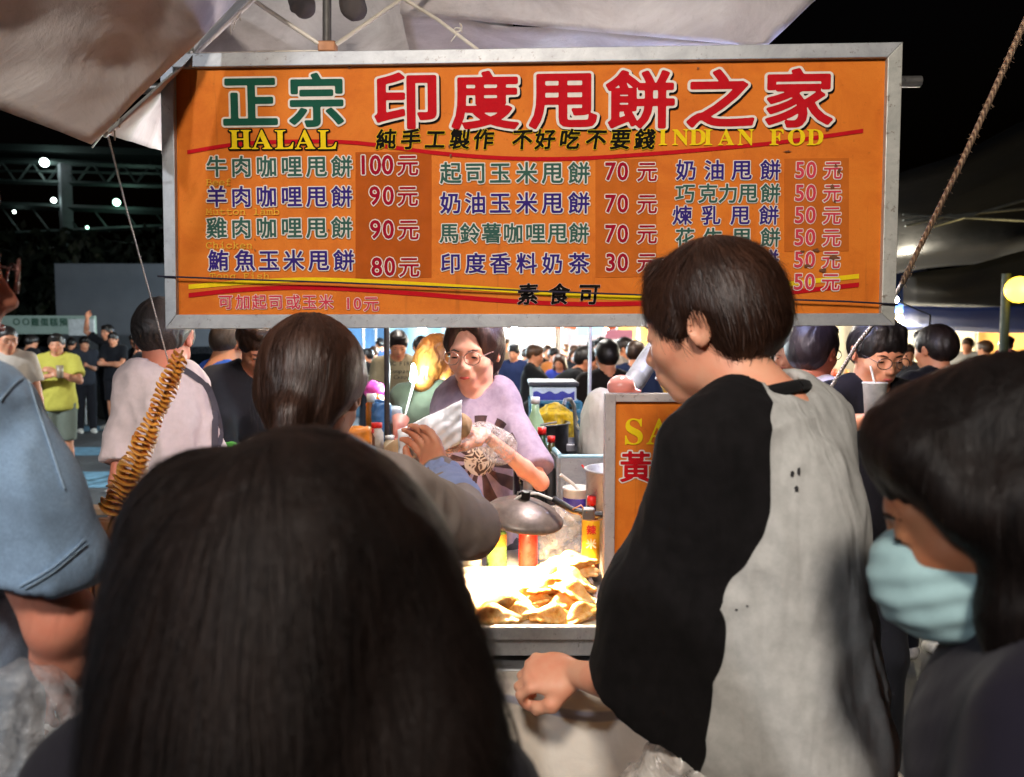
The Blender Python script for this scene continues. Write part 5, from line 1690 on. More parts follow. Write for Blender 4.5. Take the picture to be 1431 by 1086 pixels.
# --- girl with long dark hair right in front of the camera
GP = person('girl with long loose dark hair seen from close behind, nearest to the camera',
            402, 822, .56, face=176, lean=2, head=(0, 4, 0), shirt=('#15131a', 'short'), hair=(None, '#120d0b'), pants='#202024', res=.009, fem=True, face_detail=True,
            armL={'w': (.2, -.2, .9)}, skin=('skin_girl', '#b98468'))
GH = SDF()
hc_w = np.array(GP['W'](GP['hc']))
def gp(px, py, Y): return np.array(at(px, py, Y))
GH.ell(gp(425, 790, .585), V3(.094, .105, .112), k=.03)
GH.ell(gp(312, 800, .60), V3(.058, .075, .082), k=.035)
GH.ell(gp(520, 830, .60), V3(.058, .075, .095), k=.035)
GH.ell(gp(270, 722, .575), V3(.036, .050, .046), k=.03)
GH.chain([gp(272, 760, .58), gp(282, 900, .55), gp(278, 1050, .52), gp(262, 1250, .50)], [.045, .058, .062, .060], k=.05)
GH.chain([gp(400, 820, .54), gp(390, 950, .52), gp(385, 1100, .50), gp(385, 1350, .50)], [.083, .084, .084, .08], k=.05)
GH.chain([gp(535, 830, .57), gp(556, 950, .55), gp(568, 1080, .52), gp(572, 1250, .50)], [.052, .058, .062, .058], k=.05)
def gdisp(V, Q):
    N = vnormals(V, Q)
    A = V * np.array([70, 70, 5.5]) + vnoise(V * 9, 3)[:, None] * 1.8
    B = V * np.array([190, 190, 9]) + vnoise(V * 14, 6)[:, None] * 2.4
    return V + N * ((1 - 2 * np.abs(vnoise(A, 1))) * .0014 + (1 - 2 * np.abs(vnoise(B, 2))) * .0008)[:, None]
M_GH = mat_hair('girl_hair', '#0f0907', rough=.55, lite=2.2, scale=(300, 300, 5))
gh = obj('hair', GH.mesh('hair', .0040, disp=gdisp), M_GH, GP['root'])
M_GH.node_tree.nodes['Principled BSDF'].inputs['Specular IOR Level'].default_value = .16
st = strands(GH, 7000, gp(400, 640, .60), .20, width=.0006, steps=12, seed=9, grav=.55, curl=.22, lift=(.001, .010), fly=.12, name='hair_strands')
tag(obj('hair_strands', st, M_GH, gh), kind='stuff')
# loose single hairs at the parting and at the right hand ends
def wisps(lines, r=.00036, seed=1, n=1, jit=.006):
    rr = random.Random(seed); mb = MB()
    for ln in lines:
        for _ in range(n):
            o = [Vector((rr.uniform(-jit, jit), rr.uniform(-jit, jit), rr.uniform(-jit, jit))) for _ in (0, 1)]
            pts = [at(*p) for p in ln]
            dense = []
            for i in range(len(pts) - 1):
                for q in range(4):
                    f = q / 4
                    p0 = pts[max(i - 1, 0)]; p1 = pts[i]; p2 = pts[i + 1]; p3 = pts[min(i + 2, len(pts) - 1)]
                    dense.append(.5 * ((2 * p1) + (p2 - p0) * f + (2 * p0 - 5 * p1 + 4 * p2 - p3) * f * f + (3 * p1 - p0 - 3 * p2 + p3) * f ** 3))
            dense.append(pts[-1])
            L = len(dense) - 1
            dense = [p + o[0] * (1 - i / L) * .6 + o[1] * (i / L) for i, p in enumerate(dense)]
            mb.tube(dense, [r * (1 - .6 * i / L) for i in range(L + 1)], 3, caps=False)
    return mb
wl = [[(470, 605, .57), (400, 600, .57), (350, 612, .57), (305, 645, .56)], [(480, 612, .57), (420, 606, .565), (370, 622, .56), (330, 650, .55)],
      [(640, 800, .57), (668, 880, .56), (690, 960, .55), (706, 1040, .54), (712, 1100, .54)], [(650, 850, .57), (680, 930, .56), (712, 1010, .55), (730, 1095, .54)],
      [(645, 830, .57), (662, 920, .56), (690, 1000, .55), (700, 1095, .54)], [(230, 650, .57), (265, 636, .56), (300, 640, .56), (315, 655, .55)],
      [(180, 720, .57), (150, 800, .56), (128, 900, .55), (108, 1000, .54)], [(200, 690, .57), (168, 740, .56), (150, 820, .55), (130, 930, .54)]]
tag(obj('hair_strands', wisps(wl, n=16, seed=4).mesh('hair_strands'), M_GH, gh), kind='stuff')

# --- woman with the teal face mask at the right edge
KP = person('woman with dark hair and a teal surgical mask at the right edge, looking down', 1392, 694, .66, face=236, lean=4, head=(6, 22, 0), headscale=1.0,
            shirt=('#16131f', 'short'), hair=(None, '#0b0807'), pants='#202024', res=.0056, fem=True, skin=('skin_mask_woman', '#a56d4c'), loose=.02,
            armL={'w': (.22, -.25, .95)}, seed=6)
KH = SDF(); Rk = KP['Rf'] @ KP['Rh']; kc = np.array(KP['W'](KP['hc']))
K = lambda *a: kc + Rk @ (V3(*a) * KP['s'])
KH.ell(K(0, .018, .036), V3(.080, .100, .088), k=.03, R=Rk)
KH.ell(K(0, -.045, .072), V3(.070, .042, .044), k=.03, R=Rk)
for q in (-1, 1):
    KH.chain([K(q * .070, -.040, .06), K(q * .084, -.022, .01), K(q * .086, .015, -.03)], [.026, .020, .020], k=.03)
KH.chain([K(0, .07, 0), K(0, .10, -.12), K(0, .11, -.28), K(0, .10, -.45)], [.085, .075, .075, .05], k=.05)
KH.chain([K(.08, .03, -.0), K(.092, .06, -.12), K(.088, .06, -.26), K(.08, .05, -.42)], [.030, .040, .045, .03], k=.04)
KH.chain([K(-.08, .02, -.0), K(-.092, .03, -.12), K(-.088, .03, -.26)], [.030, .036, .03], k=.04)
KH.chain([gp(1436, 700, .60), gp(1425, 860, .585), gp(1428, 1000, .575), gp(1432, 1200, .57)], [.030, .024, .024, .02], k=.03)
M_KH = mat_hair('mask_woman_hair', '#0f0b0a', rough=.45, lite=1.8, scale=(300, 300, 5))
M_KH.node_tree.nodes['Principled BSDF'].inputs['Specular IOR Level'].default_value = .12
kh = obj('hair', KH.mesh('hair', .005, disp=lambda V, Q: gdisp(V, Q)), M_KH, KP['root'])
tag(obj('hair_strands', strands(KH, 3500, K(0, .03, .13), .13, width=.0006, steps=10, seed=19, grav=.5, curl=.22, lift=(.0005, .005), fly=.02), M_KH, kh), kind='stuff')
# surgical mask: pleated shell over nose and chin with ear loops
MK = SDF(); 
MK.ell(K(0, -.056, -.060), V3(.062, .074, .064), k=.012, R=Rk)
MK.cap(K(0, -.092, -.030), K(0, -.105, -.058), .016, .020, k=.03)
MK.ell(K(0, .045, -.05), V3(.13, .072, .13), k=.006, op='sub', R=Rk)
def mdisp(V, Q):
    L = (V - kc) @ Rk
    N = vnormals(V, Q)
    return V + N * (np.sin(L[:, 2] * 300) * .0011 + vnoise(L * 45, 3) * .0022)[:, None]
mo = obj('face_mask', MK.mesh('face_mask', .0035, disp=mdisp), mat_cloth('mask_teal', '#94b2b4', weave=1500, fold=.3), KP['root'])
for q in (-1, 1):
    for z0, z1 in ((-.030, .010), (-.092, -.030)):
        mb = MB(); mb.tube([K(q * .056, -.038, z0), K(q * .072, -.012, (z0 + z1) / 2), K(q * .082, .012, z1)], .0012, 6); obj('ear_loop', mb.mesh('ear_loop'), mat_cloth('loop_white', '#d8d4cc'), KP['root'])

# --- man in the light blue denim shirt at the left edge
def m_denim():
    t = NT('light_denim'); v = t.coord()
    n = t.noise(7, 5, .6, v, .4); n2 = t.noise(900, 2, .5, t.coord(scale=(1, 1, .35)))
    c = t.ramp(n, [(.3, hexc('#6f8399')), (.5, hexc('#86a0bc')), (.72, hexc('#9db4ca'))])
    c = t.mix(t.ramp(n2, [(.4, 0.0), (.62, .45)]), c, hexc('#5d7288'))
    t.base(c); t.set(rough=.88, spec=.15, sheen=.1)
    t.bump(t.math('ADD', t.noise(9, 4, .6, t.coord(scale=(1, 1, .5)), .8), t.math('MULTIPLY', n2, .05)), .5, .012)
    return t.m
DP = person('tall man in glasses and a faded light blue denim shirt at the left edge', -145, 362, .88, face=160, lean=2, head=(-30, 4, 0),
            armR={'W': at(118, 1000, .93), 'elW': at(86, 868, .83), 'curl': 45}, armL={'w': (.17, -.2, .95)},
            shirt=('#86a0bc', 'short', .5, .050), build=.86, shirt_extra=[([at(-45, 580, .80), at(8, 690, .81), at(50, 790, .82)], [.050, .058, .066], (at(62, 790, .82), (-.38, .1, -.92)))], shirt_mat=m_denim(), pants='#3a3e46', hair=('short', '#2a1712'), res=.0058, loose=.026, glasses='#6e4a44', foldamp=.009,
            skin=('skin_denim_man', '#a96e58'), seed=12)
# stitched rows along the sleeve hem and the shoulder yoke
bpy.context.view_layer.update()
M_THR = mat_cloth('denim_thread', '#a4bacc')
for path in ([(2, 838), (35, 822), (70, 802), (100, 778), (124, 758)], [(2, 832), (34, 816), (69, 796), (99, 772), (120, 752)], [(0, 560), (12, 545), (26, 532), (38, 527)], [(38, 527), (52, 570), (72, 630), (92, 690)]):
    try: strap_on(DP, path, .0008, M_THR, 'seam_stitching', .0004)
    except Exception: pass
# ================================================================== the stall keeper and the people in the middle distance
def m_sunburst(cx, cz):
    """lavender-brown tee with a printed sunburst of dark rays and a pale round emblem"""
    t = NT('sunburst_tee')
    tc = t.node('ShaderNodeTexCoord'); sp = t.node('ShaderNodeSeparateXYZ'); t.link(tc.outputs['Object'], sp.inputs[0])
    dx = t.math('SUBTRACT', sp.outputs[0], cx); dz = t.math('SUBTRACT', sp.outputs[2], cz)
    an = t.math('ARCTAN2', dz, dx)
    ray_ = t.math('GREATER_THAN', t.math('SINE', t.math('MULTIPLY', an, 13.0)), -.15)
    r = t.math('SQRT', t.math('ADD', t.math('MULTIPLY', dx, dx), t.math('MULTIPLY', dz, dz)))
    ring = t.math('MULTIPLY', t.math('LESS_THAN', r, .135), t.math('GREATER_THAN', r, .03))
    front = t.math('LESS_THAN', sp.outputs[1], 0.02)
    fac = t.math('MULTIPLY', t.math('MULTIPLY', ray_, ring), front)
    v = t.coord(); n = t.noise(40, 4, .6, v)
    b = t.ramp(n, [(.3, hexc('#8a7a8c')), (.7, hexc('#9e8e9e'))])
    c = t.mix(fac, b, hexc('#3a2a2c'))
    n5 = t.noise(22, 1.5, .5, t.coord(scale=(1, 1, .8)), 2.5)
    em = t.math('MULTIPLY', t.math('MULTIPLY', t.math('LESS_THAN', t.math('ADD', r, t.math('MULTIPLY', n5, .045)), .066), front), 1.0)
    pale = t.ramp(n5, [(.44, hexc('#3a2c28')), (.475, hexc('#c9b8a4')), (.56, hexc('#c9b8a4')), (.60, hexc('#5a463e'))])
    c = t.mix(em, c, pale)
    t.base(c); t.set(rough=.9, spec=.15, sheen=.05)
    t.bump(t.noise(9, 4, .55, t.coord(scale=(1, 1, .4)), .8), .45, .012)
    return t.m
LP = person('stall keeper with glasses in a lavender sunburst tee, passing a paper bag in gloved hands', 662, 490, 2.25, face=-12, lean=3, head=(-4, 7, 0),
            armL={'W': at(676, 606, 1.93), 'hint': (.6, .3, -.8), 'hdir': (-.85, -.40, .12), 'palm': (-.1, -.1, -1.0), 'world': True, 'curl': 42, 'thumb': .8, 'thumb_side': 1},
            armR={'W': at(612, 628, 1.92), 'hint': (-.5, .4, -1), 'hdir': (.3, -.8, .35), 'palm': (.2, .3, .9), 'world': True, 'curl': 40},
            shirt=('#927c88', 'short', .85, .054), build=.58, pants='#26242a', hair=('ponytail', '#2a1a15'), res=.0046, fem=True, glasses='#c8a090', vneck=.05, loose=.018, seed=21,
            skin=('skin_keeper', '#cf9a80'), lipcol='#b04a44', foldamp=.009)
sc_ = LP['toL'](at(662, 650, 2.1))
LP['shirt'].data.materials.clear(); LP['shirt'].data.materials.append(m_sunburst(sc_[0], sc_[2]))
person_strands(LP, 'ponytail', 4000, length=.06, seed=23)
# clear plastic gloves over both hands
for k in ('L', 'R'):
    sh, el, w, spec = LP['arms'][k]
    G = hand_sdf(w, LP['Rf'].T @ np.array(spec['hdir']), LP['Rf'].T @ np.array(spec['palm']), spec.get('thumb_side', 1 if k == 'R' else -1), LP['s'] * .92, spec['curl'], thumb=spec.get('thumb', .5)).grow(.004)
    d = unit(el - w)
    G.chain([w, w + d * .07], [.032, .046], k=.02)
    lobj('glove', G.mesh('glove', .0045, disp=folds(.003, (60, 60, 60), 3)), mat_clear('glove_film', '#f2ece8', .2, .22, 60, .9), LP['root'])

MT = {}
MWR = person('grey-haired man in a creased white shirt with a dark sling strap, seen from behind', 230, 474, 2.5, face=212, lean=12, side=-3, build=.58, head=(-22, 22, 4), headscale=1.0,
       armL={'w': (.11, -.20, .95), 'hint': (.15, 1, -.3)}, armR={'w': (-.12, -.25, 1.0), 'hint': (-.2, 1, -.3)}, shirt=('#c4b4b2', 'short', .8, .056), pants='#3a3f4a',
       hair=('short', '#2c2725'), res=.0062, loose=.020, foldamp=.010, seed=31, skin=('skin_red', '#b07058'), hairamp=.003)
MW = [o for o in COL.objects if o.name.startswith('person') and o.get('label', '').startswith('grey-haired')][0]
mb = MB()
def strap(pts, w, mat, parent, name='strap'):
    mb = MB(); vs = []
    P = [Vector(p) for p in pts]
    for i, p in enumerate(P):
        t = (P[min(i + 1, len(P) - 1)] - P[max(i - 1, 0)]).normalized()
        x = t.cross(Vector((0, 1, 0))).normalized() * w * .5
        vs += [p - x, p + x, p + x + Vector((0, -.003, 0)), p - x + Vector((0, -.003, 0))]
    fs = []
    for i in range(len(P) - 1):
        for q in range(4):
            fs.append((i * 4 + q, i * 4 + (q + 1) % 4, i * 4 + 4 + (q + 1) % 4, i * 4 + 4 + q))
    mb.add(vs, fs + [(3, 2, 1, 0), tuple(len(vs) - 4 + i for i in range(4))])
    return mb.build(name, mat, parent)
M_STRAP = mat_cloth('dark_grey_webbing', '#45424a')
bpy.context.view_layer.update()
strap_on(MWR, [(240, 512), (262, 520), (284, 538), (296, 562), (300, 600), (298, 645)], .020, M_STRAP)
strap_on(MWR, [(284, 538), (303, 545), (314, 562), (313, 590), (303, 628)], .020, M_STRAP)
M_SEAMW = mat_cloth('white_seam', '#8f8486')

person('man in a royal blue tee with close-cropped hair, standing beyond the man in white', 326, 481, 3.3, face=140, lean=12, head=(5, 22, 0), armR={'w': (-.22, -.36, 1.05)},
       shirt=('#3560c0', 'short', .7), pants='#26262e', hair=('buzz', '#3a2e26'), res=.008, seed=33, skin=('skin_tan', '#b67a58'))
person('man in a black jacket with a red chest stripe looking down at the next stall', 362, 482, 3.05, face=22, lean=8, head=(10, 32, 0), armL={'w': (.2, -.36, .98)}, armR={'w': (-.05, -.40, 1.0)},
       shirt=('#26262b', 'long'), pants='#20242c', hair=('messy', '#2b1c14'), res=.008, seed=34, skin=('skin_warm', '#c4886a'))
yp = person('man in a lemon yellow tee and grey shorts sipping a drink, standing on the asphalt', 79, 481, 8.0, face=18, head=(5, 4, 0), H=1.72,
            armL={'w': (.03, -.24, 1.24), 'hint': (.9, .3, -.6), 'curl': 60}, armR={'w': (-.03, -.24, 1.20), 'hint': (-.9, .3, -.6), 'curl': 60},
            shirt=('#a89f44', 'short', .75), pants='#5d6258', legs='shorts', hair=('short', '#15110f'), res=.011, seed=35, skin=('skin_tan2', '#a87458'), shoes='#dcdad4', foldamp=.008)
person('man with glasses in a white tee at the far left edge of the road', 10, 474, 6.2, face=40, head=(10, 6, 0), H=1.72, shirt=('#b4aaa0', 'short', .7), pants='#3a3a40', hair=('buzz', '#1a1513'),
       glasses='#3a3030', res=.011, seed=36, skin=('skin_tan2', '#a87458'))
person('man in black tee and black shorts, arms folded, on the dark road', 158, 474, 12.4, face=10, head=(0, 12, 0), H=1.70, armL={'w': (-.06, -.22, 1.12), 'hint': (.9, .2, -.5)},
       armR={'w': (.06, -.24, 1.10), 'hint': (-.9, .2, -.5)}, shirt=('#101218', 'short', .7), pants='#121218', legs='shorts', hair=('fringe', '#0e0b0a'), res=.013, seed=37, skin=('skin_tan2', '#a87458'))
person('man raising one hand in a dark tee behind the man in black shorts', 150, 464, 13.4, face=-20, head=(0, 0, 0), armR={'w': (-.28, -.12, 1.75), 'hint': (-1, 0, -.3)}, shirt=('#15161c', 'short', .7), pants='#1a1a20',
       hair=('short', '#0e0b0a'), res=.014, seed=38, skin=('skin_tan2', '#a87458'))
for k, (lab, px, py, Y, fc, sh, hr) in enumerate((
        ('dark figure crouched over a phone beneath the pale signboard', 118, 480, 12.8, 40, '#2a2c34', 'short'),
        ('dark figure with a white sling bag right of the man in black shorts', 190, 476, 13.0, -40, '#14151a', 'bob'),
        ('dark figure in a hood at the far left behind the man in glasses', 44, 478, 12.0, 160, '#1a1c22', 'short'),
        ('dark figure between the yellow tee and the pale board', 100, 480, 14.5, 200, '#1e1a1c', 'short'),
        ('dark figure close behind the shoulder of the man in white', 200, 482, 9.5, 120, '#141418', 'messy'))):
    person(lab, px, py, Y, face=fc, lean=4, head=(0, 14, 0), shirt=(sh, 'short', .8), pants='#16161c', hair=(hr, '#0e0b0a'), res=.02, seed=40 + k, skin=('skin_tan2', '#a87458'), armL={'w': (.0, -.26, 1.15)})
person('man in a sand-coloured printed tee and olive apron at the next stall', 556, 482, 6.2, face=6, head=(8, 20, 0), lean=4, shirt=('#8f8266', 'short', .8), pants='#4a4a3a', hair=('short', '#1d1512'), res=.011,
       seed=50, skin=('skin_tan', '#b67a58'), armL={'w': (.24, -.12, .95)}, armR={'w': (-.10, -.30, .98)})
TAN = [o for o in COL.objects if o.get('label', '').startswith('man in a sand')][0]
mb = MB()
def fronttext(txt, cx, cy, Y, em_px, step, mat, parent, name='print', slant=0, dz=0.0):
    mb = MB(); m_ = Y / FPX
    d = ray(cx, cy)
    base = at(cx, cy, Y)
    n = len(txt)
    sp = [((i - (n - 1) / 2) * step * m_, 0) for i in range(n)]
    letters(mb, txt, lambda u, v, l: base + Vector((u, -l, v)), .01, 0, slant, 1.0, N=44, spots=sp, em=em_px * m_)
    return mb.build(name, mat, parent)
M_TXTD = mat_plain('print_ink', '#2c2a2c', .8, bump=0); M_TXTR = mat_plain('print_ink_red', '#a3202c', .8, bump=0)
fronttext('BC', 548, 508, 6.02, 8, 5.2, M_TXTD, TAN); fronttext('FIRE', 568, 508, 6.02, 8, 5.2, M_TXTD, TAN); fronttext('+', 540, 512, 6.02, 14, 8, M_TXTR, TAN)
fronttext('Company', 560, 519, 6.01, 8, 4.8, M_TXTD, TAN, slant=.3); fronttext('Canoe', 562, 527, 6.01, 8, 4.6, M_TXTD, TAN, slant=.3)
mb = MB(); mb.grid(lambda u, v: at(538 + 36 * u, 545 + 60 * v, 5.98 - .03 * math.sin(u * 3.14)), 8, 8)
solid(mb.build('apron', mat_cloth('olive_apron', '#7a6a3a'), TAN), .004)
person('woman with wavy golden brown hair in a dark olive top bending over the next stall', 612, 508, 3.4, face=150, lean=16, head=(0, 14, 0), shirt=('#35372c', 'long'), pants='#22242c', fem=True,
       hair=('bob', '#7a4c1e'), res=.0075, seed=52, hairvol=1.3, hairamp=.007, armR={'w': (-.1, -.42, 1.0)}, armL={'w': (.12, -.40, 1.0)})
person('dark-haired man in a blue-grey tee beyond the golden-haired woman', 589, 486, 7.5, face=30, head=(0, 16, 0), shirt=('#2c3c46', 'short', .7), pants='#22242c', hair=('short', '#15110f'), res=.011, seed=53)

# right hand side of the board
person('man with dark hair in a white tee turned away, right of the raglan shirt', 1137, 492, 2.75, face=128, lean=3, head=(2, 2, 0), shirt=('#c6c2cc', 'short', .75), pants='#2a2c34', hair=('short', '#1c1519'), res=.0062,
       seed=60, skin=('skin_red', '#b07058'), hairvol=1.2, armR={'w': (-.14, -.32, 1.1)}, face_detail=True, glasses='#2a2626')
DR = person('man in glasses and a black tee sipping from a white cup through a straw', 1226, 492, 2.55, face=14, head=(-10, 16, 0), lean=4,
            armR={'W': at(1196, 590, 2.22), 'hint': (-1, .1, -.8), 'hdir': (.75, -.25, .25), 'palm': (.35, -.2, -.1), 'world': True, 'curl': 50, 'thumb': .8},
            shirt=('#15141a', 'short', .8), pants='#202228', hair=('fringe', '#120e0e'), res=.0062, seed=61, glasses='#5a4a44', skin=('skin_drink', '#b98466'))
person('man with dark hair in black with his back turned, beyond the drinking man', 1306, 488, 3.7, face=196, head=(0, 8, 0), shirt=('#16151b', 'short', .8), pants='#202228', hair=('short', '#1a1210'), res=.008, seed=62, skin=('skin_tan', '#b67a58'))
person('woman with tied hair holding a phone in the gap beside the raglan shirt', 1098, 494, 4.6, face=-30, head=(0, 16, 0), shirt=('#a06a48', 'short', .8), pants='#202228', hair=('bun', '#15100e'), res=.010, seed=63, fem=True, armL={'w': (.0, -.30, 1.25)})
person('person in black leaning on a table behind the phone woman', 1112, 520, 5.4, face=60, lean=26, head=(0, 14, 0), shirt=('#17161a', 'short', .8), pants='#202228', hair=('short', '#15100e'), res=.012, seed=64)

# the market crowd seen through the gap under the board
crowd = [
    ('man in a black tee in profile reaching over a table, left in the crowd', 748, 497, 8.0, 75, 6, '#17181b', 'short', '#17120f', {'w': (.12, -.42, 1.05)}),
    ('man in black bending low over a table with a pale collar in the crowd', 820, 506, 6.6, 88, 48, '#131316', 'short', '#14100e', {'w': (.14, -.46, .85)}),
    ('man with his back turned in a dark brown jacket, beside the white pole', 848, 502, 4.9, 186, 2, '#1f1a17', 'short', '#120e0d', None),
    ('woman with long hair and a red and blue top in the crowd', 782, 498, 9.0, -20, 4, '#34409a', 'long', '#3a2417', None),
    ('person in an orange top beside the woman in red and blue', 774, 495, 10.5, 30, 2, '#b06a35', 'short', '#15100e', None),
    ('woman in a white mask in the middle of the crowd', 803, 492, 10.0, 10, 0, '#1b1c22', 'bob', '#120e0d', None),
    ('man in a tan shirt facing left by the lit stall', 827, 484, 12.0, -80, 0, '#a07a50', 'short', '#1b1411', None),
    ('person in a teal shirt at the bright counter', 838, 488, 11.0, 160, 2, '#2f6d86', 'short', '#15100e', None),
    ('man in a pale tee facing right near the duct', 874, 490, 8.0, 70, 2, '#9a8e86', 'short', '#1b1411', None),
    ('person in a navy jacket at the right end of the gap', 889, 486, 6.5, 150, 2, '#1f2a48', 'short', '#15100e', None),
    ('woman in a black top with a bun deep in the crowd', 765, 488, 12.0, 170, 0, '#1b1a1e', 'bun', '#120e0d', None),
    ('man in a grey tee behind the man in profile', 736, 488, 12.5, 120, 0, '#5e6064', 'short', '#120e0d', None),
    ('person in a cream shirt just right of the white pole', 858, 482, 13.5, 20, 0, '#a89c80', 'short', '#2a1c14', None),
    ('person in a maroon tee far back by the awning', 790, 483, 14.5, 200, 0, '#5a2026', 'short', '#120e0d', None),
    ('person in a dark cap far back beside the awning post', 812, 484, 13.6, 140, 0, '#22252c', 'cap', '#1a1a22', None),
    ('person in a grey hoodie left of the sand-coloured tee', 522, 486, 12.0, 150, 0, '#3c4148', 'short', '#120e0d', None),
    ('person in a black tee next to the grey hoodie', 513, 487, 10.5, 190, 0, '#16171c', 'short', '#120e0d', None),
    ('person in a blue tee behind the dark pole', 531, 485, 13.5, 20, 0, '#2d466e', 'short', '#120e0d', None),
    ('woman in a patterned black dress beneath the cyan lamp', 606, 483, 10.5, 200, 0, '#17171d', 'long', '#120e0d', None),
    ('person in a white shirt under the blue canopy at the far right', 1352, 480, 11.0, 160, 0, '#a8a49c', 'short', '#120e0d', None),
    ('person in black under the blue canopy at the far right', 1376, 483, 10.0, 200, 0, '#17171c', 'short', '#120e0d', None),
    ('person in a dark red top near the right edge', 1408, 482, 12.0, 30, 0, '#5c2226', 'bob', '#120e0d', None),
    ('person in a grey tee between the two men by the board corner', 1268, 488, 8.0, 150, 0, '#4c4d52', 'short', '#120e0d', None),
    ('person in a navy tee deep in the gap right of the keeper', 718, 490, 10.0, 190, 0, '#20294a', 'messy', '#120e0d', None),
    ('person in an apron at the awning stall', 705, 484, 13.0, 0, 0, '#77685a', 'short', '#120e0d', None),
    ('tall person in a charcoal shirt behind the bending man', 840, 479, 8.8, 170, 0, '#25262a', 'short', '#120e0d', None),
]
rc_ = random.Random(8)
for k, (lab, px, py, Y, fc, ln, sh, hs, hcx, arm) in enumerate(crowd):
    py += rc_.uniform(-5, 12); hcx = rc_.choice([hcx, hcx, '#2c1d14', '#3a2618']); fc = fc if k < 10 else fc + rc_.choice((0, 0, 150, 200, 60))
    person(lab, px, py, Y, face=fc, lean=ln, head=(0, 8 if ln < 20 else -5, 0), shirt=(sh, 'short', .75), pants='#20222a', hair=(hs, hcx), res=.013 + .0007 * Y, seed=70 + k, armR=arm, armL=arm and {'w': (-arm['w'][0] + .3, arm['w'][1], arm['w'][2])},
           skin=('skin_tan', '#b67a58'), step=.05 + .02 * (k % 4), mask='#d8d8d8' if 'mask' in lab else None, face_detail=Y < 11)
# ================================================================== the samosa counter and everything on it
M_SS = m_alu('stainless_steel', '#8d8f92', '#b4b6b8', '#5f5a52'); M_SS.node_tree.nodes['Principled BSDF'].inputs['Metallic'].default_value = .75
M_WHITEP = mat_plain('white_plastic', '#d4d0c8', .4, nscale=10); M_BLKP = mat_plain('black_plastic', '#141416', .4)
ct = thing('food_counter', 'steel counter with a lit white tray and a pale patterned cloth hanging down its front', 'counter', (-.1, 1.6, 0))
TZ = 1.0
mb = MB(); mb.box((-.33, 1.775, TZ - .012), (1.06, .42, .010)); mb.build('tray', mat_plain('white_enamel_tray', '#dcd8cc', .35, nscale=6), ct)
# tray rim
for c, d in (((-.33, 1.568, TZ - .004), (1.08, .014, .030)), ((-.33, 1.982, TZ - .004), (1.08, .014, .030)), ((.202, 1.775, TZ - .004), (.014, .400, .030)), ((-.862, 1.775, TZ - .004), (.014, .400, .030))):
    mb = MB(); mb.box(c, d, bev=.003); mb.build('tray_rim', M_SS, ct)
mb = MB(); mb.grid(lambda u, v: Vector((-.80 + .98 * u, 1.585 + .38 * v, TZ - .004 + .003 * math.sin(u * 23 + v * 7) * math.sin(v * 9) + .001)), 30, 14); mb.build('tray_paper', mat_plain('greaseproof_paper', '#e0d8c6', .8, nscale=12), ct)
for z, h, y, m in ((TZ - .043, .040, 1.59, M_SS), (TZ - .098, .026, 1.575, M_SS)):
    mb = MB(); mb.box((-.32, y + .2, z), (1.14, .42, h), bev=.004); mb.build('steel_shelf', m, ct)
mb = MB(); mb.box((-.32, 1.80, TZ - .135), (1.0, .3, .04)); mb.build('shelf_gap', M_BLKP, ct)  # black box put in as the shade of the gap under the shelves
mb = MB(); mb.box((-.32, 1.78, .895), (1.3, .62, .03), bev=.005); mb.build('table_top', mat_plain('pale_table_top', '#d8cfc2', .5), ct)
def cloth_fn(u, v):
    x = -.98 + 1.36 * u; z = .912 - .86 * v
    return Vector((x, 1.465 - .015 * v - .012 * math.sin(u * 31 + 1.2 * math.sin(v * 3)) * (.25 + v) - .008 * math.sin(u * 67 + v * 2) * v, z + .004 * math.sin(u * 17)))
def m_frontcloth():
    t = NT('pale_flowered_cloth'); v = t.coord(); n = t.noise(7, 5, .6, v, .6); n2 = t.noise(600, 2, .5, v)
    c = t.ramp(n, [(.3, hexc('#d4c8ba')), (.7, hexc('#ebe3d6'))])
    w = t.node('ShaderNodeTexWave'); w.bands_direction = 'Z'; w.inputs['Scale'].default_value = 1.6; w.inputs['Distortion'].default_value = 6; w.inputs['Detail'].default_value = 0; w.inputs['Detail Scale'].default_value = 1.6
    t.link(v, w.inputs[0])
    ln = t.ramp(w.outputs['Fac'], [(.0, 0.0), (.955, 0.0), (.985, .7)])
    c = t.mix(ln, c, hexc('#7c86a4'))
    vo = t.node('ShaderNodeTexVoronoi'); vo.inputs['Scale'].default_value = 9; t.link(v, vo.inputs['Vector'])
    c = t.mix(t.ramp(vo.outputs['Distance'], [(.0, .8), (.09, .6), (.12, 0.0)]), c, hexc('#c8a23a'))
    t.base(c); t.set(rough=.85, spec=.15); t.bump(t.math('ADD', n, t.math('MULTIPLY', n2, .04)), .4, .012); return t.m
mb = MB(); mb.grid(cloth_fn, 110, 40); solid(mb.build('front_cloth', m_frontcloth(), ct), .002)
for x in (-.9, .28):
    for y in (1.52, 2.03):
        mb = MB(); mb.box((x, y, .44), (.035, .035, .88)); mb.build('leg', M_SS, ct)

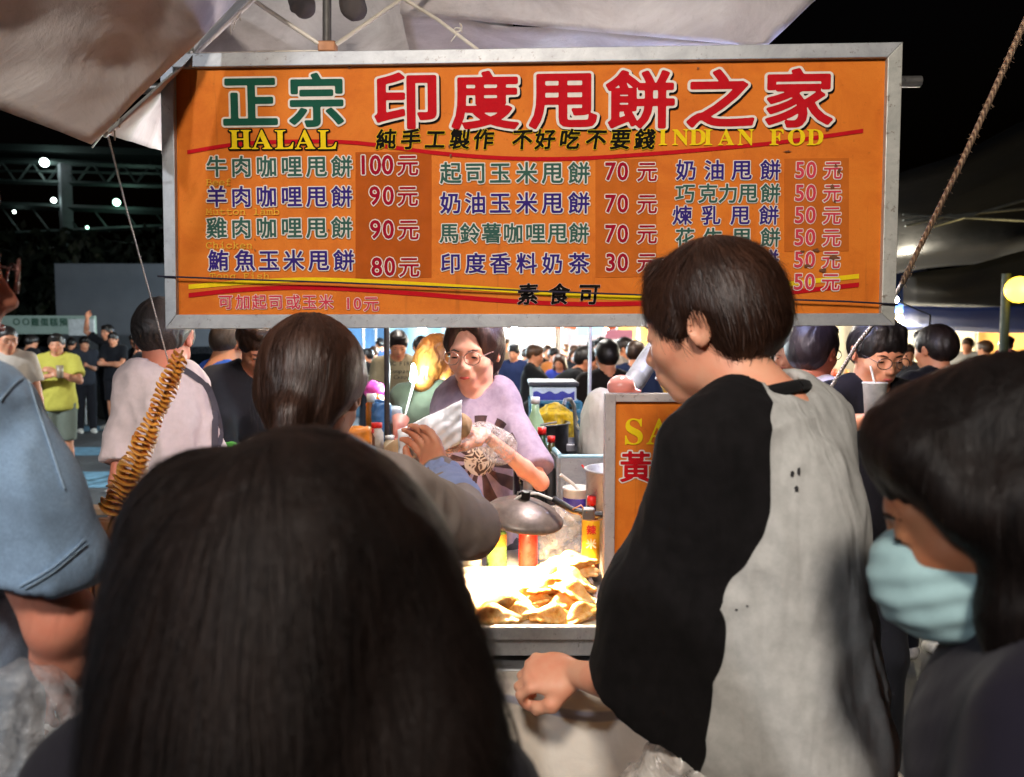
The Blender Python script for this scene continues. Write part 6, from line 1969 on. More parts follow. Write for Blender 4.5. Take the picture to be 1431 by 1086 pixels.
# samosas: folded triangular pillows with a crimped edge
def m_pastry():
    t = NT('fried_pastry'); v = t.coord(); n = t.noise(28, 5, .65, v, .5); n2 = t.noise(140, 4, .6, v)
    c = t.ramp(n, [(.28, hexc('#b0601c')), (.42, hexc('#d8963e')), (.58, hexc('#e6bd78')), (.8, hexc('#ecd6a4'))])
    c = t.mix(t.ramp(n2, [(.6, 0.0), (.75, .5)]), c, hexc('#7a3a0e')); t.base(c); t.set(rough=.45, spec=.5, sss=.05)
    t.b.inputs['Subsurface Scale'].default_value = .01; t.bump(t.math('ADD', n, t.math('MULTIPLY', n2, .5)), .6, .004); return t.m
M_PAST = m_pastry()
def samosa_mesh(seed):
    rr = random.Random(seed); S = SDF()
    a, b, c = np.array((-.062, 0, .0)), np.array((.062, .004, 0.)), np.array((0, rr.uniform(-.004, .004), .044))
    S.ell((0, 0, .014), (.046, .024, .019), k=.022); S.chain([a, c, b], [.003, .010, .003], k=.018); S.cap(a * .9, b * .9, .007, k=.016); S.ell((0, 0, .026), (.024, .014, .020), k=.018)
    # crimped lip
    for i in range(11):
        t = -1 + 2 * i / 10; S.ell((t * .060, -.016 - .010 * (1 - t * t) + (i % 2) * .004, .006 + .010 * (1 - t * t)), (.007, .006, .006), k=.006)
    return S.mesh('samosa', .0034, disp=lambda V, Q: V + vnormals(V, Q) * (vnoise(V * 90, seed) * .0010 + vnoise(V * 35, seed + 1) * .0025)[:, None])
SM = [samosa_mesh(k) for k in (1, 2, 3)]
for m in SM: m.materials.append(M_PAST)
rr = random.Random(11)
spots = []
for row_, (y0, n0) in enumerate(((1.625, 4), (1.695, 5), (1.765, 5), (1.835, 5), (1.90, 4))):
    for k in range(n0):
        x = .160 - k * .068 - (row_ % 2) * .02 + rr.uniform(-.01, .01)
        if k > (3, 2, 2, 1, 1)[row_]: continue
        spots.append((x, y0 + rr.uniform(-.012, .012), TZ + .004, rr.uniform(-.7, .7)))
for (x, y, dz) in ((.14, 1.70, .026), (.08, 1.73, .026), (.14, 1.77, .028), (.10, 1.80, .028), (.155, 1.85, .028), (.12, 1.88, .028), (.15, 1.82, .052), (.16, 1.90, .03)):
    spots.append((x, y, TZ + .004 + dz, rr.uniform(-.9, .9)))
for k, (x, y, z, a) in enumerate(spots):
    o = bpy.data.objects.new('samosa', SM[k % 3]); COL.objects.link(o); o.location = (x, y, z); o.rotation_euler = (rr.uniform(-.35, .35), rr.uniform(-.25, .25), a); s_ = rr.uniform(.78, .98); o.scale = (s_ * 1.05, s_ * 1.1, s_ * .82)
    tag(o, 'golden fried samosa in the heap on the lit white tray', 'samosa', 'golden samosas heaped on the tray')
# one pale one lying apart at the left
o = bpy.data.objects.new('samosa', SM[1]); COL.objects.link(o); o.location = (-.02, 1.655, TZ + .004); o.rotation_euler = (0.5, .1, .5); o.scale = (1.35, 1.35, 1.0); tag(o, 'larger samosa lying a little apart at the left of the heap', 'samosa', 'golden samosas heaped on the tray')

# heat lamp with its aluminium shade and bent arm
hl = thing('heat_lamp', 'grey aluminium dish lamp glowing warm over the samosas, on a bent cable arm', 'lamp', at(722, 725, 1.80))
lc = at(730, 722, 1.80); LR = Euler((math.radians(7), math.radians(8), 0)).to_matrix()
LS = .9
prof = [(.112, -.006), (.114, 0), (.108, .008), (.088, .024), (.060, .036), (.030, .043), (.014, .046), (.0, .046)]
inn = [(.0, .040), (.028, .038), (.058, .031), (.086, .019), (.106, .004), (.110, -.004), (.112, -.006)]
prof = [(a * LS, b) for a, b in prof]; inn = [(a * LS, b) for a, b in inn]
mb = MB(); mb.lathe(prof, c=lc, n=40, rot=LR); mb.lathe(inn, c=lc, n=40, rot=LR, mi=1)
mb.build('lamp_shade', [mat_plain('tarnished_aluminium', '#7b7068', .45, metal=.4, var=.35, nscale=30), mat_plain('white_reflector', '#e8e0d0', .5)], hl)
ball(hl, lc + Vector((0, 0, .012)), .020, mat_emit('hot_filament_bulb', '#ffcf8a', 60), 'bulb')
mb = MB(); mb.tube([lc + LR @ Vector((0, 0, .044)), lc + LR @ Vector((0, 0, .066))], .012, 12); mb.build('socket', M_BLKP, hl)
mb = MB(); mb.tube([at(714, 712, 1.79), at(720, 698, 1.79), at(733, 690, 1.79), at(752, 690, 1.79), at(775, 699, 1.78), at(790, 709, 1.77)], .0035, 8); mb.build('cable', M_WHITEP, hl)
mb = MB(); mb.tube([at(722, 700, 1.80), at(724, 688, 1.80), at(740, 686, 1.80), at(758, 692, 1.79)], .0028, 8); mb.build('bracket', M_STEEL, hl)
mb = MB(); mb.tube([at(772, 697, 1.775), at(800, 713, 1.77), at(830, 719, 1.76), at(866, 721, 1.74)], .0085, 10); mb.build('arm', M_BLKP, hl)
mb = MB(); mb.tube([at(806, 716, 1.765), at(813, 722, 1.755), at(830, 728, 1.75), at(850, 724, 1.74)], .0016, 6); mb.tube([at(800, 712, 1.76), at(812, 706, 1.755), at(820, 716, 1.75), at(812, 724, 1.76)], .002, 6); mb.build('wire_wrap', mat_plain('orange_wire', '#b8783a', .4), hl)
mb = MB(); mb.box(at(822, 718, 1.76), (.030, .022, .030), bev=.004); mb.build('clamp', M_STEEL, hl)
lamp('SPOT', lc + Vector((0, 0, .004)), 340, (1, .66, .34), .03, target=lc + Vector((0.0, 0, -1)), spot=127, blend=.45, parent=hl)

def bottle(label, px, py, Y, prof, mat, cat='bottle', z=TZ, caps=None, name=None, n=24):
    b = at(px, py, Y); b = Vector((b.x, b.y, z)); t = thing(name or cat.replace(' ', '_'), label, cat, b)
    mb = MB(); mb.lathe(prof, c=b, n=n); mb.build('body', mat, t)
    if caps:
        for (pr, m, nm) in caps: mb = MB(); mb.lathe(pr, c=b, n=n); mb.build(nm, m, t)
    return t
M_REDPL = mat_plain('red_squeeze_plastic', '#b81a12', .35, var=.1, bump=0, sss=.2)
Z1 = TZ - .01
bottle('red squeeze bottle standing behind the tray under the lamp', 738, 805, 2.02, [(0, 0), (.025, 0), (.026, .01), (.026, .10), (.020, .115), (.010, .120), (.005, .150), (0, .150)], M_REDPL, z=Z1)
bottle('green and gold drinks can left of the red bottle', 694, 803, 2.03, [(0, .002), (.024, .0), (.0285, .006), (.0285, .10), (.025, .108), (0, .107)], mat_plain('green_gold_can', '#6f9a4a', .3, metal=.5, var=.5, nscale=35), 'drinks can', z=Z1,
       caps=[([(.0286, .070), (.0292, .072), (.0292, .100), (.0286, .102)], mat_plain('gold_band', '#c8923c', .3, metal=.6), 'band')], name='drinks_can')
bottle('tall clear glass tumbler at the left of the green can', 660, 806, 2.04, [(0, .004), (.026, 0), (.030, .10), (.031, .10), (.027, .004), (0, .006)], mat_clear('tumbler_glass', '#e8e0d0', .08, .3, 8, .1), 'glass', z=Z1, name='tumbler')
# counter board behind the tray on which these stand
mb = MB(); mb.box((.05, 2.20, TZ - .025), (1.9, .40, .03), bev=.004); mb.build('rear_board', M_SS, ct)
# crumpled clear plastic bag
def crumple(label, px, py, Y, r, mat, cat, seed, res=.007, amp=.02, name=None, zfix=None, st=(1, 1, 1)):
    c = np.array(at(px, py, Y)); 
    if zfix is not None: c[2] = zfix + r[2]
    S = SDF(); S.ell(c, np.array(r), k=.02)
    def dsp(V, Q):
        N = vnormals(V, Q); L = (V - c) * np.array(st)
        return V + N * (amp * (1 - 2 * np.abs(vnoise(L * 28, seed))) + amp * .5 * (1 - 2 * np.abs(vnoise(L * 70, seed + 1))))[:, None]
    return tag(obj(name or cat.replace(' ', '_'), S.mesh(cat, res, disp=dsp), mat), label, cat)
crumple('crumpled clear plastic bag behind the red bottle', 772, 780, 2.12, (.075, .05, .062), mat_clear('clear_bag', '#f0e8da', .15, .22, 26, .9), 'plastic bag', 3, zfix=Z1 + .01)
bottle('chilli sauce bottle with a yellow label right of the tray', 826, 800, 1.97, [(0, 0), (.024, 0), (.025, .01), (.025, .13), (.014, .155), (.011, .18), (.0, .18)], mat_plain('dark_red_sauce', '#4a120c', .2, bump=0), z=Z1 + .02,
       caps=[([(.0255, .02), (.0262, .022), (.0262, .135), (.0255, .137)], mat_plain('yellow_label', '#d8a81c', .5), 'label'), ([(0, .20), (.012, .20), (.013, .176), (.011, .176)], M_REDPL, 'cap')])
mb = MB(); b = at(826, 760, 1.938); m_ = 1.94 / FPX
letters(mb, '米', lambda u, v, l: b + Vector((u, -l, v)), .03, 0, 0, 1, N=44, spots=[(0, 0)], em=15 * m_); letters(mb, '辣', lambda u, v, l: b + Vector((u, -l, v)), .03, 1, 0, 1, N=44, spots=[(0, 20 * m_)], em=14 * m_)
o = mb.build('lettering', [mat_plain('label_white', '#e0dcd0', .6, bump=0), mat_plain('label_red', '#b0201c', .6, bump=0)]); o.parent = [x for x in COL.objects if x.get('label', '').startswith('chilli')][0]; o.matrix_parent_inverse = parent_inv(o.parent)
def pot(label, px, py, Y, r, h, mat, rim=True, cat='pot', inside='#1a1614', lid=False, name=None):
    b = at(px, py, Y); t = thing(name or cat.replace(' ', '_'), label, cat, (b.x, b.y, b.z - h))
    mb = MB(); c = (b.x, b.y, b.z - h)
    mb.lathe([(0, 0), (r * .97, 0), (r, .01), (r, h), (r * 1.06, h + .002), (r * 1.06, h + .007), (r * .97, h + .007), (r * .95, h * .5), (0, h * .5)], c=c, n=36); mb.build('body', mat, t)
    return t
pot('tall stainless steel stock pot beside the SAMOSA board', 862, 658, 2.02, .085, .30, M_SS)
pot('wide dark cooking pot at the back of the stall', 752, 592, 2.9, .12, .16, mat_plain('dark_steel', '#4a4a4a', .4, metal=.7))
pot('dark steel canister with condiments behind the keeper', 768, 655, 2.45, .035, .14, mat_plain('dark_steel', '#4a4a4a', .4, metal=.7), cat='canister')
pot('second narrow dark canister next to the tub', 750, 664, 2.4, .028, .15, mat_plain('dark_steel2', '#33332e', .35, metal=.6), cat='canister')
tb = pot('white tub with a violet blue band holding a white spoon', 806, 684, 2.15, .040, .085, M_WHITEP, cat='tub')
b = at(806, 684, 2.15); mb = MB(); mb.lathe([(.0405, .02), (.0412, .022), (.0412, .062), (.0405, .064)], c=(b.x, b.y, b.z - .085), n=30); mb.build('band', mat_plain('violet_band', '#2c2a86', .4), tb)
mb = MB(); mb.tube([at(783, 663, 2.12), at(800, 676, 2.13), at(812, 688, 2.14)], .005, 8); tag(mb.build('spoon', M_WHITEP), 'white plastic spoon leaning out of the blue banded tub', 'spoon')
rc = pot('red plastic cup between the tub and the stock pot', 832, 682, 2.1, .026, .08, M_REDPL, cat='cup')
mb = MB(); mb.tube([at(836, 690, 2.1), at(826, 665, 2.12), at(813, 650, 2.14)], .003, 6); tag(mb.build('straw', M_REDPL), 'thin red stick standing in the red cup', 'stick')
for k, (lab, px, py, Y, h, r, c) in enumerate((('dark green glass bottle at the left of the steel sink', 757, 690, 2.5, .22, .03, '#1c3a22'), ('pale green bottle behind the dark green one', 748, 640, 2.75, .22, .034, '#8fae86'),
                               ('olive bottle next to the steel sink', 770, 688, 2.55, .19, .028, '#3a3a1c'), ('small white capped bottle at the foot of the keeper\'s counter', 738, 684, 2.3, .09, .016, '#c8c4bc'),
                               ('small dark bottle with a pale label', 727, 690, 2.35, .12, .02, '#2a1a14'))):
    b = at(px, py, Y)
    bottle(lab, px, py, Y, [(0, 0), (r, 0), (r, h * .6), (r * .45, h * .8), (r * .4, h), (0, h)], mat_plain('bottle_' + c, c, .15, bump=0), z=b.z, caps=[([(r * .42, h * .93), (r * .5, h * .93), (r * .5, h * 1.04), (0, h * 1.04)], M_WHITEP if k % 2 else M_REDPL, 'cap')])
# steel sink unit
sk = thing('steel_sink', 'square stainless steel sink unit with a tap behind the counter', 'sink', at(820, 700, 2.6))
z0 = 1.245; P = [atz(783, 640, z0), atz(905, 640, z0), atz(905, 612, z0), atz(757, 612, z0)]
def slab(mb, c4, dz, mi=0):
    c = [Vector(p) for p in c4]; d = Vector((0, 0, dz)); mb.add(c + [p + d for p in c], [(3, 2, 1, 0), (4, 5, 6, 7), (0, 1, 5, 4), (1, 2, 6, 5), (2, 3, 7, 6), (3, 0, 4, 7)], mi)
def wallbox(parent, a, b, th, h, mat, name):
    a, b = Vector(a), Vector(b); n = (b - a).cross(Vector((0, 0, 1))).normalized() * th; mb = MB(); slab(mb, [a, b, b + n, a + n], -h); return mb.build(name, mat, parent)
wallbox(sk, P[0], P[1], .012, .26, M_SS, 'front_panel'); wallbox(sk, P[1], P[2], .012, .26, M_SS, 'side_panel'); wallbox(sk, P[2], P[3], .012, .26, M_SS, 'back_panel'); wallbox(sk, P[3], P[0], .012, .26, M_SS, 'side_panel')
mb = MB(); q = [p - Vector((0, 0, .16)) for p in P]; slab(mb, q, -.01); mb.build('basin', mat_plain('wet_steel', '#6a6c6e', .25, metal=.8, var=.4, nscale=20), sk)
mb = MB(); a, b = P[3], P[0]; mb.tube([a + Vector((0, 0, .006)), b + Vector((0, 0, .006))], .009, 8); mb.tube([b + Vector((0, 0, .006)), P[1] + Vector((0, 0, .006))], .006, 8); mb.build('rim', mat_plain('pale_blue_edge', '#8fb4c0', .4), sk)
m_ = 2.36 / FPX; b = at(801, 654, P[0].y - .006); mb = MB(); letters(mb, 'GIJI', lambda u, v, l: b + Vector((u, -l, v)), .02, 0, 0, 1, N=44, spots=[((i - 1.5) * 4.5 * m_, 0) for i in range(4)], em=10 * m_); mb.build('lettering', mat_plain('faint_ink', '#46484a', .7, bump=0), sk)
mb = MB(); mb.tube([at(806, 622, 2.85), at(804, 590, 2.85), at(802, 566, 2.85), at(797, 558, 2.83), at(790, 559, 2.80), at(788, 566, 2.79)], .008, 10); mb.tube([at(806, 596, 2.84), at(815, 606, 2.8), at(822, 612, 2.78)], .005, 8); mb.tube([at(755, 594, 2.7), at(778, 590, 2.7)], .004, 8); mb.build('tap', M_STEEL, sk)
for x, y in ((P[0].x, P[0].y + .03), (P[1].x - .03, P[1].y + .03), (P[2].x - .03, P[2].y - .03), (P[3].x + .03, P[3].y - .03)):
    mb = MB(); mb.box((x, y, .49), (.03, .03, .98)); mb.build('leg', M_STEEL, sk)
# crates and boxes behind
def crate(label, px0, py0, px1, py1, Y, d, col, slots=True):
    a = at(px0, py0, Y); b = at(px1, py1, Y); w = b.x - a.x; h = a.z - b.z; t = thing('plastic_crate', label, 'crate', ((a.x + b.x) / 2, Y + d / 2, b.z)); m = mat_plain('crate_' + col, col, .5, nscale=12)
    for yy in (Y, Y + d):
        for f in (0, .33, .66, 1):
            mb = MB(); mb.box(((a.x + b.x) / 2, yy, b.z + h * f), (w, .012, .014), bev=.003); mb.build('rail', m, t)
        for k in range(8):
            mb = MB(); mb.box((a.x + w * k / 7, yy + .001, b.z + h / 2), (.010, .009, h)); mb.build('bar', m, t)
    for xx in (a.x, b.x):
        mb = MB(); mb.box((xx, Y + d / 2, b.z + h / 2), (.008, d - .014, h * .9)); mb.build('side', m, t)
    mb = MB(); mb.box(((a.x + b.x) / 2, Y + d / 2, b.z - .004), (w, d, .008)); mb.build('base', m, t)
    return t
crate('teal blue slatted crate behind the dark pot', 742, 562, 812, 600, 3.15, .3, '#2f6e8c')
crumple('yellow net bag full of pale strips in front of the teal crate', 778, 592, 3.0, (.075, .06, .070), mat_plain('yellow_bag_strips', '#c9a81a', .5, var=.6, nscale=26), 'net bag', 5, amp=.014)
bx = thing('foam_box', 'white foam box with a violet wave band behind the crate', 'box', at(780, 562, 3.35)); a, b = at(742, 541, 3.35), at(806, 563, 3.35)
mb = MB(); mb.box(((a.x + b.x) / 2, 3.5, (a.z + b.z) / 2), (b.x - a.x, .28, a.z - b.z), bev=.008); mb.build('body', mat_plain('foam_white', '#b9c2c8', .8), bx)
mb = MB(); mb.grid(lambda u, v: Vector((a.x + .01 + (b.x - a.x - .02) * u, 3.357, b.z + .012 + (.035 + .006 * math.sin(u * 20)) * v)), 30, 1); mb.build('wave_band', mat_plain('violet_ink', '#2b2f86', .6, bump=0), bx)
mb = MB(); mb.box(((a.x + b.x) / 2, 3.5, a.z + .012), (b.x - a.x + .02, .30, .022), bev=.006); mb.build('lid', mat_plain('dark_lid', '#23242a', .5), bx)
tt = thing('prep_table', 'steel prep table carrying crates and boxes at the back of the stall', 'table', (.55, 3.2, 0))
zt = at(780, 602, 3.15).z - .01
mb = MB(); mb.box((.30, 3.25, zt - .02), (1.3, .8, .03), bev=.004); mb.build('table_top', M_SS, tt)
for x in (-.3, .9):
    for y in (2.9, 3.6):
        mb = MB(); mb.box((x, y, (zt - .036) / 2), (.03, .03, zt - .036)); mb.build('leg', M_STEEL, tt)
t2 = thing('side_table', 'low steel table behind the counter that holds bottles and tubs', 'table', (.3, 2.4, 0))
mb = MB(); mb.box((.25, 2.62, .99), (.9, .42, .02), bev=.003); mb.build('table_top', M_SS, t2)
for x in (-.15, .65):
    for y in (2.45, 2.80):
        mb = MB(); mb.box((x, y, .49), (.03, .03, .98)); mb.build('leg', M_STEEL, t2)
# pale draped cover, grey flexible duct and pink dome by the small board
S = SDF(); c = np.array(at(842, 580, 2.7)); S.ell(c, np.array((.068, .10, .095)), k=.04); S.ell(c + np.array((0, 0, -.12)), np.array((.085, .12, .12)), k=.06); S.box(c + np.array((0, 0, -.34)), np.array((.3, .3, .12)), rd=0, op='sub')
tag(obj('draped_cover', S.mesh('draped_cover', .007, disp=folds(.009, (22, 22, 9), 5)), mat_cloth('pale_cover', '#a8a49a')), 'pale cloth cover draped over a machine left of the SAMOSA board', 'cover')
pts = [at(878, 545, 2.05), at(890, 528, 2.1), at(906, 503, 2.2), at(925, 476, 2.3), at(945, 445, 2.4), at(960, 400, 2.5)]
dn = []; 
for i in range(len(pts) - 1):
    for q in range(14): dn.append(pts[i].lerp(pts[i + 1], q / 14))
mb = MB(); mb.tube(dn, [.028 + (.0035 if i % 2 else -.001) for i in range(len(dn))], 16); tag(mb.build('flexible_duct', mat_plain('grey_duct', '#6c7074', .5)), 'grey ribbed flexible duct rising behind the young man\'s neck', 'duct')
# second board: SAMOSA
sb = thing('small_board', 'orange SAMOSA board in a pale metal frame standing behind the young man', 'sign', at(920, 862, 1.66))
Yb = 1.68
def slab_px(x0, y0, x1, y1, Y, th, mat, name, par, bev=0):
    a, b = at(x0, y0, Y), at(x1, y1, Y); mb = MB(); mb.box(((a.x + b.x) / 2, Y + th / 2, (a.z + b.z) / 2), (abs(b.x - a.x), th, abs(a.z - b.z)), bev=bev); return mb.build(name, mat, par)
slab_px(856, 562, 1090, 850, Yb, .01, M_ORANGE, 'panel', sb)
M_FR = m_alu('pale_pink_grey_frame', '#a49a98', '#c4bab6', '#6a5a50')
slab_px(846, 550, 858, 866, Yb - .012, .03, M_FR, 'frame_rail', sb, .002); slab_px(1086, 550, 1100, 866, Yb - .012, .03, M_FR, 'frame_rail', sb, .002)
slab_px(858.5, 550, 1085.5, 562, Yb - .011, .028, M_FR, 'frame_rail', sb, .002); slab_px(858.5, 852, 1085.5, 866, Yb - .011, .028, M_FR, 'frame_rail', sb, .002)
m_ = Yb / FPX
def sbt(txt, xs, y, em, mats, g, go, name='lettering', sx=1):
    mb = MB(); base = at(900, y, Yb); sp = [((x - 900) * m_, 0) for x in xs]
    if len(mats) > 1: letters(mb, txt, lambda u, v, l: base + Vector((u, -.002, v)), go, 1, 0, sx, N=60, spots=sp, em=em * m_)
    letters(mb, txt, lambda u, v, l: base + Vector((u, -.003, v)), g, 0, 0, sx, N=60, spots=sp, em=em * m_); mb.build(name, mats, sb)
sbt(MBD('SAMOSA'), (896, 930, 970, 1008, 1040, 1068), 601, 52, [M_YEL], .004, 0)
sbt('黃', (888,), 652, 46, [M_RED, M_WHT], .02, .06)
for y in (866,):
    for x in (870, 1070):
        a = at(x, 866, Yb); mb = MB(); mb.box((a.x, Yb + .02, a.z / 2), (.02, .02, a.z)); mb.build('leg', M_STEEL, sb)
S = SDF(); c = np.array(at(868, 540, 1.80)); S.ell(c, np.array((.034, .034, .028)), k=.01); S.ell(c + np.array((.034, 0, -.012)), np.array((.016, .018, .006)), k=.01); S.box(c + np.array((0, 0, -.045)), np.array((.1, .1, .025)), rd=0, op='sub', k=.004)
tag(obj('pink_dome', S.mesh('pink_dome', .003), mat_plain('glossy_pink_plastic', '#d28a80', .15, var=.08, bump=0)), 'glossy pink plastic dome with a flat spout on top of the SAMOSA board', 'plastic lid')

# paper bag and the white sheet it is wrapped in, held between the hands
S = SDF(); a, b = np.array(at(556, 634, 1.82)), np.array(at(640, 594, 1.84)); d = unit(b - a)
S.chain([a, (a + b) / 2, b], [.030, .034, .030], k=.02)
pb = obj('paper_bag', S.mesh('paper_bag', .005, disp=folds(.008, (26, 26, 26), 7)), mat_plain('brown_paper', '#a98a66', .85, nscale=20)); tag(pb, 'brown paper bag of food passed over the counter', 'paper bag')
c0 = (a + b) / 2 + np.array((.010, -.040, .012))
def pw(u, v):
    p = c0 + (d * (u - .5) * .17) + np.array((.02, -.02, 1.0)) * (v - .5) * .105
    return Vector((p + np.array((0, -1, .2)) * (.022 * math.sin(u * 3.14) * math.sin(v * 3.14) + .010 * abs(math.sin(u * 7 + v * 5)) + .007 * abs(math.sin(v * 11 - u * 6)) - .006 * abs(math.sin(u * 15 + v * 3)))).tolist())
mb = MB(); mb.grid(pw, 22, 14); solid(mb.build('food_wrapper', mat_plain('white_waxed_paper', '#dcdce0', .4, nscale=14, bump=.3)), .0008)
tag([o for o in COL.objects if o.name.startswith('food_wrapper')][0], 'white waxed paper wrapper resting on the brown paper bag between the hands', 'wrapper')

# the spiral potato on its stick
sp_ = thing('potato_skewer', 'spiral cut fried potato on a long stick held up in front of the white shirt', 'snack', at(165, 702, 1.32))
A, B = at(160, 716, 1.32), at(252, 498, 1.34); dv = (B - A).normalized()
mb = MB(); mb.tube([A - dv * .06, B + dv * .012], .0022, 8); mb.build('stick', mat_plain('bamboo_stick', '#9a6a34', .6), sp_)
xx = dv.cross(Vector((0, 1, 0))).normalized(); yy = dv.cross(xx)
mb = MB(); turns = 32; N = turns * 22; L = (B - A).length; vs = []; rr = random.Random(2); rad = [rr.uniform(.85, 1.15) for _ in range(turns + 2)]
for i in range(N + 1):
    th = 2 * math.pi * i / 22; f = i / N; k = int(f * turns); R0 = (.027 - .010 * f + .002 * math.sin(f * 9)) * (rad[k] * (1 - (f * turns - k)) + rad[k + 1] * (f * turns - k))
    if f > .45: R0 *= .9
    rim = A + dv * (L * f + .0045 * math.sin(th * 1.0 + 1) + .003 * math.sin(th * 3 + k)) + (xx * math.cos(th) + yy * math.sin(th)) * R0
    hub = A + dv * (L * f) + (xx * math.cos(th) + yy * math.sin(th)) * .003
    mid = (rim + hub) / 2 + dv * .0022 * math.sin(th * 5)
    vs += [hub, mid, rim, rim + dv * .0022, mid + dv * .0028, hub + dv * .0028]
fs = []
for i in range(N):
    for q in range(6): fs.append((i * 6 + q, i * 6 + (q + 1) % 6, i * 6 + 6 + (q + 1) % 6, i * 6 + 6 + q))
mb.add(vs, fs, 0, True); 
t = NT('fried_potato'); v = t.coord(); n = t.noise(60, 4, .6, v); t.base(t.ramp(n, [(.3, hexc('#c0702a')), (.6, hexc('#e2a044')), (.8, hexc('#ecc07a'))])); t.set(rough=.45, sss=.1); t.b.inputs['Subsurface Scale'].default_value = .01; t.bump(n, .4, .002)
mb.build('potato_spiral', t.m, sp_)
# brown wooden side panel at the left
br = thing('wooden_panel', 'upright brown wooden stall panel with a pale top edge beside the denim sleeve', 'panel', at(140, 1000, 1.45))
t = NT('lit_brown_wood'); v = t.coord(scale=(9, 9, 1.4)); n = t.noise(2.2, 6, .7, v, .8); t.base(t.ramp(n, [(.3, hexc('#4c2412')), (.5, hexc('#8a4e28')), (.72, hexc('#b8804a'))])); t.set(rough=.6); t.bump(n, .6, .01); M_BARREL = t.m
zt = at(150, 713, 1.45).z; xp = at(60, 713, 1.45).x
for k in range(6):
    mb = MB(); mb.box((xp + .05 + k * .082, 1.47 + (k % 2) * .002, zt / 2 - .012), (.079, .030, zt - .02), bev=.003); mb.build('plank', M_BARREL, br)
mb = MB(); mb.box((xp + .255, 1.47, zt - .004), (.52, .040, .014), bev=.003); mb.build('top_edge', mat_plain('pale_wood_top', '#c9a27c', .6, nscale=10), br)

# white cup with straw in the drinking man's hand
cp = thing('drink_cup', 'tall white paper cup with a straw held by the drinking man', 'cup', at(1222, 592, 2.2))
b = at(1221, 590, 2.17); mb = MB(); mb.lathe([(0, 0), (.024, 0), (.033, .112), (.035, .114), (.035, .118), (.0, .118)], c=b, n=26); mb.build('body', mat_plain('white_paper_cup', '#c8c8c4', .45, nscale=30), cp)
mb = MB(); mb.tube([b + Vector((0, 0, .11)), b + Vector((.0, .03, .165))], .0035, 8); mb.build('straw', M_WHITEP, cp)
# cup of the man in yellow
b = at(84, 528, 7.72); mb = MB(); mb.lathe([(0, 0), (.028, 0), (.036, .13), (.0, .13)], c=b, n=16); tag(mb.build('drink_cup', mat_plain('brown_drink_cup', '#8a7a66', .4)), 'brown drink cup held by the man in the yellow tee', 'cup')

# crumpled clear bag hanging from the denim man's hand
crumple('crumpled clear grey plastic bag hanging below the denim sleeve', 26, 1030, .78, (.065, .04, .07), mat_clear('grey_clear_bag', '#c4c6c8', .12, .14, 30, 1.0), 'plastic bag', 9, res=.004, amp=.012, st=(1, 1, .3))
# clear plastic bag hanging in front of the young man's trousers
crumple('large thin white plastic bag hanging low below the young man\'s black sleeve', 1005, 1230, 1.03, (.17, .07, .22), mat_clear('white_clear_bag', '#ece6de', .15, .32, 16, 1.0), 'plastic bag', 12, res=.006, amp=.016, st=(.8, .8, .16))

# neighbouring stall at the left of the keeper: table with pouches, jars, cones
nt = thing('snack_table', 'narrow table of snack jars and pouches between the two customers', 'table', (-.42, 2.75, 0))
zn = at(540, 645, 2.7).z
mb = MB(); mb.box((-.40, 2.95, zn - .02), (.9, .55, .03), bev=.004); mb.build('table_top', mat_plain('warm_table', '#a07c4c', .5), nt)
for x in (-.8, 0.0):
    for y in (2.72, 3.18):
        mb = MB(); mb.box((x, y, (zn - .04) / 2), (.03, .03, zn - .04)); mb.build('leg', M_STEEL, nt)
goods = (('small orange snack pouch standing on the snack table', 502, 2.75, .045, .12, '#d07a1c', 1), ('tall jar of brown sauce near the orange pouch', 516, 2.78, .024, .11, '#5a3014', 0), ('clear jar of skewers left of the dark pole', 527, 2.80, .026, .13, '#b8b0a0', 0),
         ('pale jar at the foot of the dark pole', 545, 2.74, .022, .09, '#c8b894', 0), ('squat red lidded jar on the snack table', 556, 2.80, .025, .07, '#a83a26', 0), ('blue carton behind the jars', 534, 3.0, .035, .20, '#3a6a9a', 1), ('amber bottle behind the jars', 520, 3.02, .024, .22, '#9a5a14', 0),
         ('small cream pot near the paper bag', 570, 2.78, .028, .06, '#cfc2a4', 0), ('green packet at the left end of the snack table', 492, 2.95, .035, .10, '#3f7a3a', 1), ('white carton at the back of the snack table', 548, 3.05, .04, .17, '#c4c8c8', 1),
         ('round orange fruit bag hanging high on the left', 527, 3.1, .05, .10, '#d8641c', 2), ('magenta plastic bag hanging left of the dark pole', 524, 3.2, .055, .09, '#c040a0', 2), ('red packet beside the man\'s ear', 375, 2.9, .03, .12, '#b82018', 2), ('bright green leaf bunch beyond the dark hair', 322, 2.6, .04, .05, '#4aa838', 2))
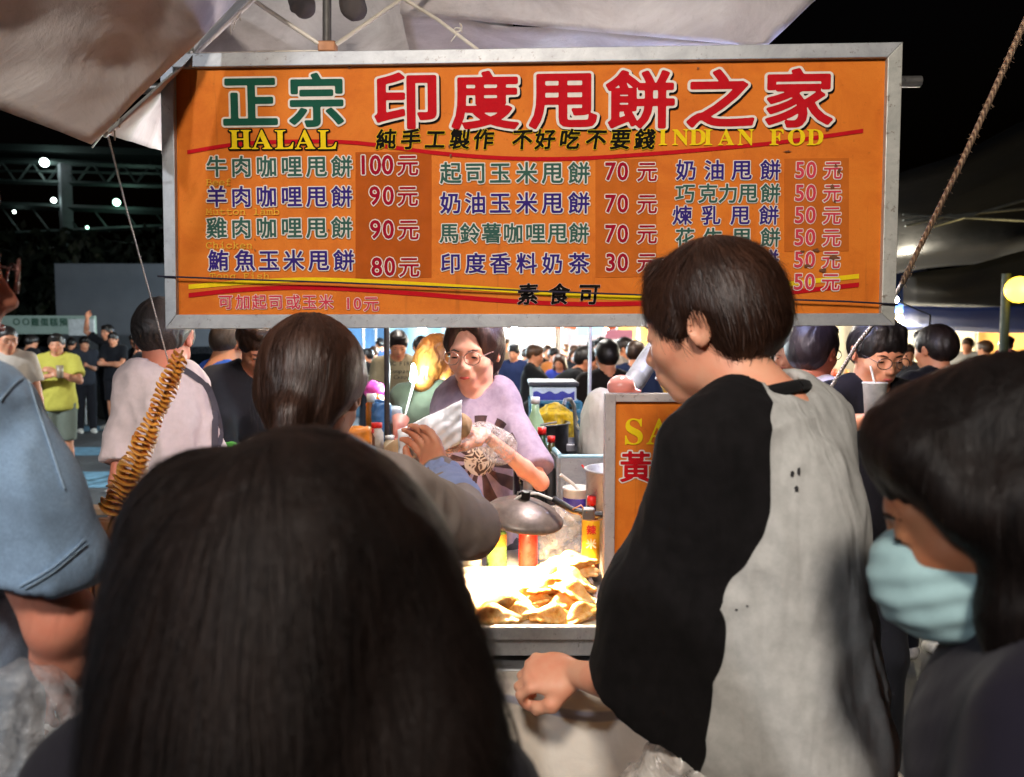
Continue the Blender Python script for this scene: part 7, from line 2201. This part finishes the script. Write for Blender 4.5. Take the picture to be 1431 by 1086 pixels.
for k, (lab, px, Y, r, h, c, kind) in enumerate(goods):
    x = at(px, 640, Y).x; m = mat_plain('goods2_' + c, c, .4, var=.35, nscale=25)
    if kind == 0: bottle(lab, px, 640, Y, [(0, 0), (r, 0), (r, h * .75), (r * .7, h * .86), (r * .75, h), (0, h)], m, 'jar', z=zn - .004, caps=[([(r * .76, h * .9), (r * .8, h * .9), (r * .8, h * 1.05), (0, h * 1.05)], M_REDPL if k % 3 else M_WHITEP, 'lid')], n=16)
    elif kind == 1:
        S = SDF(); S.box((x, Y, zn + h / 2), (r * .8, r * .4, h * .42), rd=.008); S.cap((x - r * .7, Y, zn + h), (x + r * .7, Y, zn + h), .004, k=.01); tag(obj('packet', S.mesh('packet', .006, disp=folds(.005, (30, 30, 30), k)), m), lab, 'packet')
    else:
        yp_ = {527: 566, 524: 545, 375: 578, 322: 628}[px]; c_ = np.array(at(px, yp_, Y)); S = SDF(); S.ell(c_, np.array((r * .8, r * .7, h * .42)), k=.01); tag(obj('packet', S.mesh('packet', .007, disp=folds(.010, (30, 30, 30), k)), m), lab, 'packet')
# red striped paper cone
cn = MB(); a, b = Vector(at(560, 585, 3.0)), Vector(at(552, 628, 2.9)); dd_ = (b - a); R_ = dd_.to_track_quat('-Z', 'Y').to_matrix()
cn.lathe([(.034, 0), (.036, 0), (.004, -dd_.length), (.0, -dd_.length)], c=a, n=18, rot=R_)
tag(cn.build('paper_cone', mat_plain('salmon_paper', '#c07060', .6)), 'salmon pink paper cone standing on the snack table', 'cone')
bl_ = thing('led_bulb', 'bare cyan white bulb glowing beside the golden-haired woman', 'lamp', at(578, 522, 3.25)); S = SDF(); c = np.array(at(578, 520, 3.25)); S.cap(c + np.array((0, 0, .03)), c + np.array((0, 0, -.03)), .008, .018, k=.01)
obj('bulb', S.mesh('bulb', .004), mat_emit('led_cyan_hot', '#c8fff4', 40), bl_); mb = MB(); mb.tube([c + np.array((0, 0, -.05)), c + np.array((-.03, 0, -.16)), c + np.array((-.07, 0, -.34))], .005, 8); mb.build('stem', M_WHITEP, bl_)
lamp('POINT', Vector(c.tolist()) + Vector((0, -.05, .0)), 9, (.75, 1, .97), .03, parent=bl_)
# ================================================================== the lamps of this stall and added floodlights out of view
def tube_lamp(label, c, L, rz, energy, color, mat, tilt=None):
    t = thing('lamp_tube', label, 'lamp', c); c = Vector(c); R = Euler((0, 0, rz)).to_matrix(); d = R @ Vector((L / 2, 0, 0))
    mb = MB(); mb.tube([c - d, c, c + d], .014, 12); mb.build('tube', mat, t)
    mb = MB(); mb.box(c + Vector((0, 0, .026)), (L + .04, .05, .02), rot=R, bev=.003); mb.build('housing', M_WHITEP, t)
    lamp('AREA', c + Vector((0, 0, -.02)), energy, color, (L, .04), target=tilt or (c + Vector((0, 0, -1))), parent=t); return t
# bulb under the canopy just behind the big board (lights keeper and sink)
sl = thing('stall_bulb', 'bare white bulb hanging under the canopy behind the board', 'lamp', (.34, 1.99, 2.20))
ball(sl, Vector((.34, 1.99, 2.20)), .03, mat_emit('bulb_white', '#fff4ee', 40), 'bulb'); mb = MB(); mb.tube([(.34, 1.99, 2.23), (.34, 1.96, 2.27), (.34, 1.93, 2.26)], .004, 6); mb.build('cord', M_STRAPK, sl)
mb = MB(); mb.lathe([(.02, .035), (.05, .03), (.11, -.01), (.112, -.014), (.105, -.012), (.048, .024), (.018, .03)], c=(.34, 1.99, 2.20), n=28); mb.build('reflector', M_WHITEP, sl)  # unseen shade added to keep the bulb's light off the canopy
lamp('POINT', (.34, 1.99, 2.165), 52, (1.0, .86, .86), .05, parent=sl)
s2 = thing('canopy_bulb', 'cool white bulb fixed to the canopy pole behind the board at the right', 'lamp', (.85, 2.6, 2.05))
ball(s2, Vector((.85, 2.6, 2.05)), .03, mat_emit('bulb_cool', '#d0d8ff', 20), 'bulb'); mb = MB(); mb.tube([(.85, 2.6, 2.09), (.85, 2.5, 2.25), (.80, 1.95, 2.27)], .004, 6); mb.build('cord', M_STRAPK, s2)
lamp('POINT', (.85, 2.6, 2.11), 30, (.50, .56, 1), .05, parent=s2)
# unseen floodlights, added to light the board, the people and the road
def flood(label, c, target, energy, color, spot, size=.12):
    t = thing('flood_lamp', label, 'lamp', (c[0], c[1], 0)); c = Vector(c); R = (Vector(target) - c).to_track_quat('-Z', 'Y').to_matrix()
    mb = MB(); mb.box(c - (R @ Vector((0, 0, -.04))), (.3, .22, .07), rot=R, bev=.01); mb.build('housing', M_DSTEEL, t)
    mb = MB(); mb.box(c + R @ Vector((0, 0, -.001)), (.26, .18, .01), rot=R); mb.build('lens', mat_emit('flood_lens', '#fff0dc', 8), t)
    mb = MB(); mb.tube([(c.x, c.y - .06, 0), (c.x, c.y - .06, c.z)], .03, 10); mb.build('pole', M_DSTEEL, t)
    lamp('SPOT', c + R @ Vector((0, 0, -.03)), energy, color, size, target=target, spot=spot, blend=.5, parent=t); return t
flood('floodlight on a pole behind the camera at the right', (-.30, -1.5, 3.5), (.35, 1.6, 1.5), 370, (1, .90, .80), 75, .2)
flood('floodlight on a pole behind the camera at the left', (-2.2, -1.9, 3.3), (-.4, 1.9, 1.7), 190, (.92, .94, 1), 75)
flood('floodlight on a pole at the left of the road', (-6.5, 3.0, 4.2), (-5, 10, .6), 2000, (.86, .95, 1), 95)
# bare bulb by the neighbouring customers at the left, warm
s3 = thing('side_bulb', 'warm bulb hanging beyond the man in the white shirt', 'lamp', (-1.0, 3.1, 2.25))
ball(s3, Vector((-.95, 3.1, 2.2)), .03, M_LEDWARM, 'bulb'); mb = MB(); mb.tube([(-.95, 3.1, 2.23), (-.95, 3.1, 2.8)], .004, 6); mb.build('cord', M_STRAPK, s3)
lamp('POINT', (-.95, 3.1, 2.15), 22, (1, .86, .7), .05, parent=s3)
with open('/tmp/people.txt', 'w') as f: f.write(str([p for p in PEOPLE if p[1] > 1.85 or p[1] < 1.55]) + ' %.1f' % (time.time() - T0))
